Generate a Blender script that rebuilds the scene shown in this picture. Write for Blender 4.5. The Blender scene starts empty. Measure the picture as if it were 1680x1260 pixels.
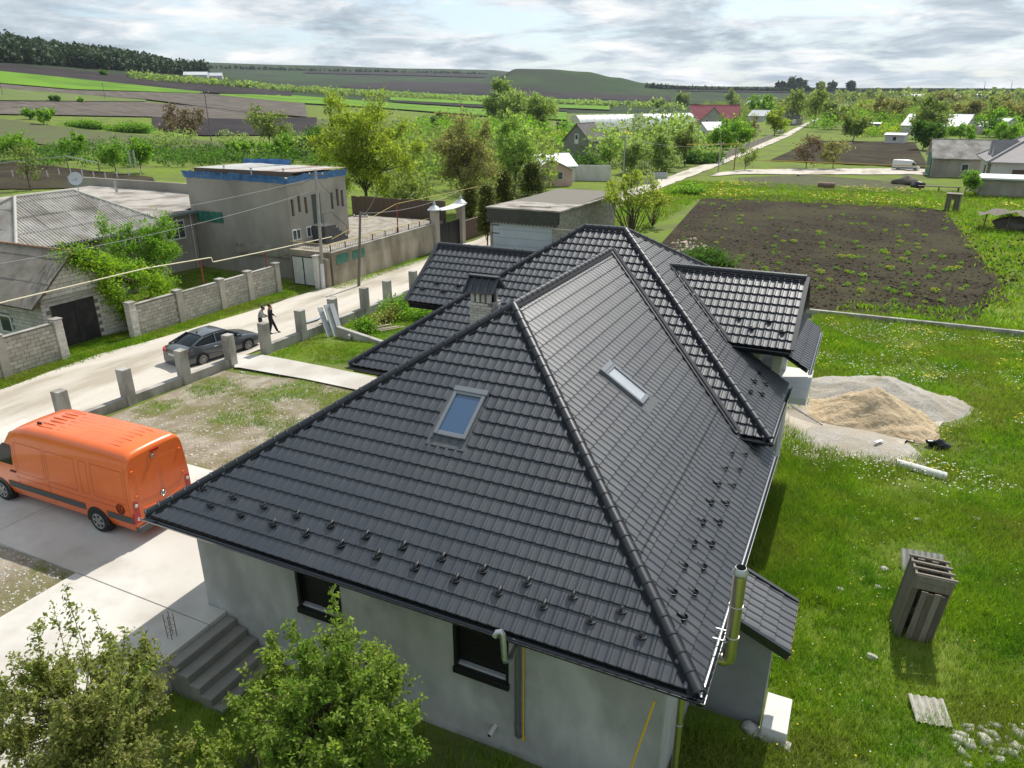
import bpy, bmesh, math, random
import numpy as np
from mathutils import Vector, Matrix
random.seed(7); RNG = np.random.default_rng(11)
scn = bpy.context.scene
COL = scn.collection
R = math.radians

# ------------------------------------------------------------------ camera
CF, CPITCH, CYAW, CROLL = 1196.49, 0.37572, -0.44703, -0.0031
CPOS = np.array([1.2189, -9.4218, 8.8976])
_F = np.array([math.sin(CYAW)*math.cos(CPITCH), math.cos(CYAW)*math.cos(CPITCH), -math.sin(CPITCH)])
_R = np.array([math.cos(CYAW), -math.sin(CYAW), 0.0]); _U = np.cross(_R, _F)
_c, _s = math.cos(CROLL), math.sin(CROLL)
_R, _U = _c*_R+_s*_U, -_s*_R+_c*_U
cam_d = bpy.data.cameras.new('camera'); cam = bpy.data.objects.new('camera', cam_d); COL.objects.link(cam)
cam_d.sensor_fit = 'HORIZONTAL'; cam_d.sensor_width = 36; cam_d.lens = 36*CF/1680
cam_d.clip_start = 0.1; cam_d.clip_end = 20000
cam.matrix_world = Matrix(((_R[0], _U[0], -_F[0], CPOS[0]), (_R[1], _U[1], -_F[1], CPOS[1]), (_R[2], _U[2], -_F[2], CPOS[2]), (0, 0, 0, 1)))
scn.camera = cam

# ------------------------------------------------------------------ sky, sun, exposure
SUN_AZ, SUN_EL = R(4.5), R(52)          # azimuth from +Y towards +X
world = bpy.data.worlds.new('World'); scn.world = world; world.use_nodes = True
nt = world.node_tree; nt.nodes.clear()
def wn(t, **k):
    n = nt.nodes.new(t)
    for a, b in k.items(): setattr(n, a, b)
    return n
w_out = wn('ShaderNodeOutputWorld'); w_bg = wn('ShaderNodeBackground'); w_bg.inputs['Strength'].default_value = 0.125
sky = wn('ShaderNodeTexSky', sky_type='NISHITA', sun_disc=False, sun_elevation=SUN_EL, sun_rotation=SUN_AZ, altitude=120, air_density=1.0, dust_density=1.6)
tc = wn('ShaderNodeTexCoord'); sep = wn('ShaderNodeSeparateXYZ'); nt.links.new(tc.outputs['Generated'], sep.inputs[0])
zc = wn('ShaderNodeMath', operation='MAXIMUM'); nt.links.new(sep.outputs[2], zc.inputs[0]); zc.inputs[1].default_value = 0.0
za = wn('ShaderNodeMath', operation='ADD'); nt.links.new(zc.outputs[0], za.inputs[0]); za.inputs[1].default_value = 0.15
dx = wn('ShaderNodeMath', operation='DIVIDE'); nt.links.new(sep.outputs[0], dx.inputs[0]); nt.links.new(za.outputs[0], dx.inputs[1])
dy = wn('ShaderNodeMath', operation='DIVIDE'); nt.links.new(sep.outputs[1], dy.inputs[0]); nt.links.new(za.outputs[0], dy.inputs[1])
cmb = wn('ShaderNodeCombineXYZ'); nt.links.new(dx.outputs[0], cmb.inputs[0]); nt.links.new(dy.outputs[0], cmb.inputs[1])
def wnoise(scale, detail, rough, off, dist=0.0):
    m = wn('ShaderNodeVectorMath', operation='ADD'); nt.links.new(cmb.outputs[0], m.inputs[0]); m.inputs[1].default_value = off
    n = wn('ShaderNodeTexNoise'); nt.links.new(m.outputs[0], n.inputs['Vector'])
    n.inputs['Scale'].default_value = scale; n.inputs['Detail'].default_value = detail; n.inputs['Roughness'].default_value = rough; n.inputs['Distortion'].default_value = dist
    return n.outputs['Fac']
def wramp(src, stops):
    r = wn('ShaderNodeValToRGB'); nt.links.new(src, r.inputs[0]); e = r.color_ramp.elements
    e[0].position, e[0].color = stops[0][0], (*stops[0][1], 1)
    e[1].position, e[1].color = stops[-1][0], (*stops[-1][1], 1)
    for p, c in stops[1:-1]:
        x = e.new(p); x.color = (*c, 1)
    return r.outputs[0]
cov = wramp(wnoise(1.3, 9, 0.58, (3.1, 7.7, 0), 0.25), [(0.40, (0, 0, 0)), (0.53, (1, 1, 1))])
shade = wramp(wnoise(1.9, 9, 0.6, (11.3, 2.2, 4.0), 0.3), [(0.36, (3.1, 3.75, 4.3)), (0.47, (4.4, 5.0, 5.5)), (0.54, (6.0, 6.35, 6.6)), (0.64, (7.8, 7.8, 7.7))])
mixw = wn('ShaderNodeMix', data_type='RGBA'); nt.links.new(cov, mixw.inputs['Factor'])
lift = wn('ShaderNodeVectorMath', operation='MULTIPLY_ADD'); nt.links.new(sky.outputs[0], lift.inputs[0]); lift.inputs[1].default_value = (0.6, 0.6, 0.6); lift.inputs[2].default_value = (2.2, 3.0, 3.7)
nt.links.new(lift.outputs[0], mixw.inputs['A']); nt.links.new(shade, mixw.inputs['B'])
nt.links.new(mixw.outputs['Result'], w_bg.inputs['Color']); nt.links.new(w_bg.outputs[0], w_out.inputs[0])
sun_d = bpy.data.lights.new('sun', 'SUN'); sun_d.energy = 5.0; sun_d.angle = R(0.53); sun_d.color = (1.0, 0.955, 0.88)
sun = bpy.data.objects.new('sun', sun_d); COL.objects.link(sun)
sdir = Vector((math.sin(SUN_AZ)*math.cos(SUN_EL), math.cos(SUN_AZ)*math.cos(SUN_EL), math.sin(SUN_EL)))
sun.rotation_euler = sdir.to_track_quat('Z', 'Y').to_euler(); sun.location = (0, 0, 60)
vs = scn.view_settings
vs.view_transform = 'Standard'; vs.look = 'None'; vs.exposure = 0.12; vs.gamma = 1.0; vs.use_curve_mapping = False
scn.cycles.max_bounces = 5; scn.cycles.diffuse_bounces = 2; scn.cycles.glossy_bounces = 2; scn.cycles.transmission_bounces = 3; scn.cycles.volume_bounces = 0
scn.cycles.transparent_max_bounces = 8; scn.cycles.caustics_reflective = False; scn.cycles.caustics_refractive = False

# ------------------------------------------------------------------ pixel helpers (photo pixels 1680x1260 -> points)
def ray(u, v): return _F+_R*((u-840)/CF)+_U*((630-v)/CF)
def atz(u, v, z):
    d = ray(u, v); return CPOS+d*((z-CPOS[2])/d[2])
def aty(u, v, y):
    d = ray(u, v); return CPOS+d*((y-CPOS[1])/d[1])
def atx(u, v, x):
    d = ray(u, v); return CPOS+d*((x-CPOS[0])/d[0])
def atd(u, v, dist):
    d = ray(u, v); return CPOS+d*(dist/math.hypot(d[0], d[1]))

# ------------------------------------------------------------------ materials
MATS = {}
def mat(name, col, rough=0.8, col2=None, scale=2.0, detail=6, lo=0.35, hi=0.65, bump=0.0, bscale=None, metal=0.0, spec=0.35,
        island=0.0, objrand=0.0, col3=None, scale3=0.3, stretch=None, transl=None, coat=0.0, rvar=0.0, emit=None, alpha=None):
    """procedural surface: two or three colours mixed by world-space noise, fine relief, per-piece variation"""
    if name in MATS: return MATS[name]
    m = bpy.data.materials.new(name); m.use_nodes = True; t = m.node_tree; t.nodes.clear(); L = t.links.new
    def N(ty, **k):
        n = t.nodes.new(ty)
        for a, b in k.items(): setattr(n, a, b)
        return n
    out = N('ShaderNodeOutputMaterial'); b = N('ShaderNodeBsdfPrincipled'); L(b.outputs[0], out.inputs[0])
    geo = N('ShaderNodeNewGeometry'); vec = geo.outputs['Position']
    if stretch:
        mp = N('ShaderNodeVectorMath', operation='MULTIPLY'); L(vec, mp.inputs[0]); mp.inputs[1].default_value = stretch; vec = mp.outputs[0]
    def noise(sc, de=detail, ro=0.6):
        n = N('ShaderNodeTexNoise'); L(vec, n.inputs['Vector']); n.inputs['Scale'].default_value = sc
        n.inputs['Detail'].default_value = de; n.inputs['Roughness'].default_value = ro; return n.outputs['Fac']
    def mr(src, a, c, x=0.0, y=1.0):
        n = N('ShaderNodeMapRange'); L(src, n.inputs[0]); n.inputs[1].default_value = a; n.inputs[2].default_value = c
        n.inputs[3].default_value = x; n.inputs[4].default_value = y; return n.outputs[0]
    def mix(f, a, c):
        n = N('ShaderNodeMix', data_type='RGBA')
        if hasattr(f, 'links'): L(f, n.inputs['Factor'])
        else: n.inputs['Factor'].default_value = f
        for s, k in ((a, 'A'), (c, 'B')):
            if hasattr(s, 'links'): L(s, n.inputs[k])
            else: n.inputs[k].default_value = (*s, 1)
        return n.outputs['Result']
    cur = col
    if col2: cur = mix(mr(noise(scale), lo, hi), col, col2)
    if col3: cur = mix(mr(noise(scale3, 5, 0.55), 0.45, 0.62), cur, col3)
    if island or objrand:
        if island: src, amt = geo.outputs['Random Per Island'], island
        else:
            oi = N('ShaderNodeObjectInfo'); src, amt = oi.outputs['Random'], objrand
        hv = N('ShaderNodeHueSaturation'); L(mr(src, 0, 1, 1-amt, 1+amt), hv.inputs['Value'])
        if island:
            w = N('ShaderNodeTexWhiteNoise', noise_dimensions='1D'); L(src, w.inputs['W']); L(mr(w.outputs['Value'], 0, 1, 0.5-0.05*island, 0.5+0.05*island), hv.inputs['Hue'])
        if hasattr(cur, 'links'): L(cur, hv.inputs['Color'])
        else: hv.inputs['Color'].default_value = (*cur, 1)
        cur = hv.outputs[0]
    if hasattr(cur, 'links'): L(cur, b.inputs['Base Color'])
    else: b.inputs['Base Color'].default_value = (*cur, 1)
    b.inputs['Roughness'].default_value = rough
    if rvar: L(mr(noise(scale*1.7, 4), 0.3, 0.7, rough-rvar, rough+rvar), b.inputs['Roughness'])
    b.inputs['Metallic'].default_value = metal; b.inputs['Specular IOR Level'].default_value = spec
    if coat: b.inputs['Coat Weight'].default_value = coat; b.inputs['Coat Roughness'].default_value = 0.08
    if bump:
        bp = N('ShaderNodeBump'); bp.inputs['Strength'].default_value = 1.0; bp.inputs['Distance'].default_value = bump
        L(noise(bscale or scale*4, 6, 0.65), bp.inputs['Height']); L(bp.outputs[0], b.inputs['Normal'])
    if transl:
        tr = N('ShaderNodeBsdfTranslucent'); ms = N('ShaderNodeMixShader'); ms.inputs[0].default_value = transl
        tm = N('ShaderNodeMix', data_type='RGBA', blend_type='MULTIPLY'); tm.inputs['Factor'].default_value = 1.0
        if hasattr(cur, 'links'): L(cur, tm.inputs['A'])
        else: tm.inputs['A'].default_value = (*cur, 1)
        tm.inputs['B'].default_value = (1.55, 1.75, 0.85, 1)
        L(tm.outputs['Result'], tr.inputs['Color']); L(b.outputs[0], ms.inputs[1]); L(tr.outputs[0], ms.inputs[2]); L(ms.outputs[0], out.inputs[0])
    MATS[name] = m; return m
def glass(name, col=(0.03, 0.045, 0.06), rough=0.03):
    return mat(name, col, rough, spec=1.0)

# ------------------------------------------------------------------ mesh helpers
def wm(o):
    m = o.matrix_basis.copy()
    return (wm(o.parent) @ o.matrix_parent_inverse @ m) if o.parent else m
def tag(o, label=None, cat=None, group=None, kind=None):
    if label: o['label'] = label
    if cat: o['category'] = cat
    if group: o['group'] = group
    if kind: o['kind'] = kind
    return o
def attach(o, parent):
    if parent is not None:
        o.parent = parent; o.matrix_parent_inverse = wm(parent).inverted()
def thing(name, label, cat, loc=(0, 0, 0), rz=0.0, group=None):
    o = bpy.data.objects.new(name, None); COL.objects.link(o); o.empty_display_size = 0.2
    o.location = Vector([float(c) for c in loc]); o.rotation_euler = (0, 0, rz)
    return tag(o, label, cat, group)
def link_mesh(name, me, parent=None, mtx=None):
    o = bpy.data.objects.new(name, me); COL.objects.link(o)
    if mtx is not None: o.matrix_basis = mtx
    attach(o, parent); return o
def copy_tree(o, parent=None):
    c = o.copy(); COL.objects.link(c)
    if parent is not None: c.parent = parent
    for ch in list(o.children): copy_tree(ch, c)
    return c
class MB:
    def __init__(s): s.v = []; s.f = []; s.mi = []; s.cur = 0
    def add(s, vs, fs):
        k = len(s.v); s.v += [tuple(float(c) for c in p) for p in vs]; s.f += [tuple(i+k for i in f) for f in fs]; s.mi += [s.cur]*len(fs); return s
    def box(s, x0, x1, y0, y1, z0, z1, M=None):
        p = [(x, y, z) for z in (z0, z1) for y in (y0, y1) for x in (x0, x1)]
        if M is not None: p = [M @ Vector(q) for q in p]
        return s.add(p, [(0, 2, 3, 1), (4, 5, 7, 6), (0, 1, 5, 4), (2, 6, 7, 3), (0, 4, 6, 2), (1, 3, 7, 5)])
    def bar(s, a, b, w, h=None, up=(0, 0, 1)):
        """rectangular bar from a to b"""
        a, b = Vector(a), Vector(b); h = h or w; d = (b-a); L = d.length; d.normalize(); up = Vector(up)
        if abs(d.dot(up)) > 0.99: up = Vector((1, 0, 0))
        x = d.cross(up).normalized(); y = x.cross(d).normalized()
        p = [q+x*(i*w/2)+y*(j*h/2) for q in (a, b) for j in (-1, 1) for i in (-1, 1)]
        return s.add(p, [(0, 1, 3, 2), (4, 6, 7, 5), (0, 4, 5, 1), (2, 3, 7, 6), (0, 2, 6, 4), (1, 5, 7, 3)])
    def tube(s, path, r, n=8, cap=True):
        path = [Vector(p) for p in path]; rs = r if hasattr(r, '__len__') else [r]*len(path); V = []; Fs = []
        prev = None
        for i, p in enumerate(path):
            d = (path[min(i+1, len(path)-1)]-path[max(i-1, 0)]).normalized()
            if prev is None:
                ref = Vector((0, 0, 1)) if abs(d.z) < 0.9 else Vector((1, 0, 0)); x = d.cross(ref).normalized()
            else: x = (prev-d*prev.dot(d)).normalized()
            prev = x; y = d.cross(x)
            for k in range(n):
                a = 2*math.pi*k/n; V.append(p+(x*math.cos(a)+y*math.sin(a))*rs[i])
        for i in range(len(path)-1):
            for k in range(n): Fs.append((i*n+k, i*n+(k+1) % n, (i+1)*n+(k+1) % n, (i+1)*n+k))
        if cap: Fs.append(tuple(range(n-1, -1, -1))); Fs.append(tuple((len(path)-1)*n+k for k in range(n)))
        return s.add(V, Fs)
    def lathe(s, prof, n=16, M=None, c=(0, 0, 0)):
        V = [(c[0]+r*math.cos(2*math.pi*k/n), c[1]+r*math.sin(2*math.pi*k/n), c[2]+z) for r, z in prof for k in range(n)]
        if M is not None: V = [M @ Vector(q) for q in V]
        m = len(prof); Fs = [(i*n+k, i*n+(k+1) % n, (i+1)*n+(k+1) % n, (i+1)*n+k) for i in range(m-1) for k in range(n)]
        Fs.append(tuple(range(n-1, -1, -1))); Fs.append(tuple((m-1)*n+k for k in range(n)))
        return s.add(V, Fs)
    def prism(s, poly, vec):
        """closed polygon (list of 3D points) extruded along vec"""
        n = len(poly); vec = Vector(vec); V = [Vector(p) for p in poly]; V = V+[p+vec for p in V]
        return s.add(V, [tuple(range(n-1, -1, -1)), tuple(range(n, 2*n))]+[(i, (i+1) % n, n+(i+1) % n, n+i) for i in range(n)])
    def poly(s, pts): return s.add(pts, [tuple(range(len(pts)))])
    def grid(s, P):
        r, c = len(P), len(P[0]); return s.add([q for row in P for q in row], [(i*c+j, i*c+j+1, (i+1)*c+j+1, (i+1)*c+j) for i in range(r-1) for j in range(c-1)])
    def mesh(s, name, mats, smooth=False, angle=None):
        me = bpy.data.meshes.new(name); me.from_pydata(s.v, [], s.f); me.update()
        for m in (mats if isinstance(mats, (list, tuple)) else [mats]): me.materials.append(m)
        if any(s.mi): me.polygons.foreach_set('material_index', s.mi)
        if smooth:
            me.polygons.foreach_set('use_smooth', [True]*len(me.polygons))
            if angle: me.set_sharp_from_angle(angle=angle)
        return me
    def build(s, name, mats, parent=None, smooth=False, angle=R(40), recalc=True, bevel=0.0, label=None, cat=None, group=None, kind=None):
        me = s.mesh(name, mats)
        bm = bmesh.new(); bm.from_mesh(me)
        if recalc: bmesh.ops.recalc_face_normals(bm, faces=bm.faces)
        if bevel:
            es = [e for e in bm.edges if len(e.link_faces) == 2 and e.calc_face_angle(0) > 0.6]
            bmesh.ops.bevel(bm, geom=es, offset=bevel, segments=1 if bevel < 0.02 else 2, profile=0.7, affect='EDGES')
        bm.to_mesh(me); bm.free()
        if smooth:
            me.polygons.foreach_set('use_smooth', [True]*len(me.polygons)); me.set_sharp_from_angle(angle=angle)
        return tag(link_mesh(name, me, parent), label, cat, group, kind)
def np_mesh(name, verts, faces, m, smooth=False):
    """fast mesh from numpy arrays; faces (n,3) or (n,4)"""
    me = bpy.data.meshes.new(name); nv, nf, k = len(verts), len(faces), faces.shape[1]
    me.vertices.add(nv); me.vertices.foreach_set('co', np.ascontiguousarray(verts, dtype=np.float32).ravel())
    me.loops.add(nf*k); me.loops.foreach_set('vertex_index', np.ascontiguousarray(faces, dtype=np.int32).ravel())
    me.polygons.add(nf); me.polygons.foreach_set('loop_start', np.arange(0, nf*k, k, dtype=np.int32))
    me.update(calc_edges=True); me.materials.append(m)
    if smooth: me.polygons.foreach_set('use_smooth', np.ones(nf, dtype=bool))
    return me
def smooth01(a, b, x):
    t = np.clip((x-a)/(b-a), 0, 1); return t*t*(3-2*t)
# ------------------------------------------------------------------ terrain
GX, GY = CPOS[0], CPOS[1]
UK = np.array([-700, -300, 0, 165, 330, 500, 700, 800, 850, 900, 960, 1010, 1060, 1110, 1200, 1450, 1680, 2300], float)
DK = np.array([0, 300, 450, 700, 900, 1000, 1100, 1350, 1600, 1900, 2300, 3000, 4500, 9000], float)
ZT = np.array([
 # 0   300  450  700  900 1000 1100 1350 1600 1900 2300 3000 4500 9000
 [-3.9, -2,   9,  32,  52,  66,  76,  82,  80,  75,  80,  90,  70,  0],
 [-3.9, -2,   9,  32,  51,  65,  74,  78,  76,  72,  80,  92,  70,  0],
 [-3.9, -2,   8,  30,  48,  60,  67,  70,  68,  66,  78,  95,  70,  0],
 [-3.9, -2.5, 5,  23,  38,  47,  53,  55,  54,  58,  76, 108,  80,  0],
 [-3.9, -3,   2,  15,  27,  32,  36,  41,  46,  58,  78, 124,  90,  0],
 [-3.9, -3.5, 0,   8,  15,  18,  21,  26,  32,  46,  68, 118,  90,  0],
 [-3.9, -3.7,-2,   3,   7,   9,  11,  16,  22,  34,  56, 108,  85,  0],
 [-3.9, -3.8,-3,   0,   2,   3,   5,  14,  30,  42,  52, 104,  80,  0],
 [-3.9, -3.9,-3.4,-1.5, 1,   2,   4,  22,  61,  62,  50,  96,  75,  0],
 [-3.9, -3.9,-3.6,-2,   0,   1,   3,  20,  60,  60,  46,  90,  70,  0],
 [-3.9, -3.9,-3.7,-2,   0,   1,   3,  17,  55,  55,  42,  76,  60,  0],
 [-3.9, -3.9,-3.7,-2,   0,   1,   2,  13,  44,  45,  38,  60,  50,  0],
 [-3.9, -3.9,-3.7,-2,   0,   1,   2,   9,  33,  35,  34,  50,  45,  0],
 [-3.9, -3.9,-3.7,-2,   0,   1,   2,   6,  21,  28,  33,  44,  40,  0],
 [-3.9, -3.9,-3.7,-2,   0,   1,   2,   5,  12,  22,  32,  40,  40,  0],
 [-3.9, -3.9,-3.7,-2,   0,   1,   2,   4,   8,  16,  24,  32,  36,  0],
 [-3.9, -3.9,-3.7,-2,   0,   1,   2,   4,   8,  14,  20,  28,  34,  0],
 [-3.9, -3.9,-3.7,-2,   0,   1,   2,   4,   8,  14,  20,  28,  34,  0]], float)
def tz(x, y):
    x = np.asarray(x, float); y = np.asarray(y, float)
    dx, dy = x-GX, y-GY; d = np.hypot(dx, dy)
    a = np.arctan2(dx, dy)-CYAW; a = (a+np.pi) % (2*np.pi)-np.pi; a = np.clip(a, -1.05, 0.95)
    u = 840+CF*np.tan(a)/math.cos(CPITCH)
    iu = np.clip(np.searchsorted(UK, u)-1, 0, len(UK)-2); tu = np.clip((u-UK[iu])/(UK[iu+1]-UK[iu]), 0, 1); tu = tu*tu*(3-2*tu)
    idd = np.clip(np.searchsorted(DK, d)-1, 0, len(DK)-2); td = np.clip((d-DK[idd])/(DK[idd+1]-DK[idd]), 0, 1)
    z = (ZT[iu, idd]*(1-td)+ZT[iu, idd+1]*td)*(1-tu)+(ZT[iu+1, idd]*(1-td)+ZT[iu+1, idd+1]*td)*tu
    front = np.where(d > 200, 0, 1.0)
    yard = smooth01(-11.9, -12.4, x)*smooth01(-27.4, -26.9, x)*(0.1+0.9*smooth01(-26, -18, x))*smooth01(60, 30, y)*smooth01(-40, -10, y)
    z = z+front*yard*0.85
    z = z+0.05*np.sin(x*1.3+0.7*y)*np.sin(y*0.9-0.4*x)*smooth01(-11.5, -9, x)*front+0.12*front*smooth01(-27, -12, x)
    return z
def hit(us, vs_):
    """first crossing of pixel rays with the terrain"""
    us = np.atleast_1d(np.asarray(us, float)); vs_ = np.atleast_1d(np.asarray(vs_, float))
    D = _F[None]+_R[None]*((us-840)/CF)[:, None]+_U[None]*((630-vs_)/CF)[:, None]
    hl = np.hypot(D[:, 0], D[:, 1]); t = np.geomspace(6, 6000, 900)
    T = t[None]/hl[:, None]
    X = CPOS[0]+D[:, 0:1]*T; Y = CPOS[1]+D[:, 1:2]*T; Z = CPOS[2]+D[:, 2:3]*T
    g = Z-tz(X, Y); below = g < 0; idx = np.argmax(below, 1); idx[~below.any(1)] = len(t)-1; idx = np.maximum(idx, 1)
    k = np.arange(len(us)); g0, g1 = g[k, idx-1], g[k, idx]; w = np.clip(g0/(g0-g1+1e-12), 0, 1)
    tt = T[k, idx-1]*(1-w)+T[k, idx]*w
    P = CPOS[None]+D*tt[:, None]; P[:, 2] = tz(P[:, 0], P[:, 1]); return P
def hit1(u, v): return hit([u], [v])[0]

M_grass = mat('grass_ground', (0.1, 0.165, 0.022), 0.95, (0.175, 0.215, 0.035), 0.8, lo=0.3, hi=0.7, col3=(0.12, 0.14, 0.045), scale3=0.2, bump=0.05, bscale=9, spec=0.1)
M_soil = mat('black_soil', (0.02, 0.016, 0.0115), 0.95, (0.075, 0.061, 0.042), 2.4, detail=12, lo=0.32, hi=0.75, col3=(0.062, 0.055, 0.033), scale3=0.16, bump=0.16, bscale=3.0, spec=0.05)
M_soil2 = mat('pale_soil', (0.12, 0.1, 0.075), 0.95, (0.2, 0.17, 0.13), 0.6, bump=0.06, bscale=4, spec=0.1, stretch=(1, 1, 1))
M_road = mat('limestone_road', (0.5, 0.455, 0.39), 0.95, (0.62, 0.575, 0.51), 0.5, col3=(0.38, 0.335, 0.27), scale3=0.5, bump=0.03, bscale=25, spec=0.1, stretch=(1.0, 0.22, 1))
M_conc = mat('pale_concrete', (0.47, 0.44, 0.39), 0.85, (0.6, 0.575, 0.53), 0.9, detail=9, lo=0.3, hi=0.65, col3=(0.42, 0.385, 0.335), scale3=0.45, bump=0.004, bscale=40, spec=0.25)

# polar sheet round the camera foot, out to the horizon
az = np.concatenate([np.linspace(-math.pi, -0.9, 60)[:-1], np.linspace(-0.9, 0.8, 380), np.linspace(0.8, math.pi, 60)[1:]])
rr = np.concatenate([[0.5], np.geomspace(4, 9000, 300)])
A, RR = np.meshgrid(az+CYAW, rr); TX, TY = GX+RR*np.sin(A), GY+RR*np.cos(A); TZ = tz(TX, TY)
# keep the sheet below the slabs that are built on it
na = len(az); nr = len(rr)
V = np.stack([TX, TY, TZ], -1).reshape(-1, 3)
ii, jj = np.meshgrid(np.arange(nr-1), np.arange(na-1), indexing='ij')
Fq = np.stack([ii*na+jj, ii*na+jj+1, (ii+1)*na+jj+1, (ii+1)*na+jj], -1).reshape(-1, 4)
ground = link_mesh('ground', np_mesh('ground', V, Fq[:, ::-1], M_grass, True)); tag(ground, kind='structure')

def far_ground():
    ground.data.materials.append(M_fargreen); idx = np.repeat((rr[:-1] > 560).astype(np.int32), na-1); ground.data.polygons.foreach_set('material_index', idx)
def polyl(pts, n):
    p = np.array(pts, float); s = np.concatenate([[0], np.cumsum(np.hypot(*np.diff(p, axis=0).T))]); t = np.linspace(0, s[-1], n)
    return np.stack([np.interp(t, s, p[:, 0]), np.interp(t, s, p[:, 1])], -1)
def sheet(name, top, bot, m, nu=40, nv=8, off=None, world=False, wob=0.0, kind='structure', label=None, crown=0.0):
    """ground cover laid on the terrain between two edge lines (photo pixels, or world x,y)"""
    a, b = polyl(top, nu), polyl(bot, nu); w = np.linspace(0, 1, nv)[:, None, None]
    Q = (a[None]*(1-w)+b[None]*w).reshape(-1, 2)
    P = np.concatenate([Q, tz(Q[:, 0], Q[:, 1])[:, None]], 1) if world else hit(Q[:, 0], Q[:, 1])
    if wob:
        e = np.zeros((nv, nu)); e[0] = e[-1] = 1; e = e.ravel()[:, None]
        P[:, :2] += e*RNG.normal(0, wob, (len(P), 2)); P[:, 2] = tz(P[:, 0], P[:, 1])
    d = np.hypot(P[:, 0]-GX, P[:, 1]-GY); P[:, 2] += (off if off is not None else 0.01)+d*0.0006
    if crown: P[:, 2] += (crown*np.sin(np.pi*w)*np.ones((1, nu, 1))).ravel()
    i, j = np.meshgrid(np.arange(nv-1), np.arange(nu-1), indexing='ij')
    Fq = np.stack([i*nu+j, (i+1)*nu+j, (i+1)*nu+j+1, i*nu+j+1], -1).reshape(-1, 4)
    o = link_mesh(name, np_mesh(name, P, Fq, m, True)); tag(o, kind=kind, label=label)
    return o
M_crop = mat('bright_crop', (0.105, 0.225, 0.014), 0.95, (0.14, 0.25, 0.025), 0.05, lo=0.35, hi=0.65, col3=(0.085, 0.17, 0.018), scale3=0.03, spec=0.1)
M_farplough = mat('far_ploughland', (0.03, 0.026, 0.028), 0.95, (0.05, 0.042, 0.042), 0.03, spec=0.05)  # bluish tint puts distance haze into the plough colour
M_farbrown = mat('far_brown_field', (0.075, 0.063, 0.055), 0.95, (0.16, 0.14, 0.12), 0.35, spec=0.05, bump=0.2, bscale=0.8, stretch=(0.25, 1, 1))
M_farpale = mat('far_pale_field', (0.11, 0.16, 0.045), 0.95, (0.15, 0.17, 0.07), 0.12, spec=0.05)
M_fargreen = mat('far_hill_grass', (0.034, 0.06, 0.025), 0.95, (0.046, 0.07, 0.03), 0.01, lo=0.4, hi=0.6, col3=(0.035, 0.042, 0.03), scale3=0.006, spec=0.05)  # cloud shadow on the hills is put into this darker green
M_garden = mat('garden_rows', (0.1, 0.135, 0.045), 0.95, (0.11, 0.1, 0.065), 0.5, spec=0.05, bump=0.12, bscale=1.2, stretch=(0.3, 1, 1))
far_ground()
# far hills and open land, left to right
sheet('hill_grass', [(-350, 70), (0, 84), (330, 122), (500, 116), (800, 122), (960, 128)], [(-350, 118), (0, 122), (330, 150), (500, 150), (800, 166), (960, 172)], M_fargreen, 60, 14, 0.2)
sheet('hill_grass', [(800, 124), (850, 122), (960, 124), (1010, 133), (1060, 141), (1200, 148), (1700, 155)], [(800, 166), (850, 168), (960, 172), (1010, 172), (1060, 172), (1200, 172), (1700, 172)], M_fargreen, 70, 14, 0.25)
sheet('ploughed_field', [(-350, 84), (0, 106), (120, 116), (330, 138), (480, 152)], [(-350, 100), (0, 119), (120, 132), (330, 153), (480, 160)], M_farplough, 40, 5, 0.6)
sheet('crop_field', [(-350, 98), (0, 119), (120, 131), (333, 153)], [(-350, 120), (0, 139), (120, 149), (333, 155.5)], M_crop, 40, 6, 0.7)
sheet('ploughed_field', [(-350, 122), (0, 140), (120, 150), (333, 155.5), (360, 157), (500, 171)], [(-350, 127), (0, 147), (130, 157), (250, 166), (400, 186), (505, 194)], M_farbrown, 40, 6, 0.5)
sheet('pale_field', [(-350, 127), (0, 147), (120, 156), (240, 166)], [(-350, 158), (0, 167), (120, 168), (240, 168.5)], M_farpale, 30, 5, 0.45)
sheet('stubble_field', [(-350, 160), (0, 168), (240, 169), (420, 184)], [(-350, 185), (0, 189), (240, 193), (420, 198)], M_farbrown, 40, 8, 0.3)
sheet('ploughed_field', [(250, 192), (330, 195), (520, 194)], [(250, 212), (330, 224), (520, 222)], M_farplough, 20, 6, 0.25)
sheet('garden_field', [(-350, 195), (0, 196), (150, 216), (380, 236)], [(-350, 245), (0, 232), (150, 246), (380, 248)], M_garden, 30, 10, 0.15)
sheet('crop_field', [(360, 156), (480, 158), (660, 172), (805, 181), (930, 186)], [(360, 158), (480, 170), (640, 180), (805, 193), (930, 199)], M_crop, 40, 6, 0.6)
sheet('crop_field', [(505, 144), (600, 149), (700, 155), (850, 161), (1010, 168)], [(505, 147), (600, 153), (700, 160), (850, 167), (1010, 173)], M_crop, 30, 4, 0.7)
sheet('crop_field', [(640, 161), (800, 168), (1000, 176)], [(640, 166), (800, 174), (1000, 182)], M_crop, 30, 4, 0.65)
sheet('ploughed_field', [(645, 167), (800, 175), (930, 181)], [(645, 169.5), (800, 179), (930, 185)], M_farplough, 20, 3, 0.75)
sheet('ploughed_field', [(550, 143), (640, 135), (800, 138), (900, 152), (1100, 160)], [(550, 144.5), (640, 148), (800, 157), (900, 162), (1100, 168)], M_farplough, 30, 5, 0.8)
sheet('ploughed_field', [(500, 119), (650, 121), (795, 124)], [(500, 122), (650, 125), (795, 129)], M_farplough, 20, 3, 2.5)
sheet('ploughed_field', [(1110, 149), (1330, 151), (1680, 154)], [(1110, 151.5), (1330, 154), (1680, 157)], M_farplough, 20, 3, 1.5)
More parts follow.
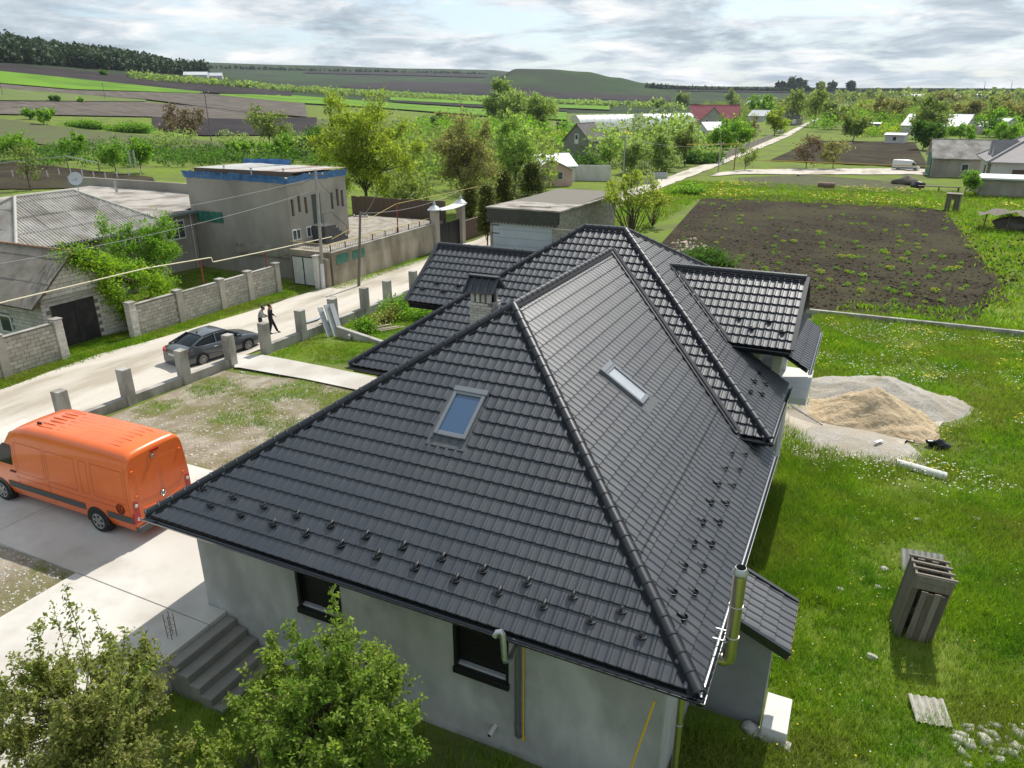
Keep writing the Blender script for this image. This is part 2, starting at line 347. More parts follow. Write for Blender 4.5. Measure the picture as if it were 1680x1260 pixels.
sheet('garden_field', [(480, 196), (700, 200), (830, 204)], [(480, 222), (700, 214), (830, 212)], M_garden, 20, 5, 0.15)
# roads, plots and yards
sheet('village_road', [(-33.7, -40), (-33.7, 17), (-33.0, 27), (-32.2, 42), (-32.0, 50), (-31.6, 70), (-30.4, 100), (-29.5, 146), (-29, 260), (-31.5, 360), (-34, 520)],
      [(-27.4, -40), (-27.3, 13), (-26.9, 27), (-27.0, 36), (-28.5, 44), (-28.7, 64), (-27.6, 80), (-27.0, 100), (-26.2, 146), (-26, 260), (-29.3, 360), (-31.5, 520)], M_road, 240, 9, 0.012, world=True, wob=0.16, crown=0.05)
sheet('lane', [(1178, 284), (1225, 279), (1300, 278), (1500, 277), (1560, 282)], [(1165, 290), (1225, 286), (1300, 287), (1500, 287), (1560, 291)], M_road, 50, 5, 0.03, wob=0.12)
sheet('ploughed_plot', [(1152, 325), (1260, 321), (1480, 336), (1550, 347)], [(1085, 400), (1180, 470), (1335, 508), (1590, 531), (1650, 475)], M_soil, 160, 60, 0.02, wob=0.5)
sheet('ploughed_plot', [(1335, 232), (1500, 234)], [(1262, 264), (1525, 277)], M_soil, 40, 12, 0.05, wob=0.2)
sheet('garden_plot', [(1215, 292), (1330, 288), (1480, 300)], [(1205, 306), (1330, 312), (1495, 318)], mat('dug_garden', (0.085, 0.075, 0.055), 0.95, (0.1, 0.12, 0.045), 0.8, lo=0.4, hi=0.62, bump=0.08, bscale=3, spec=0.1), 40, 10, 0.03, wob=0.25)
sheet('garden_plot', [(-60, 262), (0, 264), (250, 292)], [(-60, 315), (0, 312), (260, 308)], M_soil, 30, 8, 0.06, wob=0.2)
M_yard = mat('yard_soil', (0.2, 0.16, 0.11), 0.95, (0.37, 0.325, 0.26), 1.4, detail=10, lo=0.32, hi=0.65, col3=(0.17, 0.155, 0.075), scale3=0.55, bump=0.06, bscale=10, spec=0.1)
sheet('yard_soil', [(-26.2, -12), (-26.2, 14.9)], [(-11.9, -12), (-11.9, 14.2)], M_yard, 60, 40, 0.012, world=True)
M_sandg = mat('sandy_ground', (0.4, 0.35, 0.28), 0.95, (0.5, 0.44, 0.36), 1.0, lo=0.35, hi=0.65, col3=(0.3, 0.26, 0.2), scale3=0.6, bump=0.03, bscale=8, spec=0.1)
sheet('sandy_ground', [(1255, 640), (1330, 632), (1480, 660), (1565, 672)], [(1262, 735), (1340, 762), (1420, 748), (1530, 715)], M_sandg, 40, 20, 0.03, wob=0.12)

def slab(name, px, z, th, m, inset=0.0, world=False):
    P = [Vector((p[0], p[1], z)) for p in px] if world else [Vector(atz(u, v, z)) for u, v in px]
    b = MB(); b.prism([p-Vector((0, 0, th)) for p in P], (0, 0, th)); return b.build(name, m, bevel=0.01, kind='structure')
ZD = -2.75
# drive: panels of poured concrete with open joints between them
slab('driveway', [(-27.2, 0.12), (-20.02, 0.12), (-20.02, 5.8), (-27.2, 5.8)], ZD, 0.7, M_conc, world=True)
slab('driveway', [(-20.0, 0.12), (-16.12, 0.12), (-11.352, 0.12), (-11.352, 0.655), (-11.96, 0.655), (-11.96, 5.8), (-20.0, 5.8)], ZD, 0.7, M_conc, world=True)
slab('driveway', [(-16.12, -4.6), (-11.35, -4.6), (-11.35, 0.10), (-16.12, 0.10)], ZD, 1.15, M_conc, world=True)
sheet('path', [(385, 586), (431, 585), (520, 602), (640, 627)], [(385, 606), (392, 606), (500, 625), (618, 650)], M_conc, 30, 6, 0.09)
# ------------------------------------------------------------------ the new house
M_tile = mat('anthracite_metal_tile', (0.011, 0.014, 0.021), 0.43, (0.016, 0.019, 0.026), 1.3, spec=1.0, rvar=0.05, objrand=0.12, col3=(0.021, 0.024, 0.029), scale3=0.6)
M_cap = mat('anthracite_cap', (0.018, 0.02, 0.026), 0.48, spec=0.7)
M_gut = mat('black_gutter', (0.016, 0.018, 0.022), 0.22, spec=0.7)
M_gut_sheen = mat('black_gutter_sky_sheen', (0.2, 0.21, 0.22), 0.3, metal=1.0)  # side gutters: sky reflection on black metal put into a paler colour
M_render = mat('grey_render', (0.35, 0.345, 0.335), 0.9, (0.48, 0.475, 0.46), 1.2, detail=10, lo=0.32, hi=0.68, col3=(0.31, 0.305, 0.295), scale3=0.7, bump=0.003, bscale=30, spec=0.15, stretch=(1, 1, 0.6))
M_black = mat('black_frame', (0.012, 0.012, 0.013), 0.45)
M_steel = mat('stainless_steel', (0.6, 0.55, 0.47), 0.34, (0.5, 0.46, 0.4), 3.0, metal=1.0)  # warm base tint imitates surroundings mirrored in the steel
M_galv = mat('galvanised_metal', (0.42, 0.45, 0.48), 0.35, (0.5, 0.52, 0.54), 4.0, metal=0.85)
M_wood = mat('brown_boards', (0.075, 0.04, 0.022), 0.8, (0.11, 0.06, 0.03), 4, stretch=(6, 6, 0.6), bump=0.004)
M_brickw = mat('cream_brick', (0.6, 0.55, 0.48), 0.85, (0.66, 0.61, 0.54), 6, objrand=0.1, bump=0.004, bscale=60)
M_mort = mat('grey_mortar', (0.33, 0.31, 0.28), 0.95)
M_yellow = mat('yellow_gas_pipe', (0.62, 0.42, 0.03), 0.45, spec=0.4)
M_greyp = mat('grey_plastic_pipe', (0.12, 0.125, 0.125), 0.5)
M_whitepl = mat('white_plaster', (0.66, 0.65, 0.62), 0.9, (0.56, 0.55, 0.52), 1.2, bump=0.003, bscale=30)
def on_plane(u, v, P0, n):
    d = Vector(ray(u, v)); C0 = Vector(CPOS); P0 = Vector(P0); n = Vector(n)
    return C0+d*((P0-C0).dot(n)/d.dot(n))
for _m, _i in ((M_tile, 1.52), (M_cap, 1.45)):
    for _n in _m.node_tree.nodes:
        if _n.type == 'BSDF_PRINCIPLED': _n.inputs['IOR'].default_value = _i
house = thing('house', 'large unfinished grey rendered house with dark anthracite hipped tile roof in the foreground', 'house', (-6.3, 8, -3.9))
PITCH, STEP = 0.2211, 0.3455
_prof = [(0.0, 0.0), (0.12, -0.002), (0.40, -0.002), (0.51, 0.0), (0.555, 0.004), (0.60, 0.017), (0.66, 0.024), (0.84, 0.024), (0.90, 0.017), (0.945, 0.003)]
class Slope:
    def __init__(s, O, U, Vv, run, rise):
        s.O = Vector(O); s.u = Vector(U); h = Vector(Vv); L = math.hypot(run, rise); s.L = L
        s.v = (h*(run/L)+Vector((0, 0, rise/L))).normalized(); s.n = s.u.cross(s.v).normalized()
        if s.n.z < 0: s.n = -s.n
        s.rise = rise
        s.M = Matrix(((s.u.x, s.v.x, s.n.x, s.O.x), (s.u.y, s.v.y, s.n.y, s.O.y), (s.u.z, s.v.z, s.n.z, s.O.z), (0, 0, 0, 1)))
    def P(s, a, b, h=0.0): return s.O+s.u*a+s.v*b+s.n*h
    def uv(s, px, py):
        p = on_plane(px, py, s.O, s.n)-s.O; return p.dot(s.u), p.dot(s.v)
    def vz(s, z): return (z-s.O.z)/s.rise*s.L
def clip_poly(bm, poly):
    c = Vector((sum(p[0] for p in poly)/len(poly), sum(p[1] for p in poly)/len(poly), 0))
    for i in range(len(poly)):
        a, b = Vector((*poly[i], 0)), Vector((*poly[(i+1) % len(poly)], 0)); d = b-a
        n = Vector((d.y, -d.x, 0)).normalized()
        if n.dot(c-a) > 0: n = -n
        bmesh.ops.bisect_plane(bm, geom=list(bm.verts)+list(bm.edges)+list(bm.faces), plane_co=a, plane_no=n, clear_outer=True)
def tile_slope(sl, polys, deck=None, phase=0.0, courses=True, v0=0.0, parent=house, th=0.1):
    """roof deck plus every pressed-tile course as its own piece"""
    b = MB(); dp = deck or polys[0]
    b.prism([sl.P(p[0], p[1], -0.055) for p in dp], tuple(-sl.n*th)); dk = b.build('roof_slope', M_black, parent)
    if not courses: return dk
    dkinv = wm(dk).inverted()
    for poly in polys:
        um, uM = min(p[0] for p in poly), max(p[0] for p in poly); vm, vM = min(p[1] for p in poly), max(p[1] for p in poly)
        k0 = int(math.floor((vm-v0)/STEP+1e-6)); k1 = int(math.ceil((vM-v0)/STEP-1e-6))
        for k in range(k0, k1):
            va = v0+k*STEP; vb = va+STEP
            # reach of this course along the eave
            xs = []
            for i in range(len(poly)):
                a, c = poly[i], poly[(i+1) % len(poly)]
                for vv in (max(va, vm), min(vb, vM)):
                    if (a[1]-vv)*(c[1]-vv) <= 0 and a[1] != c[1]: xs.append(a[0]+(c[0]-a[0])*(vv-a[1])/(c[1]-a[1]))
                if va <= a[1] <= vb: xs.append(a[0])
            if len(xs) < 2: continue
            w0 = math.floor((min(xs)-phase)/PITCH); w1 = math.ceil((max(xs)-phase)/PITCH)
            cols = [((w+f)*PITCH+phase, h) for w in range(w0, w1) for f, h in _prof]+[(w1*PITCH+phase, 0.0)]
            st = 0.034 if abs(sl.u.x) > 0.5 else 0.022
            rows = [(va+0.034, -0.012, 1.0), (va, st-0.008, 1.0), (va+0.012, st, 1.0), (va+STEP*0.5, st*0.5, 1.0), (vb+0.012, 0.0, 1.0)]
            bm = bmesh.new(); vg = [[bm.verts.new((x, v, h*m+o)) for x, h in cols] for v, o, m in rows]
            for i in range(len(rows)-1):
                for j in range(len(cols)-1):
                    f = bm.faces.new((vg[i][j], vg[i][j+1], vg[i+1][j+1], vg[i+1][j])); f.smooth = True
            clip_poly(bm, [(p[0], p[1] if p[1] < vM-1e-4 else p[1]+0.03) if p[1] > vm+1e-4 else (p[0], p[1]-0.02) for p in poly])
            if len(bm.faces) < 2: bm.free(); continue
            me = bpy.data.meshes.new('tile_course'); bm.to_mesh(me); bm.free(); me.materials.append(M_tile); me.set_sharp_from_angle(angle=R(30))
            link_mesh('tile_course', me, dk, sl.M)
    return dk
SF = Slope((-12.6, 0, 0), (1, 0, 0), (0, 1, 0), 6.35, 4.10)
SR = Slope((0, 0, 0), (0, 1, 0), (-1, 0, 0), 6.30, 4.10)
S2 = Slope((-13.53, 8.78, 0.62), (1, 0, 0), (0, 1, 0), 6.31, 3.99)
S2R = Slope((-0.12, 8.78, 0.62), (0, 1, 0), (-1, 0, 0), 6.08, 3.99)
SWR = Slope((-4.6, 12.6, 1.86), (1, 0, 0), (0, 1, 0), 2.474, 1.65)
SWL = Slope((-13.65, 12.6, 1.86), (1, 0, 0), (0, 1, 0), 2.474, 1.65)
SPO = Slope((0.40, 12.75, 1.28), (0, 1, 0), (-1, 0, 0), 0.85, 0.5)
SCA = Slope((1.2, 3.35, -1.5), (0, 1, 0), (-1, 0, 0), 1.82, 0.78)
tile_slope(SF, [[(0, 0), (12.6, 0), (6.3, SF.L)]], phase=0.05)
va = SR.vz(1.02)
tile_slope(SR, [[(0, 0), (9.41, 0), (9.41, va), (6.35*va/SR.L, va)], [(6.35*va/SR.L, va), (9.41, va), (14.1, SR.L), (6.35, SR.L)]],
           deck=[(0, 0), (9.41, 0), (9.41, va), (14.1, SR.L), (6.35, SR.L)])
tile_slope(S2, [[(0, 0), (13.41, 0), (7.33, S2.L), (5.85, S2.L)]], phase=0.02)
vb = S2R.vz(1.86); hb = 6.31*vb/S2R.L
tile_slope(S2R, [[(0, 0), (4.33, 0), (4.33, vb), (hb, vb)], [(hb, vb), (12.62-hb, vb), (6.31, S2R.L)]],
           deck=[(0, 0), (4.33, 0), (4.33, vb), (12.62-hb, vb), (6.31, S2R.L)])
tile_slope(SWR, [[(0, 0), (4.43, 0), (4.43, SWR.L), (0, SWR.L)]], phase=0.1)
tile_slope(SWL, [[(0, 0), (5.0, 0), (5.0, SWL.L), (0, SWL.L)]])
tile_slope(SPO, [[(0, 0), (4.6, 0), (4.6, SPO.L), (0, SPO.L)]], th=0.06)
tile_slope(SCA, [[(0, 0), (1.75, 0), (1.75, SCA.L), (0, SCA.L)]], th=0.06)
# far sides: out of the camera's sight, plain metal decks
for sl, poly in ((Slope((-12.6, 9.41, 0), (0, -1, 0), (1, 0, 0), 6.30, 4.10), [(0, 0), (9.41, 0), (3.06, 7.517), (-4.69, 7.517)]),
                 (Slope((-13.53, 21.4, 0.62), (0, -1, 0), (1, 0, 0), 5.85, 3.99), [(0, 0), (12.62, 0), (6.31, 7.08)]),
                 (Slope((-0.12, 21.4, 0.62), (-1, 0, 0), (0, -1, 0), 6.31, 3.99), [(0, 0), (13.41, 0), (7.56, 7.466), (6.08, 7.466)]),
                 (Slope((-0.17, 17.54, 1.86), (-1, 0, 0), (0, -1, 0), 2.474, 1.65), [(0, 0), (4.43, 0), (4.43, 2.974), (0, 2.974)]),
                 (Slope((-8.65, 17.54, 1.86), (-1, 0, 0), (0, -1, 0), 2.474, 1.65), [(0, 0), (5.0, 0), (5.0, 2.974), (0, 2.974)])):
    b = MB(); b.prism([sl.P(p[0], p[1], 0.0) for p in poly], tuple(-sl.n*0.12)); b.build('roof_slope', M_tile, house)
# ---- ridge and hip caps, one piece each
def half_tube(r, L, n=10, rim=True):
    b = MB(); st = [(0.0, r*1.13), (0.028, r*1.15), (0.036, r*1.02), (L*0.5, r*1.0), (L, r*0.97)]
    P = [[(rr_*math.cos(math.pi*k/n), x, rr_*math.sin(math.pi*k/n)) for k in range(n+1)] for x, rr_ in st]
    P = [[(q[0], q[1], q[2]-0.012) for q in row] for row in P]
    b.grid(P); b.poly(P[0]); return b
cap_me = half_tube(0.092, 0.335).mesh('ridge_cap', M_cap, True, R(40))
def caps(a, b_, lift=0.03, parent=house):
    a, b_ = Vector(a), Vector(b_); d = (b_-a).normalized(); L = (b_-a).length; n = max(1, round(L/0.325)); stp = L/n
    x = d.cross(Vector((0, 0, 1))).normalized(); z = x.cross(d).normalized()
    for k in range(n):
        o = a+d*(k*stp)+Vector((0, 0, lift))
        link_mesh('ridge_cap', cap_me, parent, Matrix(((x.x, d.x, z.x, o.x), (x.y, d.y, z.y, o.y), (x.z, d.z, z.z, o.z), (0, 0, 0, 1))))
    # dark flashing skirts either side under the caps
    m = MB()
    for s in (-1, 1):
        m.poly([a+x*s*0.07+z*0.035, b_+x*s*0.07+z*0.035, b_+x*s*0.17-z*0.035*1.0, a+x*s*0.17-z*0.035])
    m.build('cap_skirt', mat('matt_flashing', (0.012, 0.013, 0.016), 0.8, spec=0.2), parent, recalc=False)
FL, FR, A1, R1 = (-12.6, 0, 0), (0, 0, 0), (-6.3, 6.35, 4.10), (-6.3, 13.9, 4.10)
HL, HR, RL, RRp = (-13.53, 8.78, 0.62), (-0.12, 8.78, 0.62), (-7.68, 15.09, 4.61), (-6.2, 15.09, 4.61)
for p, q in ((FL, A1), (FR, A1), (A1, R1), (HL, RL), (HR, RRp), (RL, RRp), ((-0.17, 15.07, 3.51), (-4.55, 15.07, 3.51)), ((-13.65, 15.07, 3.51), (-9.1, 15.07, 3.51))): caps(p, q)
caps((-3.4, 18.0, 2.77), RRp)
# ---- valleys
def valley(a, b_, sa, sb):
    a, b_ = Vector(a), Vector(b_); d = (b_-a).normalized(); m = MB()
    for sl in (sa, sb):
        t = sl.n.cross(d).normalized()
        mid = (a+b_)/2+t*0.5
        if (mid-Vector((sl.O))).dot(sl.v) < -99: t = -t
        oth = sb if sl is sa else sa
        if t.dot(oth.n) < 0: t = -t
        up = sl.n*0.05
        m.poly([a+up*0.2, b_+up*0.2, b_+t*0.05+up, a+t*0.05+up]); m.poly([a+t*0.05+up, b_+t*0.05+up, b_+t*0.13+up, a+t*0.13+up])
    m.build('valley_gutter', M_cap, house, recalc=False)
valley((-6.3, 13.94, 4.12), (-0.93, 8.76, 0.62), SR, S2)
valley((-4.5, 15.07, 3.50), (-2.0, 12.58, 1.86), S2R, SWR)
# ---- barge boards, fascias, soffits, gutters
def bar_part(name, a, b_, w, h, m, parent=house, up=(0, 0, 1)):
    q = MB(); q.bar(a, b_, w, h, up); return q.build(name, m, parent)
bar_part('barge_board', (-0.13, 12.57, 1.88), (-0.13, 15.07, 3.55), 0.13, 0.05, M_cap, up=(0, -0.55, 0.83)); bar_part('barge_board', (-0.13, 17.57, 1.88), (-0.13, 15.07, 3.55), 0.13, 0.05, M_cap, up=(0, 0.55, 0.83))
bar_part('barge_board', (-13.69, 12.57, 1.88), (-13.69, 15.07, 3.55), 0.13, 0.05, M_cap, up=(0, -0.55, 0.83))
bar_part('barge_board', (1.2, 3.31, -1.47), (-0.62, 3.31, -0.69), 0.06, 0.2, M_gut); bar_part('barge_board', (1.2, 5.14, -1.45), (-0.62, 5.14, -0.67), 0.09, 0.06, M_cap)
bar_part('fascia_board', (1.2, 3.33, -1.56), (1.2, 5.1, -1.56), 0.03, 0.1, mat('bare_board', (0.42, 0.25, 0.15), 0.8))
for a, b_ in (((-12.55, 0.09, -0.13), (-0.06, 0.09, -0.13)), ((-13.4, 8.86, 0.49), (-0.22, 8.86, 0.49)), ((-3.2, 12.68, 1.73), (-0.2, 12.68, 1.73)), ((-13.6, 12.68, 1.73), (-9.5, 12.68, 1.73))):
    bar_part('fascia_board', a, b_, 0.03, 0.24, mat('matt_black_board', (0.014, 0.015, 0.018), 0.85, spec=0.1))
for a, b_ in (((-0.07, 0.1, -0.13), (-0.07, 9.41, -0.13)), ((-0.2, 8.9, 0.49), (-0.2, 13.1, 0.49))): bar_part('fascia_board', a, b_, 0.03, 0.24, mat('matt_black_board', (0.014, 0.015, 0.018), 0.85, spec=0.1))
def gutter(a, b_, side, r=0.078, name='gutter'):
    a, b_, sd = Vector(a), Vector(b_), Vector(side); b = MB(); n = 8
    outer = [(sd*(-r*math.cos(math.pi*k/n)*1.0)+Vector((0, 0, -r*math.sin(math.pi*k/n)))) for k in range(n+1)]
    inner = [q*0.88 for q in outer][::-1]
    sec = outer+[outer[-1]+Vector((0, 0, 0.012))]+inner
    b.prism([a+q for q in sec], tuple(b_-a))
    b.tube([a+outer[-1]+Vector((0, 0, 0.008)), b_+outer[-1]+Vector((0, 0, 0.008))], 0.011, 6)
    return b.build(name, M_gut_sheen if abs(sd.x) > 0.5 else M_gut, house, smooth=True)
gutter((-12.72, -0.035, -0.075), (0.115, -0.035, -0.085), (0, -1, 0))
gutter((0.035, -0.105, -0.085), (0.035, 9.45, -0.075), (1, 0, 0))
gutter((-0.085, 8.68, 0.545), (-0.085, 13.1, 0.55), (1, 0, 0)); gutter((-0.93, 8.74, 0.545), (-0.02, 8.74, 0.545), (0, -1, 0)); gutter((-13.6, 8.74, 0.545), (-9.5, 8.74, 0.545), (0, -1, 0))
gutter((-2.0, 12.55, 1.79), (-0.2, 12.55, 1.79), (0, -1, 0), 0.055); gutter((0.44, 12.7, 1.2), (0.44, 17.3, 1.2), (1, 0, 0), 0.055)
q = MB(); q.box(-12.52, -0.08, 0.1, 0.7, -0.25, -0.22); q.box(-0.7, -0.08, 0.7, 9.3, -0.25, -0.22); q.box(-12.52, -11.9, 0.7, 9.3, -0.25, -0.22); q.build('soffit', M_gut, house)
q = MB(); q.box(-13.4, -0.22, 8.9, 9.5, 0.36, 0.39); q.box(-0.8, -0.22, 9.5, 13.1, 0.36, 0.39); q.box(-13.4, -12.8, 9.5, 21.2, 0.36, 0.39); q.build('soffit', M_gut, house)
# ---- snow guards
gb = MB(); n = 10
def _arc(r, z0, z1): return [[(r*math.cos(math.pi*k/n), 0.045-r*0.85*math.sin(math.pi*k/n), (z0 if e == 0 else z0+(z1-z0)*(0.62+0.38*math.sin(math.pi*k/n)))) for k in range(n+1)] for e in (0, 1)]
oA, iA = _arc(0.1, -0.012, 0.078), _arc(0.088, -0.012, 0.078)
gb.grid(oA); gb.grid(iA); gb.poly([(p[0], p[1], 0.012) for p in iA[0]]); gb.grid([oA[1], iA[1]]); gb.box(-0.03, 0.03, -0.02, 0.17, 0.03, 0.037)
sg_me = gb.mesh('snow_guard', mat('guard_metal', (0.013, 0.014, 0.017), 0.5, spec=0.5), True)
def guards(sl, uvs):
    for a, b_ in uvs:
        M = sl.M.copy(); M.translation = sl.P(a, b_, 0.012); link_mesh('snow_guard', sg_me, house, M)
for p, q in (((334, 803), (1018, 1008)), ((346, 830), (1050, 1051))):
    a, c = SF.uv(*p), SF.uv(*q); guards(SF, [(a[0]+(c[0]-a[0])*k/11, (a[1]+c[1])/2) for k in range(12)])
guards(SR, [SR.uv(1060+x/3.5, 660+(y+6)/3.5) for x, y in ((490, 300), (567, 305), (453, 385), (533, 393), (413, 475), (498, 482), (372, 578), (460, 584), (325, 690), (420, 692), (275, 812), (375, 817), (220, 946), (328, 949), (158, 1098), (278, 1098), (215, 1240))])
guards(S2R, [S2R.uv(1160+x/10.5, 540+y/10.5) for x, y in ((895, 770), (820, 925), (1020, 970), (750, 1100), (950, 1145))])
guards(SWR, [SWR.uv(1200+x/10.5, 430+y/10.5) for x, y in ((125, 970), (640, 1030), (340, 1150), (870, 1215))])
guards(SWL, [SWL.uv(640+x/10.5, 380+y/10.5) for x, y in ((800, 900), (1170, 940), (555, 995), (910, 1040))])
# ---- roof windows
M_alu = mat('grey_aluminium', (0.16, 0.17, 0.185), 0.35, spec=0.6)
M_sky1 = glass('roof_window_glass', (0.05, 0.09, 0.16), 0.04)
M_blind = mat('white_blind', (0.4, 0.42, 0.44), 0.3, (0.34, 0.36, 0.38), 3, spec=0.5)
def roof_window(sl, uc, vc, w, h, mg):
    def bx(b, u0, u1, v0_, v1, h0, h1): b.prism([sl.P(u0, v0_, h0), sl.P(u1, v0_, h0), sl.P(u1, v1, h0), sl.P(u0, v1, h0)], tuple(sl.n*(h1-h0)))
    u0, u1, v0_, v1 = uc-w/2, uc+w/2, vc-h/2, vc+h/2; t = 0.085
    b = MB(); bx(b, u0, u0+t, v0_, v1, -0.02, 0.115); bx(b, u1-t, u1, v0_, v1, -0.02, 0.115); bx(b, u0+t, u1-t, v0_, v0_+0.11, -0.02, 0.10); bx(b, u0+t, u1-t, v1-t, v1, -0.02, 0.11)
    bx(b, u0-0.03, u1+0.03, v1-0.015, v1+0.12, -0.01, 0.13)
    o = b.build('roof_window', M_alu, house, bevel=0.008, label='slanted roof window with grey frame')
    g = MB(); bx(g, u0+t, u1-t, v0_+0.11, v1-t, 0.06, 0.075); g.build('pane', mg, o)
    f = MB(); bx(f, u0-0.10, u1+0.10, v0_-0.26, v0_, 0.028, 0.036); bx(f, u0-0.11, u0, v0_, v1, 0.024, 0.034); bx(f, u1, u1+0.11, v0_, v1, 0.024, 0.034); f.build('flashing', mat('lead_flashing', (0.075, 0.08, 0.085), 0.5, (0.1, 0.105, 0.11), 8), o)
c1 = [SF.uv(*p) for p in ((741, 650), (796, 660), (717, 706), (772, 719))]
roof_window(SF, sum(c[0] for c in c1)/4, sum(c[1] for c in c1)/4, 0.80, 1.2, M_sky1)
c2 = SR.uv(1026, 634); roof_window(SR, c2[0], c2[1], 0.68, 1.2, M_blind)
# ---- brick chimney
def brick_chimney(cx, cy, w, d, z0, z1):
    c = MB(); c.box(cx-w/2+0.012, cx+w/2-0.012, cy-d/2+0.012, cy+d/2-0.012, z0, z1-0.32); o = c.build('chimney', M_mort, house, label='cream brick chimney with little tiled gable roof')
    bl, bh, jt, bw = 0.235, 0.062, 0.012, 0.1
    def brick_me(L): 
        q = MB(); q.box(-L/2, L/2, -bw/2, bw/2, -bh/2, bh/2); me = q.mesh('brick', M_brickw); return me
    cache = {}
    def put(L, M):
        k = round(L, 3)
        if k not in cache: cache[k] = brick_me(k)
        link_mesh('brick', cache[k], o, M)
    z = z1-0.32-bh/2-0.005; r_ = 0
    rows = int((z-z0)/(bh+jt))
    for k in range(min(rows, 24)):
        ex = 0.03 if k == 1 else (0.018 if k == 0 else 0.0)
        for face in (0, 1):
            Lf = (w if face == 0 else d)+2*ex; pos = -Lf/2; first = True
            while pos < Lf/2-0.03:
                L = min((bl*0.5 if (first and k % 2) else bl), Lf/2-pos); first = False
                m = pos+L/2; pos += L+jt
                if face == 0: M = Matrix.Translation((cx+m, cy-d/2+bw/2-ex, z))
                else: M = Matrix.Translation((cx+w/2-bw/2+ex, cy+m, z)) @ Matrix.Rotation(math.pi/2, 4, 'Z')
                if face == 1 and m < -Lf/2+bw*0.55: continue
                put(L, M)
        z -= bh+jt
    # upper piers with smoke openings
    for i in range(4):
        x = cx-w/2+0.03+i*(w-0.16)/3
        for yy in (cy-d/2+0.02, cy+d/2-0.12): put(0.1, Matrix.Translation((x+0.05, yy+0.05, z1-0.16)) @ Matrix.Diagonal((1, 1, 4.6, 1)))
    k = MB(); k.box(cx-w/2+0.02, cx+w/2-0.02, cy-0.02, cy+d/2-0.14, z1-0.325, z1); k.build('flue_core', M_black, o)
    for s in (-1, 1):
        sl = Slope((cx-(w/2+0.1)*(1 if s < 0 else -1), cy+s*(d/2+0.14), z1-0.02), (1 if s < 0 else -1, 0, 0), (0, -s, 0), d/2+0.14, 0.36)
        q = MB(); cols = [(f_+w_*PITCH, h) for w_ in range(int((w+0.2)/PITCH)+1) for f_, h in [(a*PITCH, hh*1.2) for a, hh in _prof] if f_+w_*PITCH <= w+0.2]
        q.grid([[sl.P(x, v, h) for x, h in cols] for v in (0, sl.L)]); q.grid([[sl.P(x, v, h-0.02) for x, h in cols] for v in (0, sl.L)])
        for e in (0, w+0.2): q.bar(sl.P(e, 0, 0.01), sl.P(e, sl.L, 0.01), 0.05, 0.06, sl.n)
        q.build('chimney_roof', M_cap, o, recalc=False)
    q = MB(); q.bar((cx-w/2-0.12, cy, z1+0.36), (cx+w/2+0.12, cy, z1+0.36), 0.16, 0.05); q.build('chimney_roof', M_cap, o, bevel=0.01)
pc = aty(786, 480, 7.25)
brick_chimney(pc[0], 7.55, 0.64, 0.52, 2.3, pc[2]+0.02)
# ---- walls with window openings
def wall_y(b, y0, y1, x0, x1, z0, z1, holes):
    xs = x0
    for hx0, hx1, hz0, hz1 in sorted(holes):
        b.box(xs, hx0, y0, y1, z0, z1); b.box(hx0, hx1, y0, y1, z0, hz0); b.box(hx0, hx1, y0, y1, hz1, z1); xs = hx1
    b.box(xs, x1, y0, y1, z0, z1)
def win(u0, v0_, u1, v1):
    a, c = aty(u0, v0_, 0.66), aty(u1, v1, 0.66); return a[0], c[0], c[2], -0.28
h1 = win(488, 960, 562, 1018); h2 = win(746, 1050, 834, 1121)
b = MB(); wall_y(b, 0.66, 0.96, -11.94, -0.66, -4.05, -0.24, [h1, h2]); b.build('front_wall', M_render, house)
b = MB(); b.box(-0.96, -0.66, 0.962, 9.4, -4.05, -0.24); b.build('side_wall', M_render, house)
b = MB(); b.box(-11.94, -11.64, 0.962, 9.4, -4.05, -0.24); b.build('side_wall', M_render, house)
b = MB(); b.box(-12.9, -0.75, 9.42, 20.8, -4.05, 0.38); b.build('main_wall', M_render, house)
b = MB(); b.prism([(-1.25, 13.2, 0.3), (-1.25, 16.95, 0.3), (-1.25, 16.95, 2.2), (-1.25, 15.07, 3.3), (-1.25, 13.2, 2.2)], (-4, 0, 0)); b.build('wing_wall', M_render, house)
b = MB(); b.prism([(-12.95, 13.2, -4.0), (-12.95, 16.95, -4.0), (-12.95, 16.95, 2.0), (-12.95, 15.07, 3.2), (-12.95, 13.2, 2.0)], (3, 0, 0)); b.build('wing_wall', M_render, house)
M_board = M_wood
for k in range(9):   # brown gable boards
    y0 = 12.95+k*0.47; zt = 3.45-abs(y0+0.22-15.07)*0.667-0.12
    q = MB(); q.box(-0.36-0.01*(k % 2), -0.32, y0, y0+0.45, 1.75, max(1.8, zt)); q.build('gable_board', M_board, house)
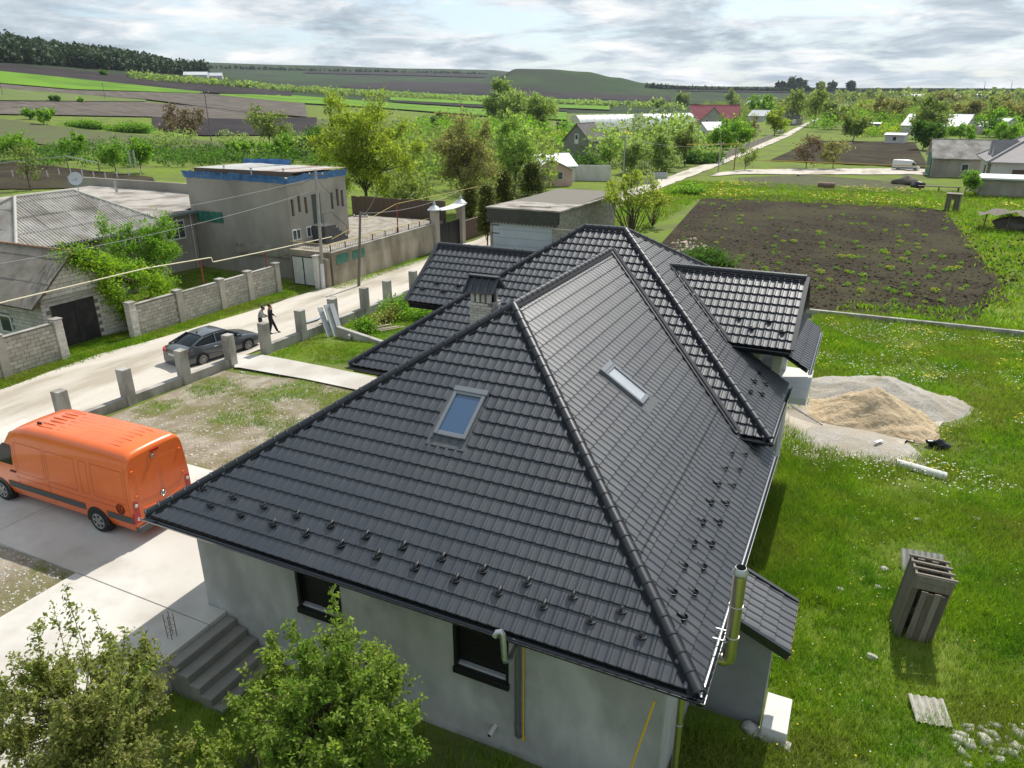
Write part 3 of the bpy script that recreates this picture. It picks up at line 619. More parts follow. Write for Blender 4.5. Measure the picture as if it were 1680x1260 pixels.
# attic balcony with its two posts, porch wall under it
q = MB(); q.box(-1.4, 0.40, 14.15, 17.1, -0.42, -0.18); q.build('balcony_slab', M_whitepl, house, bevel=0.01)
for yy in (16.75, 14.3): 
    q = MB(); q.box(-0.78, -0.5, yy-0.14, yy+0.14, -0.18, 1.72); q.build('porch_post', M_whitepl, house, bevel=0.01)
q = MB(); q.box(-0.74, -0.3, 14.4, 16.9, -4.05, -0.42); q.build('porch_wall', M_render, house)
M_shut = mat('black_shutter', (0.01, 0.01, 0.011), 0.5)
for (x0, x1, z0, z1) in (h1, h2):
    f = MB(); f.box(x0-0.03, x0+0.05, 0.64, 0.9, z0, z1); f.box(x1-0.05, x1+0.01, 0.64, 0.9, z0, z1); f.box(x0-0.03, x1+0.03, 0.58, 0.9, z0-0.14, z0+0.001)
    o = f.build('window', M_black, house, bevel=0.004, label='window with its black roller shutter down')
    s_ = MB()
    k = z0+0.1
    while k < z1: s_.box(x0+0.05, x1-0.05, 0.78, 0.80+0.012*(int(k*20) % 2), k, k+0.046); k += 0.05
    s_.build('shutter', M_shut, o)
    g = MB(); g.box(x0+0.05, x1-0.05, 0.70, 0.79, z0+0.005, z0+0.06); g.build('sill', mat('grey_sill', (0.42, 0.43, 0.44), 0.4), o)
# ---- pipes on the front wall
pt, pb = aty(822, 1040, -0.22), aty(828, 1086, -0.22); w_in = aty(846, 1066, 0.66)
q = MB(); q.tube([(pt[0]-0.1, -0.26, pt[2]-0.06), (pt[0]-0.06, -0.24, pt[2]+0.03), (pt[0], -0.22, pt[2]+0.05), (pt[0]+0.03, -0.22, pt[2]), (pb[0], -0.22, pb[2]+0.06)], 0.055, 12); q.tube([(pb[0], -0.22, pb[2]+0.1), (pb[0], -0.2, pb[2]), (pb[0]+0.05, -0.1, pb[2]-0.02), (w_in[0], 0.7, w_in[2]+0.1)], 0.05, 12); q.build('vent_pipe', M_galv, house, smooth=True)
a, c = aty(849, 1075, 0.6), aty(848, 1206, 0.6)
q = MB(); q.tube([(a[0], 0.6, -0.25), (a[0], 0.6, c[2]), (a[0]+0.01, 0.64, c[2]-0.05)], 0.058, 12); q.tube([(a[0], 0.6, c[2]+0.3), (a[0], 0.6, c[2]+0.22)], 0.066, 12); q.build('drain_pipe', M_greyp, house, smooth=True)
a, c = aty(859, 1075, 0.62), aty(857, 1212, 0.62)
q = MB(); q.tube([(a[0], 0.62, -0.25), (a[0], 0.62, c[2])], 0.018, 8); q.box(a[0]-0.03, a[0]+0.03, 0.6, 0.66, c[2]-0.03, c[2]+0.02); q.build('gas_pipe', M_yellow, house, smooth=True)
a = aty(813, 1192, 0.66); q = MB(); q.tube([(a[0], 0.7, a[2]+0.03), (a[0]-0.02, 0.42, a[2]-0.02)], 0.048, 12); q.build('drain_stub', mat('white_pipe', (0.55, 0.53, 0.5), 0.5), house, smooth=True)
q = MB(); q.lathe([(0.035, 0), (0.035, 0.004)], 12, Matrix.Translation((a[0]-0.021, 0.414, a[2]-0.021)) @ Matrix.Rotation(R(90), 4, 'X')); q.build('pipe_mouth', M_black, house)
a, c = aty(1074, 1150, 0.4), aty(1036, 1258, 0.15)
q = MB(); q.tube([a, (c[0], c[1], c[2]), (c[0]-0.02, c[1], c[2]-0.25)], 0.02, 8); q.build('gas_pipe', M_yellow, house, smooth=True)
# corner: downspout and the steel flue with its elbow and brackets
q = MB(); q.tube([(-0.33, 0.45, -0.3), (-0.33, 0.45, -3.9)], 0.06, 14); q.build('downspout', M_steel, house, smooth=True)
for z in (-1.2, -2.5):
    q = MB(); q.tube([(-0.33+0.066*math.cos(t), 0.45+0.066*math.sin(t), z) for t in np.linspace(-2.6, 1.6, 14)], 0.006, 6); q.build('pipe_clip', M_galv, house)
fx, fy = 0.25, 1.45
ft, fb = atx(1217, 930, fx)[2], atx(1196, 1080, fx)[2]
q = MB(); q.tube([(-0.7, fy, fb-0.12), (fx-0.06, fy, fb-0.06), (fx-0.01, fy, fb-0.02), (fx, fy, fb+0.1), (fx, fy, ft-0.1)], 0.112, 24); q.build('flue', M_steel, house, smooth=True, angle=R(30))
q = MB(); q.lathe([(0.114, ft-0.1), (0.138, ft-0.06), (0.138, ft-0.05), (0.09, ft+0.045), (0.085, ft+0.045), (0.083, ft+0.04)], 24, c=(fx, fy, 0)); q.build('flue_cowl', M_galv, house, smooth=True, angle=R(30))
q = MB(); q.lathe([(0.084, ft+0.046), (0.084, ft+0.05)], 20, c=(fx, fy, 0)); q.build('flue_mouth', mat('flue_hole_dark', (0.008, 0.008, 0.008), 1.0, spec=0.0), house)  # black disc over the pipe end, standing for its unlit inside
for z in (fb+0.5, fb+1.15):
    q = MB(); q.tube([(fx+0.117*math.cos(t), fy+0.117*math.sin(t), z) for t in np.linspace(0, 2*math.pi, 25)], 0.008, 6); q.build('flue_clamp', M_steel, house)
q = MB(); q.bar((-0.05, fy-0.14, fb+0.45), (0.2, fy-0.14, fb+0.45), 0.02); q.bar((-0.05, fy+0.14, fb+0.45), (0.2, fy+0.14, fb+0.45), 0.02); q.build('flue_bracket', M_galv, house)
# basement entrance under the little canopy
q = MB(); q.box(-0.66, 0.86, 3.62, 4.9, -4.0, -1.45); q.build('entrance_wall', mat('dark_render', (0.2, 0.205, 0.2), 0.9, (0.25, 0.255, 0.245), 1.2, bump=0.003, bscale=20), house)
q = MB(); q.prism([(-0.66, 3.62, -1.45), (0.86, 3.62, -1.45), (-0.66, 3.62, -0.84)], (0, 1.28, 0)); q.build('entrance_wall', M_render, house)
for p, q_ in ((a, c),):
    pass
# ------------------------------------------------------------------ vehicles
M_orange = mat('orange_paint', (0.72, 0.12, 0.012), 0.32, (0.78, 0.15, 0.018), 0.8, spec=0.5, coat=0.5)
M_tyre = mat('tyre_rubber', (0.02, 0.02, 0.02), 0.85)
M_rim = mat('wheel_alloy', (0.32, 0.32, 0.32), 0.4, metal=0.6)
M_trim = mat('grey_trim', (0.075, 0.078, 0.08), 0.6)
M_red = mat('red_lens', (0.42, 0.012, 0.012), 0.18, spec=0.6)
M_wlens = mat('clear_lens', (0.62, 0.6, 0.56), 0.2, spec=0.6)
M_win = mat('vehicle_glass', (0.012, 0.016, 0.018), 0.08, spec=0.2)
M_chrome = mat('chrome', (0.6, 0.6, 0.58), 0.2, metal=1.0)
def loft(stations, closed_ends=True):
    """stations: list of (x, [(halfwidth, z) ... bottom to top centre])"""
    b = MB(); P = []
    for x, hp in stations:
        P.append([(x, y, z) for y, z in hp]+[(x, -y, z) for y, z in hp[::-1][1:]])
    b.grid(P)
    if closed_ends: b.poly(P[0]); b.poly(P[-1])
    return b
def wheel(parent, x, y, r, wd, side, spokes, m_rim=None):
    w = MB(); M = Matrix.Translation((x, y, r)) @ Matrix.Rotation(R(90), 4, 'X')
    w.lathe([(r*0.6, -wd/2), (r*0.93, -wd/2), (r, -wd*0.32), (r, wd*0.32), (r*0.93, wd/2), (r*0.6, wd/2)], 28, M)
    o = w.build('wheel', M_tyre, parent, smooth=True, angle=R(35))
    s = MB(); yo = y+side*(wd/2-0.012)
    for k in range(spokes):
        a = 2*math.pi*k/spokes+0.2; s.bar((x+0.04*math.cos(a), yo, r+0.04*math.sin(a)), (x+r*0.62*math.cos(a), yo, r+r*0.62*math.sin(a)), r*0.62*2.2/spokes, 0.03, (0, 1, 0))
    s.tube([(x+r*0.63*math.cos(t), yo, r+r*0.63*math.sin(t)) for t in np.linspace(0, 2*math.pi, 29)], 0.022, 6, False)
    s.lathe([(0.07, -0.02), (0.07, 0.02)], 14, Matrix.Translation((x, yo, r)) @ Matrix.Rotation(R(90), 4, 'X')); s.build('rim', m_rim or M_rim, o)
    d = MB(); d.lathe([(r*0.6, -0.01), (r*0.6, 0.01)], 24, Matrix.Translation((x, yo-side*0.06, r)) @ Matrix.Rotation(R(90), 4, 'X')); d.build('brake_disc', M_black, o)
    return o
def emblem(parent, c, ux, uz, r, m):
    """round two-letter badge: ring, V above W"""
    c, ux, uz = Vector(c), Vector(ux), Vector(uz); b = MB(); nrm = ux.cross(uz)
    P = lambda a, d: c+ux*a*r+uz*d*r
    b.tube([P(math.cos(t), math.sin(t)) for t in np.linspace(0, 2*math.pi, 29)], r*0.09, 6, False)
    def stroke(pts):
        for p, q in zip(pts[:-1], pts[1:]): b.bar(P(*p), P(*q), r*0.15, r*0.08, nrm)
    stroke([(-0.36, 0.88), (0.0, 0.12), (0.36, 0.88)]); stroke([(-0.82, 0.5), (-0.38, -0.86), (0.0, 0.02), (0.38, -0.86), (0.82, 0.5)])
    b.build('badge', m, parent)
def make_van(name, label, cat, paint, L=6.94, WB=4.325, H=2.74, front_ov=1.02, group=None, detail=True):
    t = thing(name, label, cat, group=group); hw = 0.985
    def W(z):  # half width by height
        return np.interp(z, [0.30, 0.42, 0.62, 1.0, 1.4, 2.0, 2.4, 2.62, 2.74], [0.86, 0.93, 0.965, 0.985, 0.985, 0.945, 0.90, 0.85, 0.80])
    tops = [(-L, 2.56), (-L+0.015, 2.62), (-L+0.05, 2.675), (-L+0.16, 2.715), (-L+1.2, 2.74), (-4.0, 2.74), (-2.7, 2.70), (-2.2, 2.60), (-1.85, 2.40), (-1.55, 2.02), (-1.2, 1.62), (-0.95, 1.36), (-0.75, 1.25), (-0.4, 1.12), (-0.15, 0.98), (-0.03, 0.80), (0.0, 0.6)]
    tops = [(x, z*H/2.74) for x, z in tops]
    st = []
    for x, zt in tops:
        zb = 0.34; hp = [(0.0, zb)]; ft_ = np.interp(x, [-0.75, -0.3, 0.0], [1.0, 0.93, 0.7])
        nl = 22
        for i in range(nl):
            f = i/(nl-1); z = zb+(zt-zb)*(1-(1-f)**1.35); w = W(min(z, 2.74))*ft_
            fr = (zt-z)/0.14
            if fr < 1: w -= 0.10*(1-max(fr, 0))**2.2*ft_
            hp.append((w, z))
        hp += [(hp[-1][0]*0.93, zt+0.012), (hp[-1][0]*0.55, zt+0.028), (0.0, zt+0.035)]
        st.append((x, hp))
    b = loft(st); body = b.build('body', paint, t, smooth=True, angle=R(38))
    xr, xf = -front_ov-WB, -front_ov
    def side_patch(nm, pts, m, off=0.006, parent=t, s=1):
        q = MB(); P = [[(x, s*(W(z)+off), z) for x, z in row] for row in pts]; q.grid(P); q.grid([[(p[0], p[1]-s*0.02, p[2]) for p in row] for row in P][::-1]); return q.build(nm, m, parent, recalc=False)
    for s in (1, -1):
        rows = [[(x, z) for x in np.linspace(a, c, 12)] for z, a, c in ((1.42, -1.92, -0.98), (1.6, -1.93, -1.14), (1.8, -1.95, -1.3), (2.0, -1.97, -1.5), (2.08, -1.95, -1.6))]
        side_patch('side_window', rows, M_win, 0.008, s=s)
        for a, c in ((-L+0.06, xr-0.46), (xr+0.46, xf-0.47)):
            side_patch('rub_strip', [[(x, z) for x in np.linspace(a, c, 6)] for z in (0.62, 0.72, 0.83)], M_trim, 0.016, s=s)
        for xw in (xr, xf):
            q = MB(); q.prism([(xw+0.46*math.cos(a), s*0.9, max(0.3, 0.36+0.46*math.sin(a))) for a in np.linspace(-0.15, math.pi+0.15, 18)], (0, s*0.085, 0)); q.build('wheel_arch', M_black, t)
            wheel(t, xw, s*0.885, 0.36, 0.235, s, 6)
            q = MB(); q.box(xw-0.45, xw-0.43, s*0.92-0.1, s*0.92+0.08, 0.15, 0.5); q.build('mud_flap', M_black, t)
        for x, z0, z1 in ((-2.05, 0.45, 2.12), (-1.0, 0.5, 1.4), (-3.45, 0.45, 2.55), (-L+0.16, 0.45, 2.45)):
            side_patch('door_seam', [[(x-0.006, z), (x+0.006, z)] for z in np.linspace(z0, z1, 8)], M_trim, 0.003, s=s)
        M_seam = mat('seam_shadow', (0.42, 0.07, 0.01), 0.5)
        for x0, x1 in ((-3.35, -2.15), (-4.75, -3.55), (xr+0.1, -4.95), (-L+0.26, xr-0.08)):   # pressed side fields, crease shade drawn as darker orange strips
            for zz in (1.22, 2.2): side_patch('pressed_edge_shade', [[(x, z) for x in np.linspace(x0, x1, 5)] for z in (zz-0.006, zz+0.006)], M_seam, 0.004, s=s)
            for xx in (x0, x1): side_patch('pressed_edge_shade', [[(xx-0.005, z), (xx+0.005, z)] for z in np.linspace(1.22, 2.2, 7)], M_seam, 0.004, s=s)
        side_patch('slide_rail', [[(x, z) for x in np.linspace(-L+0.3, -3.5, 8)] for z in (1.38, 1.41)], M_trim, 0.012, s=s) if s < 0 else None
        side_patch('body_crease_shade', [[(x, z) for x in np.linspace(-L+0.2, -1.9, 10)] for z in (1.04, 1.05)], M_seam, 0.003, s=s)
        q = MB(); q.box(-1.98, -1.74, s*0.985, s*1.015, 1.18, 1.23); q.build('door_handle', M_black, t, bevel=0.006)
        q = MB(); q.box(-0.98, -0.8, s*1.0, s*1.2, 1.45, 1.85); q.build('wing_mirror', M_black, t, bevel=0.03)
        q = MB(); q.prism([(-L-0.012, s*0.80, 0.66), (-L-0.012, s*0.80, 1.30), (-L-0.012, s*0.90, 1.34), (-L-0.012, s*0.97, 1.34), (-L-0.012, s*0.995, 0.66)], (0.10, 0, 0)); tl = q.build('tail_light', M_red, t, bevel=0.012)
        for zz in (0.78, 1.20):
            q = MB(); q.lathe([(0.05, -0.008), (0.05, 0.012), (0.03, 0.02)], 14, Matrix.Translation((-L-0.018, s*0.885, zz)) @ Matrix.Rotation(R(-90), 4, 'Y')); q.build('lens', M_wlens, tl)
        # rear door leaf: slightly raised panel with a pressed field
        q = MB(); q.prism([(-L-0.006, s*0.012, 0.56), (-L-0.006, s*0.78, 0.60), (-L-0.006, s*0.80, 1.4), (-L-0.002, s*0.79, 2.36), (-L+0.0, s*0.7, 2.5), (-L+0.0, s*0.012, 2.54)], (0.05, 0, 0)); dr = q.build('rear_door', paint, t, bevel=0.012)
        q = MB(); q.prism([(-L-0.014, s*0.09, 1.2), (-L-0.014, s*0.74, 1.28), (-L-0.004, s*0.73, 2.16), (-L-0.002, s*0.64, 2.25), (-L-0.002, s*0.09, 2.28)], (0.03, 0, 0)); q.build('pressed_panel', paint, dr, bevel=0.01)
        q = MB(); q.bar((-L-0.012, s*0.10, 0.93), (-L-0.012, s*0.70, 1.02), 0.02, 0.03); q.build('swage_line', paint, dr, bevel=0.004)
        for zz in (0.75, 1.45, 2.2):
            q = MB(); q.box(-L-0.03, -L+0.03, s*0.80-0.03, s*0.80+0.05, zz-0.03, zz+0.03); q.build('hinge', paint, dr, bevel=0.006)
        q = MB(); q.lathe([(0.028, 0), (0.028, 0.02), (0.02, 0.03)], 12, Matrix.Translation((-L-0.01, s*0.55, 0.86)) @ Matrix.Rotation(R(-90), 4, 'Y')); q.build('lock', M_trim, dr)
    q = MB(); q.box(-L-0.07, -L+0.1, -0.96, 0.96, 0.36, 0.54); q.build('rear_bumper', M_trim, t, bevel=0.03)
    q = MB(); q.box(-L-0.02, -L+0.03, -0.14, 0.14, 2.50, 2.56); q.build('brake_light', M_red, t)
    q = MB(); q.box(-L-0.05, -L+0.02, 0.05, 0.14, 2.34, 2.43); q.build('reversing_camera', M_chrome, t, bevel=0.01)
    q = MB(); q.box(-L-0.035, -L, -0.3, -0.06, 0.9, 0.96); q.build('door_handle', M_chrome, t, bevel=0.008)
    q = MB(); q.box(-L-0.025, -L, 0.1, 0.62, 0.63, 0.75); q.build('number_plate', M_whitepl, t)
    ws = [[(x, y*(W(z)-0.16+0.0), z+0.02) for y in np.linspace(-1, 1, 10)] for x, z in ((-1.78, 2.32), (-1.5, 1.98), (-1.2, 1.65), (-0.98, 1.42))]
    q = MB(); q.grid([[(p[0]+0.03, p[1], p[2]+0.04) for p in r_] for r_ in ws]); q.build('windscreen', M_win, t, recalc=False)
    for i in range(7):   # pressed roof ribs
        y = -0.54+i*0.18
        for a, c in ((-6.35, -5.75), (-5.55, -4.65), (-4.45, -3.75), (-3.55, -2.95)):
            o_ = 0.12*(i % 2); q = MB(); q.box(a+o_, c+o_, y-0.012, y+0.012, 2.75*H/2.74, (2.777-0.016*(y/0.54)**2)*H/2.74); q.build('roof_rib', paint, t, bevel=0.004)
    q = MB(); q.box(-2.95, -2.8, 0.45, 0.5, 2.72, 2.80); q.build('aerial', M_black, t)
    if detail:
        emblem(t, (-L+0.52, W(1.02)+0.014, 1.02), (-1, 0, 0), (0, 0, 1), 0.15, mat('dark_red_print', (0.16, 0.02, 0.008), 0.5))
        emblem(t, (-L-0.035, 0.0, 1.16), (0, -1, 0), (0, 0, 1), 0.075, M_chrome)
        q = MB(); q.lathe([(0.082, 0), (0.082, 0.012)], 20, Matrix.Translation((-L-0.028, 0.0, 1.16)) @ Matrix.Rotation(R(90), 4, 'Y')); q.build('badge_disc', M_trim, t)
    return t
def place_axle(t, rear, front, xr, xf, yside):
    """put a vehicle so that its wheels on one side stand on two ground points"""
    d = Vector(front)-Vector(rear); a = math.atan2(d.y, d.x); M = Matrix.Rotation(a, 4, 'Z')
    t.rotation_euler = (0, 0, a); o = (Vector(rear)+Vector(front))/2-(M @ Vector(((xr+xf)/2, yside, 0))); t.location = (o.x, o.y, (rear[2]+front[2])/2)
van = make_van('delivery_van', 'bright orange high roof panel van parked on the concrete drive', 'van', M_orange)
rw, fw = atz(170, 872, ZD), atz(10, 819, ZD)
place_axle(van, rw, fw, -1.02-4.325, -1.02, 0.95)
# ---- grey saloon on the road
M_carpaint = mat('graphite_paint', (0.06, 0.065, 0.075), 0.25, spec=0.6, coat=0.7)
def make_saloon(name, label, cat, paint, L=4.86, group=None):
    t = thing(name, label, cat, group=group); k = L/4.86
    st = []
    for x, zt, w in ((-2.43, 0.72, 0.74), (-2.40, 0.92, 0.80), (-2.2, 1.02, 0.88), (-1.7, 1.05, 0.915), (-0.9, 1.0, 0.925), (0.2, 0.97, 0.925), (0.95, 0.96, 0.92), (1.5, 0.90, 0.90), (2.05, 0.80, 0.86), (2.33, 0.68, 0.76), (2.42, 0.55, 0.66)):
        zb = 0.2; hp = [(0, zb), (w*0.93, zb), (w, zb+0.16), (w, zb+(zt-zb)*0.5), (w*0.985, zb+(zt-zb)*0.78), (w*0.93, zt-0.03), (w*0.8, zt), (w*0.4, zt+0.02), (0, zt+0.025)]
        st.append((x*k, hp))
    loft(st).build('body', paint, t, smooth=True, angle=R(50))
    cab = []
    for x, zt, w0, w1 in ((-1.85, 1.03, 0.80, 0.78), (-1.45, 1.22, 0.80, 0.70), (-0.95, 1.41, 0.81, 0.62), (-0.3, 1.46, 0.82, 0.60), (0.25, 1.44, 0.82, 0.62), (0.7, 1.24, 0.81, 0.70), (1.12, 0.98, 0.80, 0.78)):
        cab.append((x*k, [(0, 0.9), (w0, 0.93), (w0*0.5+w1*0.5+0.02, (0.93+zt)/2+0.03), (w1, zt-0.02), (w1*0.6, zt+0.015), (0, zt+0.025)]))
    loft(cab).build('glasshouse', M_win, t, smooth=True, angle=R(50))
    rf = [(x*k, [(0, z-0.01), (w, z-0.015), (w*0.97, z+0.02), (w*0.5, z+0.045), (0, z+0.05)]) for x, z, w in ((-1.02, 1.40, 0.63), (-0.7, 1.44, 0.63), (-0.3, 1.46, 0.625), (0.2, 1.445, 0.635), (0.3, 1.42, 0.64))]
    loft(rf).build('roof', paint, t, smooth=True, angle=R(50))
    for s in (1, -1):
        q = MB()
        for p, r_ in (((-1.98, 0.86, 1.02), (-1.0, 0.655, 1.41)), ((1.2, 0.84, 0.96), (0.28, 0.665, 1.42)), ((-0.42, 0.835, 0.96), (-0.38, 0.655, 1.44))):
            q.bar((p[0]*k, s*p[1], p[2]), (r_[0]*k, s*r_[1], r_[2]), 0.09 if p[0] < -1 else 0.06, 0.05, (0, s, 0.3))
        q.build('pillar', paint, t)
        q = MB(); q.tube([(x*k, s*y, z) for x, y, z in ((-1.7, 0.80, 1.10), (-1.5, 0.83, 0.985), (-0.4, 0.85, 0.965), (0.95, 0.84, 0.955))], 0.012, 6); q.tube([(x*k, s*y, z) for x, y, z in ((-1.7, 0.80, 1.10), (-1.0, 0.70, 1.36), (-0.3, 0.68, 1.41), (0.3, 0.69, 1.37))], 0.010, 6); q.build('chrome_trim', M_chrome, t)
        q = MB(); q.prism([(-2.45*k, s*0.42, 0.80), (-2.45*k, s*0.74, 0.84), (-2.1*k, s*0.90, 0.86), (-2.1*k, s*0.905, 0.98), (-2.42*k, s*0.74, 0.97), (-2.45*k, s*0.42, 0.93)], (0.04, -s*0.02, 0)); q.build('tail_light', M_red, t)
        for xw in (-1.36, 1.41):
            q = MB(); q.prism([((xw*k)+0.37*math.cos(a), s*0.80, max(0.18, 0.33+0.37*math.sin(a))) for a in np.linspace(-0.2, math.pi+0.2, 18)], (0, s*0.135, 0)); q.build('wheel_arch', M_black, t)
            wheel(t, xw*k, s*0.84, 0.325, 0.22, s, 10)
        q = MB(); q.box(0.75*k, 0.95*k, s*0.92, s*1.07, 0.95, 1.08); q.build('wing_mirror', paint, t, bevel=0.03)
        for xx in (-0.55, 0.5):
            q = MB(); q.box(xx*k-0.1, xx*k+0.1, s*0.92, s*0.95, 0.80, 0.83); q.build('door_handle', M_chrome, t, bevel=0.006)
    q = MB(); q.prism([(-2.43*k, -0.26, 0.66), (-2.43*k, 0.26, 0.66), (-2.43*k, 0.26, 0.78), (-2.43*k, -0.26, 0.78)], (-0.02, 0, 0)); q.build('number_plate', M_whitepl, t)
    q = MB(); q.prism([(-0.95*k, -0.03, 1.45), (-0.8*k, -0.03, 1.47), (-0.92*k, -0.03, 1.53)], (0, 0.03, 0)); q.build('aerial', M_black, t)
    return t
ZR = -3.84
sedan = make_saloon('saloon_car', 'dark grey saloon car parked on the road behind the concrete fence posts', 'car', M_carpaint)
place_axle(sedan, (*atz(337, 601, ZR)[:2], ZR+0.06), (*atz(408, 577.5, ZR)[:2], ZR+0.06), -1.36, 1.41, -0.93)

# ------------------------------------------------------------------ two people on the road
M_skin = mat('skin', (0.42, 0.24, 0.16), 0.6)
def skin_obj(name, joints, edges, m, parent=None, sub=2, root=0):
    me = bpy.data.meshes.new(name); me.from_pydata([j[0] for j in joints], edges, []); me.update(); me.materials.append(m)
    o = link_mesh(name, me, parent); md = o.modifiers.new('skin', 'SKIN'); md.use_smooth_shade = True
    for i, j in enumerate(joints):
        sv = me.skin_vertices[0].data[i]; sv.radius = j[1] if isinstance(j[1], tuple) else (j[1], j[1]); sv.use_root = (i == root)
    sd = o.modifiers.new('sub', 'SUBSURF'); sd.levels = sd.render_levels = sub
    return o
def make_person(label, P, top, trousers, hairc, group=None):
    """P: dict of joint positions in metres, feet on z = 0, facing +x"""
    J = ['pelvis', 'waist', 'chest', 'neck', 'head', 'shL', 'elL', 'wrL', 'shR', 'elR', 'wrR', 'hpL', 'knL', 'anL', 'toL', 'hpR', 'knR', 'anR', 'toR']
    rad = dict(pelvis=(0.15, 0.11), waist=(0.135, 0.1), chest=(0.16, 0.115), neck=0.055, head=(0.085, 0.1), hpL=0.09, hpR=0.09, knL=0.06, knR=0.06, anL=0.042, anR=0.042, toL=0.035, toR=0.035, shL=0.06, shR=0.06, elL=0.045, elR=0.045, wrL=0.03, wrR=0.03)
    ix = {n: i for i, n in enumerate(J)}
    E = [('pelvis', 'waist'), ('waist', 'chest'), ('chest', 'neck'), ('neck', 'head'), ('chest', 'shL'), ('shL', 'elL'), ('elL', 'wrL'), ('chest', 'shR'), ('shR', 'elR'), ('elR', 'wrR'), ('pelvis', 'hpL'), ('hpL', 'knL'), ('knL', 'anL'), ('anL', 'toL'), ('pelvis', 'hpR'), ('hpR', 'knR'), ('knR', 'anR'), ('anR', 'toR')]
    js = [(P[n], rad[n]) for n in J]; es = [(ix[a], ix[b]) for a, b in E]
    for sd in 'LR':      # hands: palm, four fingers and a thumb, lightly curled
        w = Vector(P['wr'+sd]); d = (w-Vector(P['el'+sd])).normalized(); sx = d.cross(Vector((0, 0, 1)));  sx = sx.normalized() if sx.length > 0.1 else Vector((0, 1, 0)); dn = d.cross(sx)
        k = len(js); js.append((w+d*0.06, (0.035, 0.018))); es.append((ix['wr'+sd], k))
        for f in range(4):
            off = sx*(0.027-0.018*f); l = (0.075, 0.085, 0.08, 0.062)[f]
            a_ = len(js); js.append((w+d*0.10+off, 0.009)); js.append((w+d*(0.10+l*0.6)+off+dn*0.012, 0.008)); js.append((w+d*(0.10+l)+off+dn*0.035, 0.007)); es += [(k, a_), (a_, a_+1), (a_+1, a_+2)]
        a_ = len(js); js.append((w+d*0.05+sx*0.05+dn*0.01, 0.010)); js.append((w+d*0.095+sx*0.06+dn*0.02, 0.008)); es += [(k, a_), (a_, a_+1)]
    body = skin_obj('person', js, es, M_skin); tag(body, label, 'person', group)
    grow = lambda n, g: (P[n], tuple(r+g for r in (rad[n] if isinstance(rad[n], tuple) else (rad[n], rad[n]))))
    def cloth(nm, names, edges, m, g):
        skin_obj(nm, [grow(n, g) for n in names], [(names.index(a), names.index(b)) for a, b in edges], m, body)
    cloth('jacket', ['chest', 'waist', 'pelvis', 'shL', 'elL', 'wrL', 'shR', 'elR', 'wrR'], [('chest', 'waist'), ('waist', 'pelvis'), ('chest', 'shL'), ('shL', 'elL'), ('elL', 'wrL'), ('chest', 'shR'), ('shR', 'elR'), ('elR', 'wrR')], top, 0.03)
    cloth('trousers', ['pelvis', 'waist', 'hpL', 'knL', 'anL', 'hpR', 'knR', 'anR'], [('pelvis', 'waist'), ('pelvis', 'hpL'), ('hpL', 'knL'), ('knL', 'anL'), ('pelvis', 'hpR'), ('hpR', 'knR'), ('knR', 'anR')], trousers, 0.024)
    for s in 'LR': cloth('shoe', ['an'+s, 'to'+s], [('an'+s, 'to'+s)], M_black, 0.018)
    hd = Vector(P['head']); b = MB()
    hp = [[(hd.x-0.012+0.108*math.cos(a)*math.cos(e), hd.y+0.092*math.sin(a)*math.cos(e), hd.z+0.04+0.125*math.sin(e)) for a in np.linspace(0.75, 2*math.pi-0.75, 14)] for e in np.linspace(-0.25, 1.5, 7)]
    b.grid(hp); b.build('hair', hairc, body, smooth=True)
    f = MB(); f.lathe([(0.0, -0.12), (0.05, -0.115), (0.078, -0.06), (0.086, 0.0), (0.084, 0.06), (0.06, 0.115), (0.0, 0.13)], 14, Matrix.Translation(hd+Vector((0.005, 0, 0.02))) @ Matrix.Diagonal((1.12, 0.95, 1, 1)))
    f.prism([(hd.x+0.09, hd.y-0.012, hd.z-0.005), (hd.x+0.122, hd.y, hd.z-0.012), (hd.x+0.09, hd.y+0.012, hd.z-0.005), (hd.x+0.09, hd.y, hd.z+0.045)], (0.002, 0, -0.004))
    for s in (1, -1): f.lathe([(0.0, -0.03), (0.012, -0.02), (0.014, 0.02), (0.0, 0.032)], 8, Matrix.Translation(hd+Vector((0.0, s*0.083, 0.01))))
    f.build('face', M_skin, body, smooth=True)
    e = MB()
    for s in (1, -1): e.lathe([(0, -0.008), (0.012, 0), (0, 0.008)], 8, Matrix.Translation(hd+Vector((0.09, s*0.033, 0.022))))
    e.box(hd.x+0.083, hd.x+0.092, hd.y-0.025, hd.y+0.025, hd.z-0.062, hd.z-0.054); e.build('eyes_and_mouth', mat('dark_features', (0.06, 0.03, 0.025), 0.6), body)
    return body
M_suit = mat('black_suit', (0.012, 0.012, 0.014), 0.8); M_shirtg = mat('grey_shirt', (0.36, 0.35, 0.34), 0.85, (0.25, 0.24, 0.24), 12); M_hair = mat('dark_hair', (0.015, 0.011, 0.009), 0.6)
pA = dict(pelvis=(0, 0, 0.95), waist=(0, 0, 1.12), chest=(-0.01, 0, 1.36), neck=(0.0, 0, 1.52), head=(0.03, 0, 1.63), shL=(0, 0.19, 1.42), elL=(0.02, 0.27, 1.15), wrL=(0.2, 0.24, 1.02), shR=(0, -0.19, 1.42), elR=(0.1, -0.28, 1.2), wrR=(0.13, -0.14, 1.48),
          hpL=(0, 0.09, 0.9), knL=(0.16, 0.1, 0.5), anL=(0.30, 0.1, 0.09), toL=(0.46, 0.11, 0.035), hpR=(0, -0.09, 0.9), knR=(-0.02, -0.1, 0.5), anR=(-0.14, -0.1, 0.09), toR=(0.02, -0.12, 0.035))
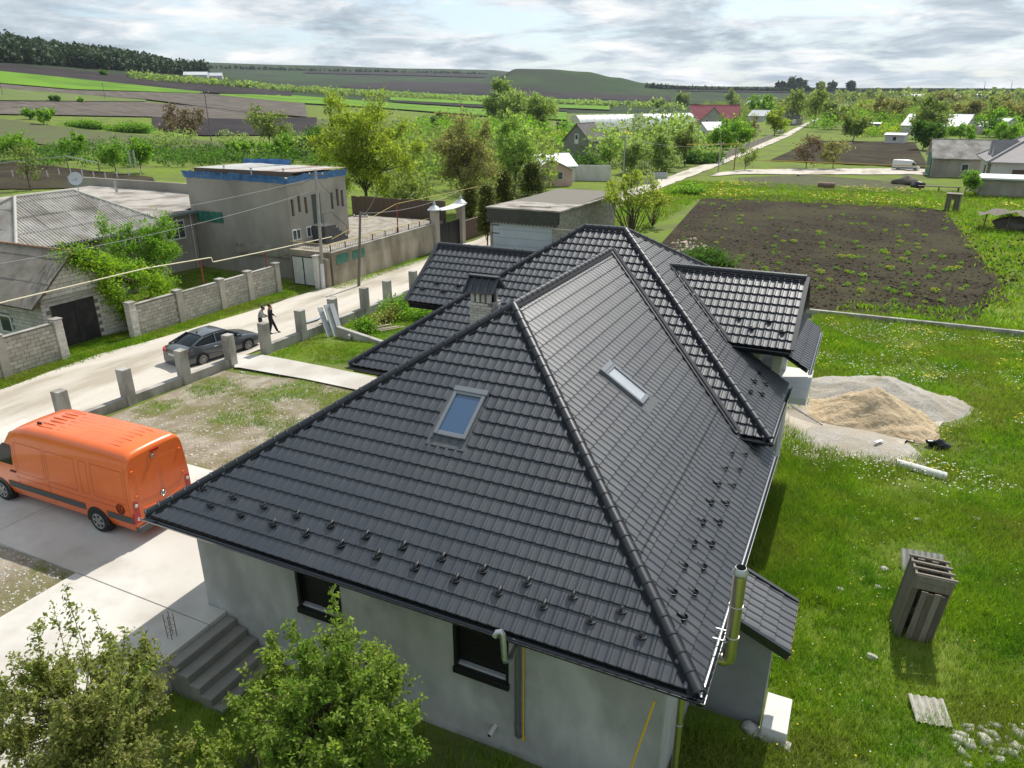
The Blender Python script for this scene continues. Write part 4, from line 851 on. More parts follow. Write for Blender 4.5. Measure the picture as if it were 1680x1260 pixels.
pB = dict(pelvis=(0, 0, 0.92), waist=(0.02, 0, 1.08), chest=(0.1, 0, 1.28), neck=(0.17, 0, 1.41), head=(0.24, 0, 1.50), shL=(0.1, 0.18, 1.33), elL=(0.16, 0.25, 1.08), wrL=(0.36, 0.16, 1.05), shR=(0.1, -0.18, 1.33), elR=(0.18, -0.25, 1.08), wrR=(0.38, -0.13, 1.06),
          hpL=(0, 0.09, 0.87), knL=(0.05, 0.1, 0.48), anL=(0.0, 0.1, 0.09), toL=(0.16, 0.11, 0.035), hpR=(0, -0.09, 0.87), knR=(0.02, -0.1, 0.48), anR=(-0.05, -0.1, 0.09), toR=(0.1, -0.12, 0.035))
g1 = atz(447, 548, ZR+0.06)
p1 = make_person('man in a black suit striding along the road with one hand raised to his face', pA, M_suit, M_suit, M_hair)
p1.location = (g1[0], g1[1], ZR+0.07); p1.rotation_euler = (0, 0, R(38))
p2 = make_person('man in a grey shirt bending over beside the man in the black suit', pB, M_shirtg, mat('dark_trousers', (0.03, 0.03, 0.035), 0.8), M_hair)
p2.location = (g1[0]-0.52, g1[1]-0.28, ZR+0.07); p2.rotation_euler = (0, 0, R(38))

# ------------------------------------------------------------------ concrete fence along the road
M_cpost = mat('cast_concrete', (0.33, 0.315, 0.285), 0.9, (0.42, 0.4, 0.365), 1.6, lo=0.3, hi=0.7, col3=(0.24, 0.225, 0.2), scale3=1.1, bump=0.006, bscale=18, spec=0.15, stretch=(1, 1, 0.5))
fence = thing('concrete_fence', 'row of square concrete posts on a low concrete plinth wall along the road', 'fence', (-26.4, 19, -3.9))
tops = [(95, 640), (203, 605), (295, 573), (373, 547), (430, 527), (491, 507), (545, 489), (594, 471), (637, 459), (676, 444)]
fp = [atz(u, v+1, -2.0) for u, v in tops]; ys = [p[1] for p in fp]; cf = np.polyfit(ys, [p[0] for p in fp], 1)
pm = MB(); pm.box(-0.21, 0.21, -0.21, 0.21, -2.15, 0); bm_me = None
for i, p in enumerate(fp):
    q = MB(); q.box(-0.22, 0.22, -0.22, 0.22, -2.2, 0, Matrix.Translation((np.polyval(cf, p[1]), p[1], -2.0+RNG.normal(0, 0.02))) @ Matrix.Rotation(RNG.normal(0, 0.02), 4, 'Z')); q.build('post', M_cpost, fence, bevel=0.015)
def plinth(y0, y1, ztop0, ztop1, w=0.30):
    q = MB(); x0, x1 = np.polyval(cf, y0), np.polyval(cf, y1)
    q.add([(x0-w/2, y0, -4.1), (x0+w/2, y0, -4.1), (x0+w/2, y0, ztop0), (x0-w/2, y0, ztop0), (x1-w/2, y1, -4.1), (x1+w/2, y1, -4.1), (x1+w/2, y1, ztop1), (x1-w/2, y1, ztop1)], [(0, 1, 2, 3), (7, 6, 5, 4), (0, 4, 5, 1), (1, 5, 6, 2), (2, 6, 7, 3), (3, 7, 4, 0)]); q.build('plinth', M_cpost, fence, bevel=0.012)
plinth(2.0, ys[3], -3.2, -3.25); plinth(ys[4], 46, -3.25, -3.15)
# cross wall with a pipe stub, stacked grey panels, timber
a, c = hit1(563, 552), hit1(660, 580)
cw = thing('garden_wall', 'low pale concrete wall crossing the yard beside the grey leaning panels', 'wall', (a[0], a[1], -3.9)); cw.rotation_euler = (0, 0, 0)
q = MB(); q.bar((a[0]-0.3, a[1], -3.55), (c[0]+2, c[1]-0.1, -3.35), 0.25, 0.9); q.build('wall_body', M_cpost, cw, bevel=0.015)
pw = hit1(581, 555); q = MB(); q.tube([(pw[0], pw[1]-0.1, -3.3), (pw[0]+0.02, pw[1]-0.5, -3.35)], 0.14, 14); q.build('pipe_stub', M_cpost, cw, smooth=True)
M_panel = mat('grey_sheet_panel', (0.36, 0.37, 0.375), 0.5, (0.42, 0.43, 0.435), 1.5)
for i, (u0, v0_, u1, v1) in enumerate(((541, 553, 538, 519), (551, 551, 545, 513), (560, 549, 551, 512))):
    p, t_ = hit1(u0, v0_), None; t_ = Vector((p[0]-0.75, p[1]+0.30, -2.05-0.1*(i == 0)))
    q = MB(); q.bar((p[0], p[1], -3.72), t_, 0.33, 0.05, (1, -0.2, 0.5)); q.build('sheet_panel', M_panel, bevel=0.006, label=['left of the three grey panels leaning on a concrete fence post', 'middle one of the three grey panels leaning on a concrete post', 'right of the three grey panels leaning by the low cross wall'][i], cat='panel', group='leaning grey panels')
for i in range(4):
    y = ys[5]+1.15+0.05*i; q = MB(); q.bar((-26.75+0.07*i, y-0.5, -3.12+0.045*i), (-26.55+0.05*i, y+0.55, -3.12+0.045*i), 0.36, 0.035); q.build('flat_panel', M_panel, label=['lowest', 'second lowest', 'second highest', 'topmost'][i]+' grey panel in the pile lying on the fence plinth', cat='panel', group='panels lying on the plinth')
M_lath = mat('weathered_timber', (0.4, 0.33, 0.25), 0.9, (0.3, 0.24, 0.18), 6)
for i in range(6):
    p = hit1(612+i*6.5, 538+i*1.2); q = MB(); q.bar((p[0]-0.5, p[1]-0.45, p[2]+0.10), (p[0]+0.35+0.1*(i % 2), p[1]+0.6, p[2]+0.13+0.03*(i % 3)), 0.08, 0.035); q.build('timber_lath', M_lath, label=['leftmost', 'second from left', 'third from left', 'third from right', 'second from right', 'rightmost'][i]+' pale timber lath in the loose pile behind the low cross wall', cat='plank', group='loose laths in the yard')
# ------------------------------------------------------------------ steps, rebar, sack
st = thing('concrete_steps', 'five cast concrete steps leading down from the drive along the house front', 'steps', (-10.6, -0.2, -3.75))
M_step = mat('step_concrete', (0.2, 0.19, 0.165), 0.9, (0.26, 0.245, 0.215), 1.5, bump=0.004, bscale=25)
for i in range(5):
    q = MB(); q.box(-11.35+i*0.31, -11.345+(i+1)*0.31, -1.15, 0.64, -4.0, ZD-0.10-i*0.19); q.build('tread', M_step, st, bevel=0.015)
rb = thing('rebar_cage', 'rusty upright rebar cage sticking out of the drive edge', 'rebar', (*atz(283, 1045, ZD)[:2], ZD))
bx_, by_ = atz(283, 1045, ZD)[:2]
for sx in (-0.07, 0.07):
    for sy in (-0.07, 0.07):
        q = MB(); q.tube([(bx_+sx, by_+sy, ZD-0.05), (bx_+sx*1.1, by_+sy, ZD+0.62+0.05*RNG.random())], 0.008, 6); q.build('bar', mat('rust', (0.13, 0.06, 0.035), 0.85), rb)
for z in (0.12, 0.3, 0.48):
    q = MB(); q.tube([(bx_+x*0.075, by_+y*0.075, ZD+z) for x, y in ((-1, -1), (1, -1), (1, 1), (-1, 1), (-1, -1))], 0.005, 5); q.build('tie', mat('rust', (0.13, 0.06, 0.035), 0.85), rb)
def lump(name, c, r, m, label, cat, seed=0, parent=None, kind=None, group=None, sub=3, rough=0.25):
    bm = bmesh.new(); bmesh.ops.create_icosphere(bm, subdivisions=sub, radius=1.0); rg = np.random.default_rng(seed)
    ph = rg.uniform(0, 6, (5, 3)); fr = rg.uniform(1.2, 4.5, (5, 3))
    for v in bm.verts:
        p = v.co; k = 1+rough*sum(math.sin(p.x*fr[i][0]+ph[i][0])*math.sin(p.y*fr[i][1]+ph[i][1])*math.sin(p.z*fr[i][2]+ph[i][2])/(1+i*0.5) for i in range(5))
        v.co = Vector((p.x*r[0]*k, p.y*r[1]*k, p.z*r[2]*k))
    me = bpy.data.meshes.new(name); bm.to_mesh(me); bm.free(); me.materials.append(m)
    me.polygons.foreach_set('use_smooth', [True]*len(me.polygons)); me.set_sharp_from_angle(angle=R(30))
    o = link_mesh(name, me, parent, Matrix.Translation(c)); return tag(o, label, cat, group, kind)
ps = atz(298, 1105, -3.6); lump('sack', (ps[0], ps[1], -3.35), (0.24, 0.22, 0.48), mat('white_sacking', (0.5, 0.52, 0.55), 0.6, (0.42, 0.43, 0.46), 5, bump=0.02, bscale=9), 'crumpled white plastic sack standing beside the concrete steps', 'sack', 3)
# ------------------------------------------------------------------ houses, walls and poles across the road
ZG = -3.85
def bp(name, m, parent, x0, x1, y0, y1, z0, z1, bevel=0.0, label=None):
    q = MB(); q.box(x0, x1, y0, y1, z0, z1); return q.build(name, m, parent, bevel=bevel, label=label)
M_block = mat('limestone_block', (0.38, 0.345, 0.285), 0.95, (0.46, 0.42, 0.35), 3, objrand=0.16, bump=0.012, bscale=14, spec=0.1)
M_blockw = mat('white_stone_block', (0.5, 0.47, 0.41), 0.95, (0.58, 0.55, 0.49), 3, objrand=0.13, bump=0.012, bscale=14, spec=0.1)
M_joint = mat('dark_joint', (0.17, 0.155, 0.13), 0.95)
M_asb = mat('weathered_asbestos', (0.3, 0.28, 0.25), 0.95, (0.44, 0.42, 0.385), 1.3, lo=0.3, hi=0.7, objrand=0.1, col3=(0.23, 0.21, 0.18), scale3=0.5, bump=0.004, bscale=20, spec=0.1)
M_asbd = mat('dark_asbestos', (0.19, 0.17, 0.145), 0.95, (0.29, 0.265, 0.23), 1.6, lo=0.3, hi=0.7, objrand=0.08, bump=0.004, bscale=20, spec=0.1)
M_felt = mat('roof_felt', (0.3, 0.27, 0.24), 0.95, (0.42, 0.39, 0.35), 0.8, lo=0.3, hi=0.7, col3=(0.19, 0.17, 0.15), scale3=0.5, bump=0.01, bscale=6, spec=0.1)
M_gren = mat('old_grey_render', (0.31, 0.285, 0.245), 0.95, (0.39, 0.36, 0.31), 0.7, detail=9, lo=0.3, hi=0.7, col3=(0.27, 0.245, 0.21), scale3=0.4, bump=0.006, bscale=15, spec=0.1, stretch=(1, 1, 0.5))
M_gren2 = mat('stained_render', (0.33, 0.285, 0.215), 0.95, (0.45, 0.4, 0.31), 0.8, detail=9, lo=0.3, hi=0.7, col3=(0.24, 0.2, 0.145), scale3=0.6, bump=0.006, bscale=15, spec=0.1, stretch=(1, 1, 0.35))
M_blue = mat('blue_tarpaulin', (0.035, 0.13, 0.36), 0.5, (0.1, 0.24, 0.48), 2.5, lo=0.35, hi=0.7, bump=0.03, bscale=7)
M_wfr = mat('white_window_frame', (0.66, 0.66, 0.64), 0.5)
M_gl = mat('dim_window_glass', (0.05, 0.06, 0.065), 0.08, spec=0.7)
M_glb = mat('green_glass_block', (0.03, 0.14, 0.1), 0.2, (0.05, 0.2, 0.15), 6, spec=0.6, objrand=0.2)
M_brown = mat('brown_louvre', (0.1, 0.07, 0.05), 0.7); M_iron = mat('black_iron', (0.014, 0.014, 0.015), 0.5)
M_polec = mat('concrete_pole', (0.3, 0.28, 0.25), 0.9, (0.36, 0.34, 0.3), 3); M_polew = mat('grey_wood_pole', (0.13, 0.11, 0.09), 0.9, (0.18, 0.155, 0.13), 5, stretch=(4, 4, 0.5))
M_cable = mat('cable', (0.09, 0.09, 0.09), 0.6); M_cablew = mat('pale_wire', (0.42, 0.42, 0.42), 0.5)
def sheet_roof(parent, sl, poly, m, sw=1.05, slen=1.55, pitch=0.21, amp=0.045, name='roof_sheet'):
    um, uM = min(p[0] for p in poly), max(p[0] for p in poly); vM = max(p[1] for p in poly)
    dk = MB(); dk.prism([sl.P(p[0], p[1], -0.05) for p in poly], tuple(-sl.n*0.06)); d = dk.build('roof_slope', M_brown, parent)
    for i in range(int(math.ceil((uM-um)/sw))):
        for j in range(int(math.ceil(vM/slen))):
            u0, u1 = um+i*sw, um+(i+1)*sw+0.02; v0, v1 = j*slen, (j+1)*slen+0.1; n = max(4, int(round((u1-u0)/pitch*6)))
            bm = bmesh.new(); lift = RNG.normal(0, 0.006)
            rows = [(v0, 0.03+lift), ((v0+v1)/2, 0.016+lift), (v1, 0.0+lift)]
            g = [[bm.verts.new((u0+(u1-u0)*k/n, v, amp*math.sin(2*math.pi*(u0+(u1-u0)*k/n)/pitch)+h)) for k in range(n+1)] for v, h in rows]
            for r_ in range(2):
                for k in range(n): f = bm.faces.new((g[r_][k], g[r_][k+1], g[r_+1][k+1], g[r_+1][k])); f.smooth = True
            clip_poly(bm, poly)
            if len(bm.faces) < 2: bm.free(); continue
            me = bpy.data.meshes.new(name); bm.to_mesh(me); bm.free(); me.materials.append(m); link_mesh(name, me, d, sl.M)
    return d
_bc = {}
def block_face(parent, O, U, length, z0, z1, L, H, m, inside=None, name='block', jt=0.018, dep=0.05, nrm=None):
    """courses of blocks standing proud of a wall face; O base point, U direction along wall, normal nrm"""
    U = Vector(U); n = Vector(nrm); z = z0; r_ = 0
    ang = math.atan2(U.y, U.x)
    while z < z1-H*0.4:
        s = -(L*0.5 if r_ % 2 else 0)
        while s < length-0.05:
            a, c = max(s, 0), min(s+L, length)-jt; s += L
            if c-a < 0.06: continue
            zz = min(z+H, z1)-jt; mid = O+U*((a+c)/2)+Vector((0, 0, (z+zz)/2))
            if inside and not inside((a+c)/2, (z+zz)/2): continue
            k = (round(c-a, 2), round(zz-z, 2), m.name)
            if k not in _bc:
                q = MB(); q.box(-k[0]/2, k[0]/2, -dep, dep, -k[1]/2, k[1]/2); _bc[k] = q.mesh(name, m)
            link_mesh(name, _bc[k], parent, Matrix.Translation(Vector((O.x, O.y, 0))+U*((a+c)/2)+Vector((0, 0, (z+zz)/2))+n*(RNG.uniform(-0.012, 0.006)-dep+0.02)) @ Matrix.Rotation(ang, 4, 'Z'))
        z += H; r_ += 1
# ---- boundary walls of limestone blocks
def boundary(label, ysegs, ztop, bricky, x=-35.0):
    w = thing('block_wall', label, 'wall', (x, (ysegs[0]+ysegs[-1])/2, ZG))
    for i, y in enumerate(ysegs):
        zt = ztop[i]+0.16
        bp('pillar', M_joint if i in bricky else M_block, w, x-0.2, x+0.2, y-0.2, y+0.2, -4.0, zt, 0.0)
        if i in bricky:
            block_face(w, Vector((x+0.2, y-0.21, 0)), (0, 1, 0), 0.42, -3.95, zt, 0.21, 0.075, M_brickw, name='brick', jt=0.01, nrm=(1, 0, 0)); block_face(w, Vector((x-0.2, y-0.2, 0)), (1, 0, 0), 0.41, -3.95, zt, 0.21, 0.075, M_brickw, name='brick', jt=0.01, nrm=(0, -1, 0))
        bp('pillar_cap', M_cpost, w, x-0.25, x+0.25, y-0.25, y+0.25, zt, zt+0.06, 0.012)
    for i in range(len(ysegs)-1):
        y0, y1 = ysegs[i]+0.2, ysegs[i+1]-0.2; zt = (ztop[i]+ztop[i+1])/2
        bp('wall_core', M_joint, w, x-0.1, x+0.085, y0, y1, -4.0, zt-0.01); block_face(w, Vector((x+0.085, y0, 0)), (0, 1, 0), y1-y0, -3.95, zt, 0.42, 0.2, M_block, nrm=(1, 0, 0))
        bp('coping', M_cpost, w, x-0.14, x+0.13, y0, y1, zt, zt+0.05, 0.01)
    return w
boundary('limestone block wall with square pillars along the road behind the grey car', [16.9, 20.1, 23.4, 25.8, 28.4], [-1.88, -1.92, -1.96, -1.95, -1.92], (0,))
boundary('limestone block wall left of the dark garage door, ending in a brick pillar', [3.6, 6.8, 9.7, 12.65], [-1.75, -1.75, -1.72, -1.7], (3,))
# ---- gabled block shed with garage door
sh = thing('garage_shed', 'gabled white stone shed with dark double door and rusty ridged roof, overgrown with vine', 'shed', (-39, 15.5, ZG))
xa = -36.4; yl, yr, ya, za, zl = 12.95, 17.95, 14.95, 1.35, -0.95
bp('wall_core', M_joint, sh, -46, xa-0.04, yl+0.04, yr, -4.0, -0.9)
q = MB(); q.prism([(xa-0.04, yl+0.04, -0.92), (xa-0.04, yr, -0.92), (xa-0.04, ya, za-0.15)], (-9.5, 0, 0)); q.build('gable_core', M_joint, sh)
dy0, dy1, dzt = 13.45, 15.85, -1.22
def ins(s, z):
    y = yl+s
    if dy0-0.1 < y < dy1+0.1 and z < dzt+0.02: return False
    lim = za-0.2-(ya-y)*0.95 if y < ya else za-0.2-(y-ya)*0.75
    return z < max(lim, -0.95)
block_face(sh, Vector((xa-0.04, yl, 0)), (0, 1, 0), yr-yl, -3.95, 1.2, 0.42, 0.21, M_blockw, ins, nrm=(1, 0, 0))
block_face(sh, Vector((-42.5, yl+0.04, 0)), (1, 0, 0), 6.05, -3.95, -0.95, 0.42, 0.21, M_blockw, lambda s, z: not (2.1 < s < 3.3 and -3.0 < z < -1.9), nrm=(0, -1, 0))
M_dkdoor = mat('tarred_door', (0.018, 0.018, 0.018), 0.8, (0.05, 0.04, 0.035), 1.5, lo=0.45, hi=0.7, bump=0.01)
for a, c in ((dy0, (dy0+dy1)/2-0.01), ((dy0+dy1)/2+0.01, dy1)): bp('door_leaf', M_dkdoor, sh, xa-0.06, xa+0.0, a, c, -3.9, dzt, 0.01)
bp('lintel', M_cpost, sh, xa-0.05, xa+0.03, dy0-0.2, dy1+0.2, dzt, dzt+0.14, 0.01); bp('ledge', M_gren, sh, xa-0.05, xa+0.07, yl, 16.8, -0.98, -0.86)
wn_ = bp('window', M_wfr, sh, -40.3, -39.3, yl-0.03, yl+0.05, -2.95, -1.95, 0.01); bp('pane', M_gl, wn_, -40.2, -39.4, yl-0.04, yl-0.02, -2.85, -2.05)
sls = Slope((-46, 12.2, -1.05), (1, 0, 0), (0, 1, 0), ya-12.2, za+1.1); sheet_roof(sh, sls, [(0, 0), (10.0, 0), (10.0, sls.L), (0, sls.L)], M_asbd)
sls = Slope((-36.0, 18.4, -1.0), (-1, 0, 0), (0, -1, 0), 18.4-ya, za+1.05); sheet_roof(sh, sls, [(0, 0), (10.0, 0), (10.0, sls.L), (0, sls.L)], M_asbd)
q = MB(); q.tube([(-46, ya, za+0.06), (-35.95, ya, za+0.06)], 0.09, 10); q.build('ridge_roll', mat('rusty_ridge', (0.17, 0.1, 0.06), 0.9, (0.24, 0.15, 0.1), 3), sh, smooth=True)
# ---- hip-roofed house
hh = thing('house', 'low old house with a grey corrugated hip roof beside the overgrown shed', 'house', (-47.5, 22, ZG))
ex, ez, y0_, y1_, rx, rz, ry0, ry1 = -42.9, 0.55, 16.2, 27.2, -47.5, 3.05, 19.6, 23.5
bp('wall', M_gren, hh, -52, ex-0.6, y0_+0.5, y1_-0.5, -4.0, ez+0.1)
s1 = Slope((ex, y0_, ez), (0, 1, 0), (-1, 0, 0), ex-rx, rz-ez); sheet_roof(hh, s1, [(0, 0), (y1_-y0_, 0), (ry1-y0_, s1.L), (ry0-y0_, s1.L)], M_asb)
s2 = Slope((-52.1, y0_, ez), (1, 0, 0), (0, 1, 0), ry0-y0_, rz-ez); sheet_roof(hh, s2, [(0, 0), (9.2, 0), (4.6, s2.L)], M_asb)
s3 = Slope((ex, y1_, ez), (-1, 0, 0), (0, -1, 0), y1_-ry1, rz-ez); sheet_roof(hh, s3, [(0, 0), (9.2, 0), (4.6, s3.L)], M_asb)
s4 = Slope((-52.1, y1_, ez), (0, -1, 0), (1, 0, 0), 4.6, rz-ez); sheet_roof(hh, s4, [(0, 0), (y1_-y0_, 0), (y1_-ry0, s4.L), (y1_-ry1, s4.L)], M_asb)
M_rid = mat('cement_ridge', (0.42, 0.4, 0.36), 0.9)
for a, c in (((ex, y0_, ez), (rx, ry0, rz)), ((ex, y1_, ez), (rx, ry1, rz)), ((rx, ry0, rz), (rx, ry1, rz)), ((-52.1, y0_, ez), (rx, ry0, rz)), ((-52.1, y1_, ez), (rx, ry1, rz))):
    q = MB(); q.tube([Vector(a)+Vector((0, 0, 0.05)), Vector(c)+Vector((0, 0, 0.05))], 0.09, 8); q.build('ridge_roll', M_rid, hh, smooth=True)
bp('gutter', M_galv, hh, ex-0.02, ex+0.1, y0_, y1_, ez-0.12, ez-0.02)
for a, c in ((19.6, 20.9), (23.6, 24.8)):
    w_ = bp('window', M_wfr, hh, ex-0.62, ex-0.54, a, c, -1.0, 0.15, 0.01)
    for k in range(2): bp('pane', M_gl, w_, ex-0.55, ex-0.53, a+0.1+k*(c-a-0.1)/2, a+(k+1)*(c-a-0.1)/2, -0.9, 0.05)
# satellite dish and flues behind the ridge
dp_ = aty(124, 293, 24.5); q = MB(); q.lathe([(0.0, -0.10), (0.25, -0.07), (0.45, 0.02), (0.46, 0.03), (0.25, -0.05), (0.0, -0.08)], 24, Matrix.Translation(dp_) @ Matrix.Rotation(R(35), 4, 'Z') @ Matrix.Rotation(R(70), 4, 'X'))
dsh = thing('satellite_dish', 'grey satellite dish on a short mast above the corrugated hip roof', 'dish', (dp_[0], dp_[1], rz)); q.build('reflector', mat('dish_grey', (0.5, 0.52, 0.53), 0.5), dsh, smooth=True)
q = MB(); q.tube([dp_, (dp_[0]-0.1, dp_[1]+0.1, dp_[2]-0.3), (dp_[0]-0.1, dp_[1]+0.1, rz-0.6)], 0.03, 8); q.tube([dp_, (dp_[0]+0.35, dp_[1]-0.45, dp_[2]-0.05)], 0.012, 6); q.box(dp_[0]+0.31, dp_[0]+0.39, dp_[1]-0.5, dp_[1]-0.4, dp_[2]-0.08, dp_[2]+0.0); q.build('mast', M_galv, dsh)
# ---- extension with felt roof
exn = thing('house_extension', 'grey lean-to extension with rough felt roof between the hip roof house and blue trimmed house', 'house', (-54, 30, ZG))
bp('wall', M_gren, exn, -64, -46.1, 27.3, 31.9, -4.0, 0.62); bp('wall', M_gren, exn, -66, -47, 32.0, 40, -4.0, 0.6)
q = MB(); q.add([(-66, 26.9, 0.95), (-45.7, 26.9, 0.72), (-45.7, 31.85, 0.72), (-47.0, 31.9, 0.75), (-47.0, 40.2, 0.9), (-66, 40.2, 1.1)], [(0, 1, 2, 3, 4, 5)]); q.build('felt_roof', M_felt, exn, recalc=False)
q = MB(); q.box(-45.75, -45.62, 26.9, 31.9, 0.55, 0.70); q.build('gutter', M_galv, exn); q = MB(); q.tube([(-46.0, 31.5, 0.6), (-46.0, 31.5, -3.9)], 0.05, 8); q.build('downpipe', mat('white_pipe', (0.55, 0.53, 0.5), 0.5), exn)
w_ = bp('window', M_wfr, exn, -46.12, -46.03, 29.0, 30.9, -1.25, 0.2, 0.01)
for k in range(3): bp('pane', M_gl, w_, -46.04, -46.02, 29.1+k*0.6, 29.6+k*0.6, -1.13, 0.08)
q = MB(); q.box(-70, -48.5, 38.4, 38.65, 0.6, 1.75); q.build('parapet', M_gren, exn); q = MB(); q.bar((-51, 38.2, 1.2), (-49, 35.5, 0.95), 0.3, 0.15); q.build('fallen_board', M_polec, exn)
for k, (px, py) in enumerate(((192, 317), (213, 262), (221, 262))):
    p = atz(px, py, 0.9 if k == 0 else 1.2); q = MB(); q.tube([(p[0], p[1], 0.3), (p[0], p[1], 1.9 if k == 0 else 2.4)], 0.11, 10); q.build('roof_flue', M_galv, exn, smooth=True)
# ---- two-storey grey house with blue trim
gh = thing('house', 'two storey grey rendered house with blue tarpaulin edging round its flat roof', 'house', (-41.5, 35.5, ZG))
b = MB(); wx = -36.45
holes = [(32.25, 32.55, 0.8, 2.0), (32.98, 33.28, 1.0, 2.18), (33.7, 34.0, 0.82, 2.0), (34.5, 35.5, -0.1, 2.1), (36.72, 37.02, 0.75, 2.0), (37.42, 37.72, 0.9, 2.2), (38.0, 38.3, 0.8, 2.05)]
ys_ = 32.0
for a, c, z0, z1 in holes:
    b.box(wx-0.3, wx, ys_, a, -4, 3.3); b.box(wx-0.3, wx, a, c, -4, z0); b.box(wx-0.3, wx, a, c, z1, 3.3); ys_ = c
b.box(wx-0.3, wx, ys_, 38.7, -4, 3.3); b.build('street_wall', M_gren, gh)
bp('side_wall', M_gren, gh, -46.35, wx-0.301, 32.0, 32.3, -4, 3.3); bp('back_wall', M_gren, gh, -46.35, wx-0.31, 38.4, 38.69, -4, 3.3); bp('end_wall', M_gren, gh, -46.35, -46.05, 32.31, 38.39, -4, 3.3)
for i, (a, c, z0, z1) in enumerate(holes):
    if i == 3: d_ = bp('door', mat('grey_green_door', (0.07, 0.085, 0.085), 0.5), gh, wx-0.2, wx-0.16, a, c, z0, z1); bp('handle', M_chrome, d_, wx-0.16, wx-0.13, a+0.1, a+0.2, 0.9, 0.93)
    else: bp('louvre', M_brown, gh, wx-0.2, wx-0.14, a, c, z0, z1)
for a in (32.05, 33.6): 
    w_ = bp('window', M_wfr, gh, wx-0.05, wx+0.03, a, a+0.9, -0.95, -0.15, 0.01)
    for k in range(2): bp('pane', M_gl, w_, wx+0.02, wx+0.04, a+0.08+k*0.42, a+0.40+k*0.42, -0.87, -0.23)
gw = bp('glass_block_window', M_joint, gh, -45.85, -43.05, 31.98, 32.1, -0.1, 0.75)
for i in range(9):
    for j in range(3): bp('glass_block', M_glb, gw, -45.8+i*0.305, -45.8+i*0.305+0.285, 31.95, 32.0, -0.06+j*0.265, -0.06+j*0.265+0.245)
# blue edging in short crumpled lengths
def blue(a, c, out, n):
    a, c, out = Vector(a), Vector(c), Vector(out)
    P = [[], [], []]
    for i in range(n+1):
        p = a+(c-a)*(i/n); j = RNG.normal(0, 0.035, 3); P[0].append(p+out*(0.03+0.03*RNG.random())+Vector((0, 0, -0.05+j[0]*0.6))); P[1].append(p+out*(0.14+j[1])+Vector((0, 0, 0.22+j[1]))); P[2].append(p+out*(0.30+j[2])+Vector((0, 0, 0.48+j[0])))
    q = MB(); q.grid(P); q.build('blue_edging', M_blue, gh, recalc=False)
blue((-46.5, 32.0, 3.25), (-36.3, 32.0, 3.2), (0, -1, 0), 40); blue((wx, 31.9, 3.2), (wx, 38.8, 3.2), (1, 0, 0), 28)
bp('roof_deck', M_felt, gh, -46.3, wx-0.02, 32.05, 38.65, 3.28, 3.5)
for k in range(10):
    x0 = -46.4+k*1.0; q = MB(); q.add([(x0, 32.9, 3.86), (x0+0.97, 32.9, 3.86), (x0+0.97, 38.9, 3.72+RNG.normal(0, 0.02)), (x0, 38.9, 3.72+RNG.normal(0, 0.02))], [(0, 1, 2, 3)])
    q.build('roof_sheet', [mat('pale_roof_sheet', (0.45, 0.44, 0.42), 0.6, (0.36, 0.35, 0.33), 1.5), mat('rusty_roof_sheet', (0.24, 0.13, 0.09), 0.8, (0.36, 0.3, 0.26), 1.2)][1 if k in (7, 9) else 0], gh, recalc=False)
blue((-47.5, 39.2, 3.55), (-42.5, 39.4, 3.6), (0.1, 0.2, 0), 14)
bp('eaves_shadow_board', M_brown, gh, -46.3, wx-0.1, 32.85, 32.9, 3.5, 3.84)  # dark strip put in for the shaded gap below the roof sheets
for x, y in ((-40.2, 32.6), (-43.5, 33.2), (-37.5, 33.0)): q = MB(); q.tube([(x, y, 3.4), (x, y, 4.0)], 0.05, 8); q.tube([(x, y, 4.0), (x, y, 4.08)], 0.1, 8); q.build('roof_vent', M_galv, gh)
# outside steps
for i in range(5): bp('step', mat('dark_step', (0.06, 0.06, 0.062), 0.7, (0.09, 0.09, 0.09), 4), gh, wx+0.0, wx+1.25, 35.2+i*0.34, 35.2+(i+1)*0.34-0.004, -1.5, -0.14-i*0.26, 0.012)
bp('landing', MATS['dark_step'], gh, wx, wx+1.25, 34.2, 35.2, -1.5, -0.12, 0.012)
q = MB(); q.tube([(wx+1.2, 34.2, -0.1), (wx+1.2, 34.2, 0.8), (wx+1.2, 35.2, 0.8), (wx+1.2, 36.9, -0.5), (wx+1.2, 36.9, -1.4)], 0.02, 6); q.build('handrail', M_iron, gh)
# ---- terrace
te = thing('terrace', 'raised terrace with stained rendered retaining wall and iron railing above the road', 'terrace', (-34.5, 38, ZG))
bp('retaining_wall', M_gren2, te, -32.85, -32.55, 31.5, 45.2, -4.0, -1.42); bp('end_wall', M_gren2, te, -36.4, -32.86, 31.5, 31.8, -4.0, -1.42)
bp('terrace_floor', mat('dusty_floor', (0.28, 0.25, 0.21), 0.95, (0.36, 0.33, 0.28), 1.2, lo=0.3, hi=0.7, col3=(0.2, 0.17, 0.13), scale3=1.4), te, -42, -32.9, 31.85, 47.5, -2.2, -1.47)
bp('coping', M_cpost, te, -32.95, -32.5, 31.45, 45.25, -1.42, -1.34, 0.012)
for a in (31.9, 33.8):
    gw = bp('glass_block_window', M_joint, te, -32.56, -32.54, a, a+1.5, -2.35, -1.65)
    for i in range(5):
        for j in range(3): bp('glass_block', M_glb, gw, -32.545, -32.52, a+0.03+i*0.29, a+0.30+i*0.29, -2.32+j*0.22, -2.32+j*0.22+0.2)
q = MB(); q.tube([(-32.7, 31.6, -0.86), (-32.7, 45.1, -0.86)], 0.025, 6); q.build('handrail', mat('faded_yellow_pipe', (0.5, 0.4, 0.12), 0.6), te); q = MB(); q.tube([(-36.3, 31.6, -0.86), (-32.7, 31.6, -0.86)], 0.025, 6); q.build('handrail', mat('faded_yellow_pipe', (0.5, 0.4, 0.12), 0.6), te)
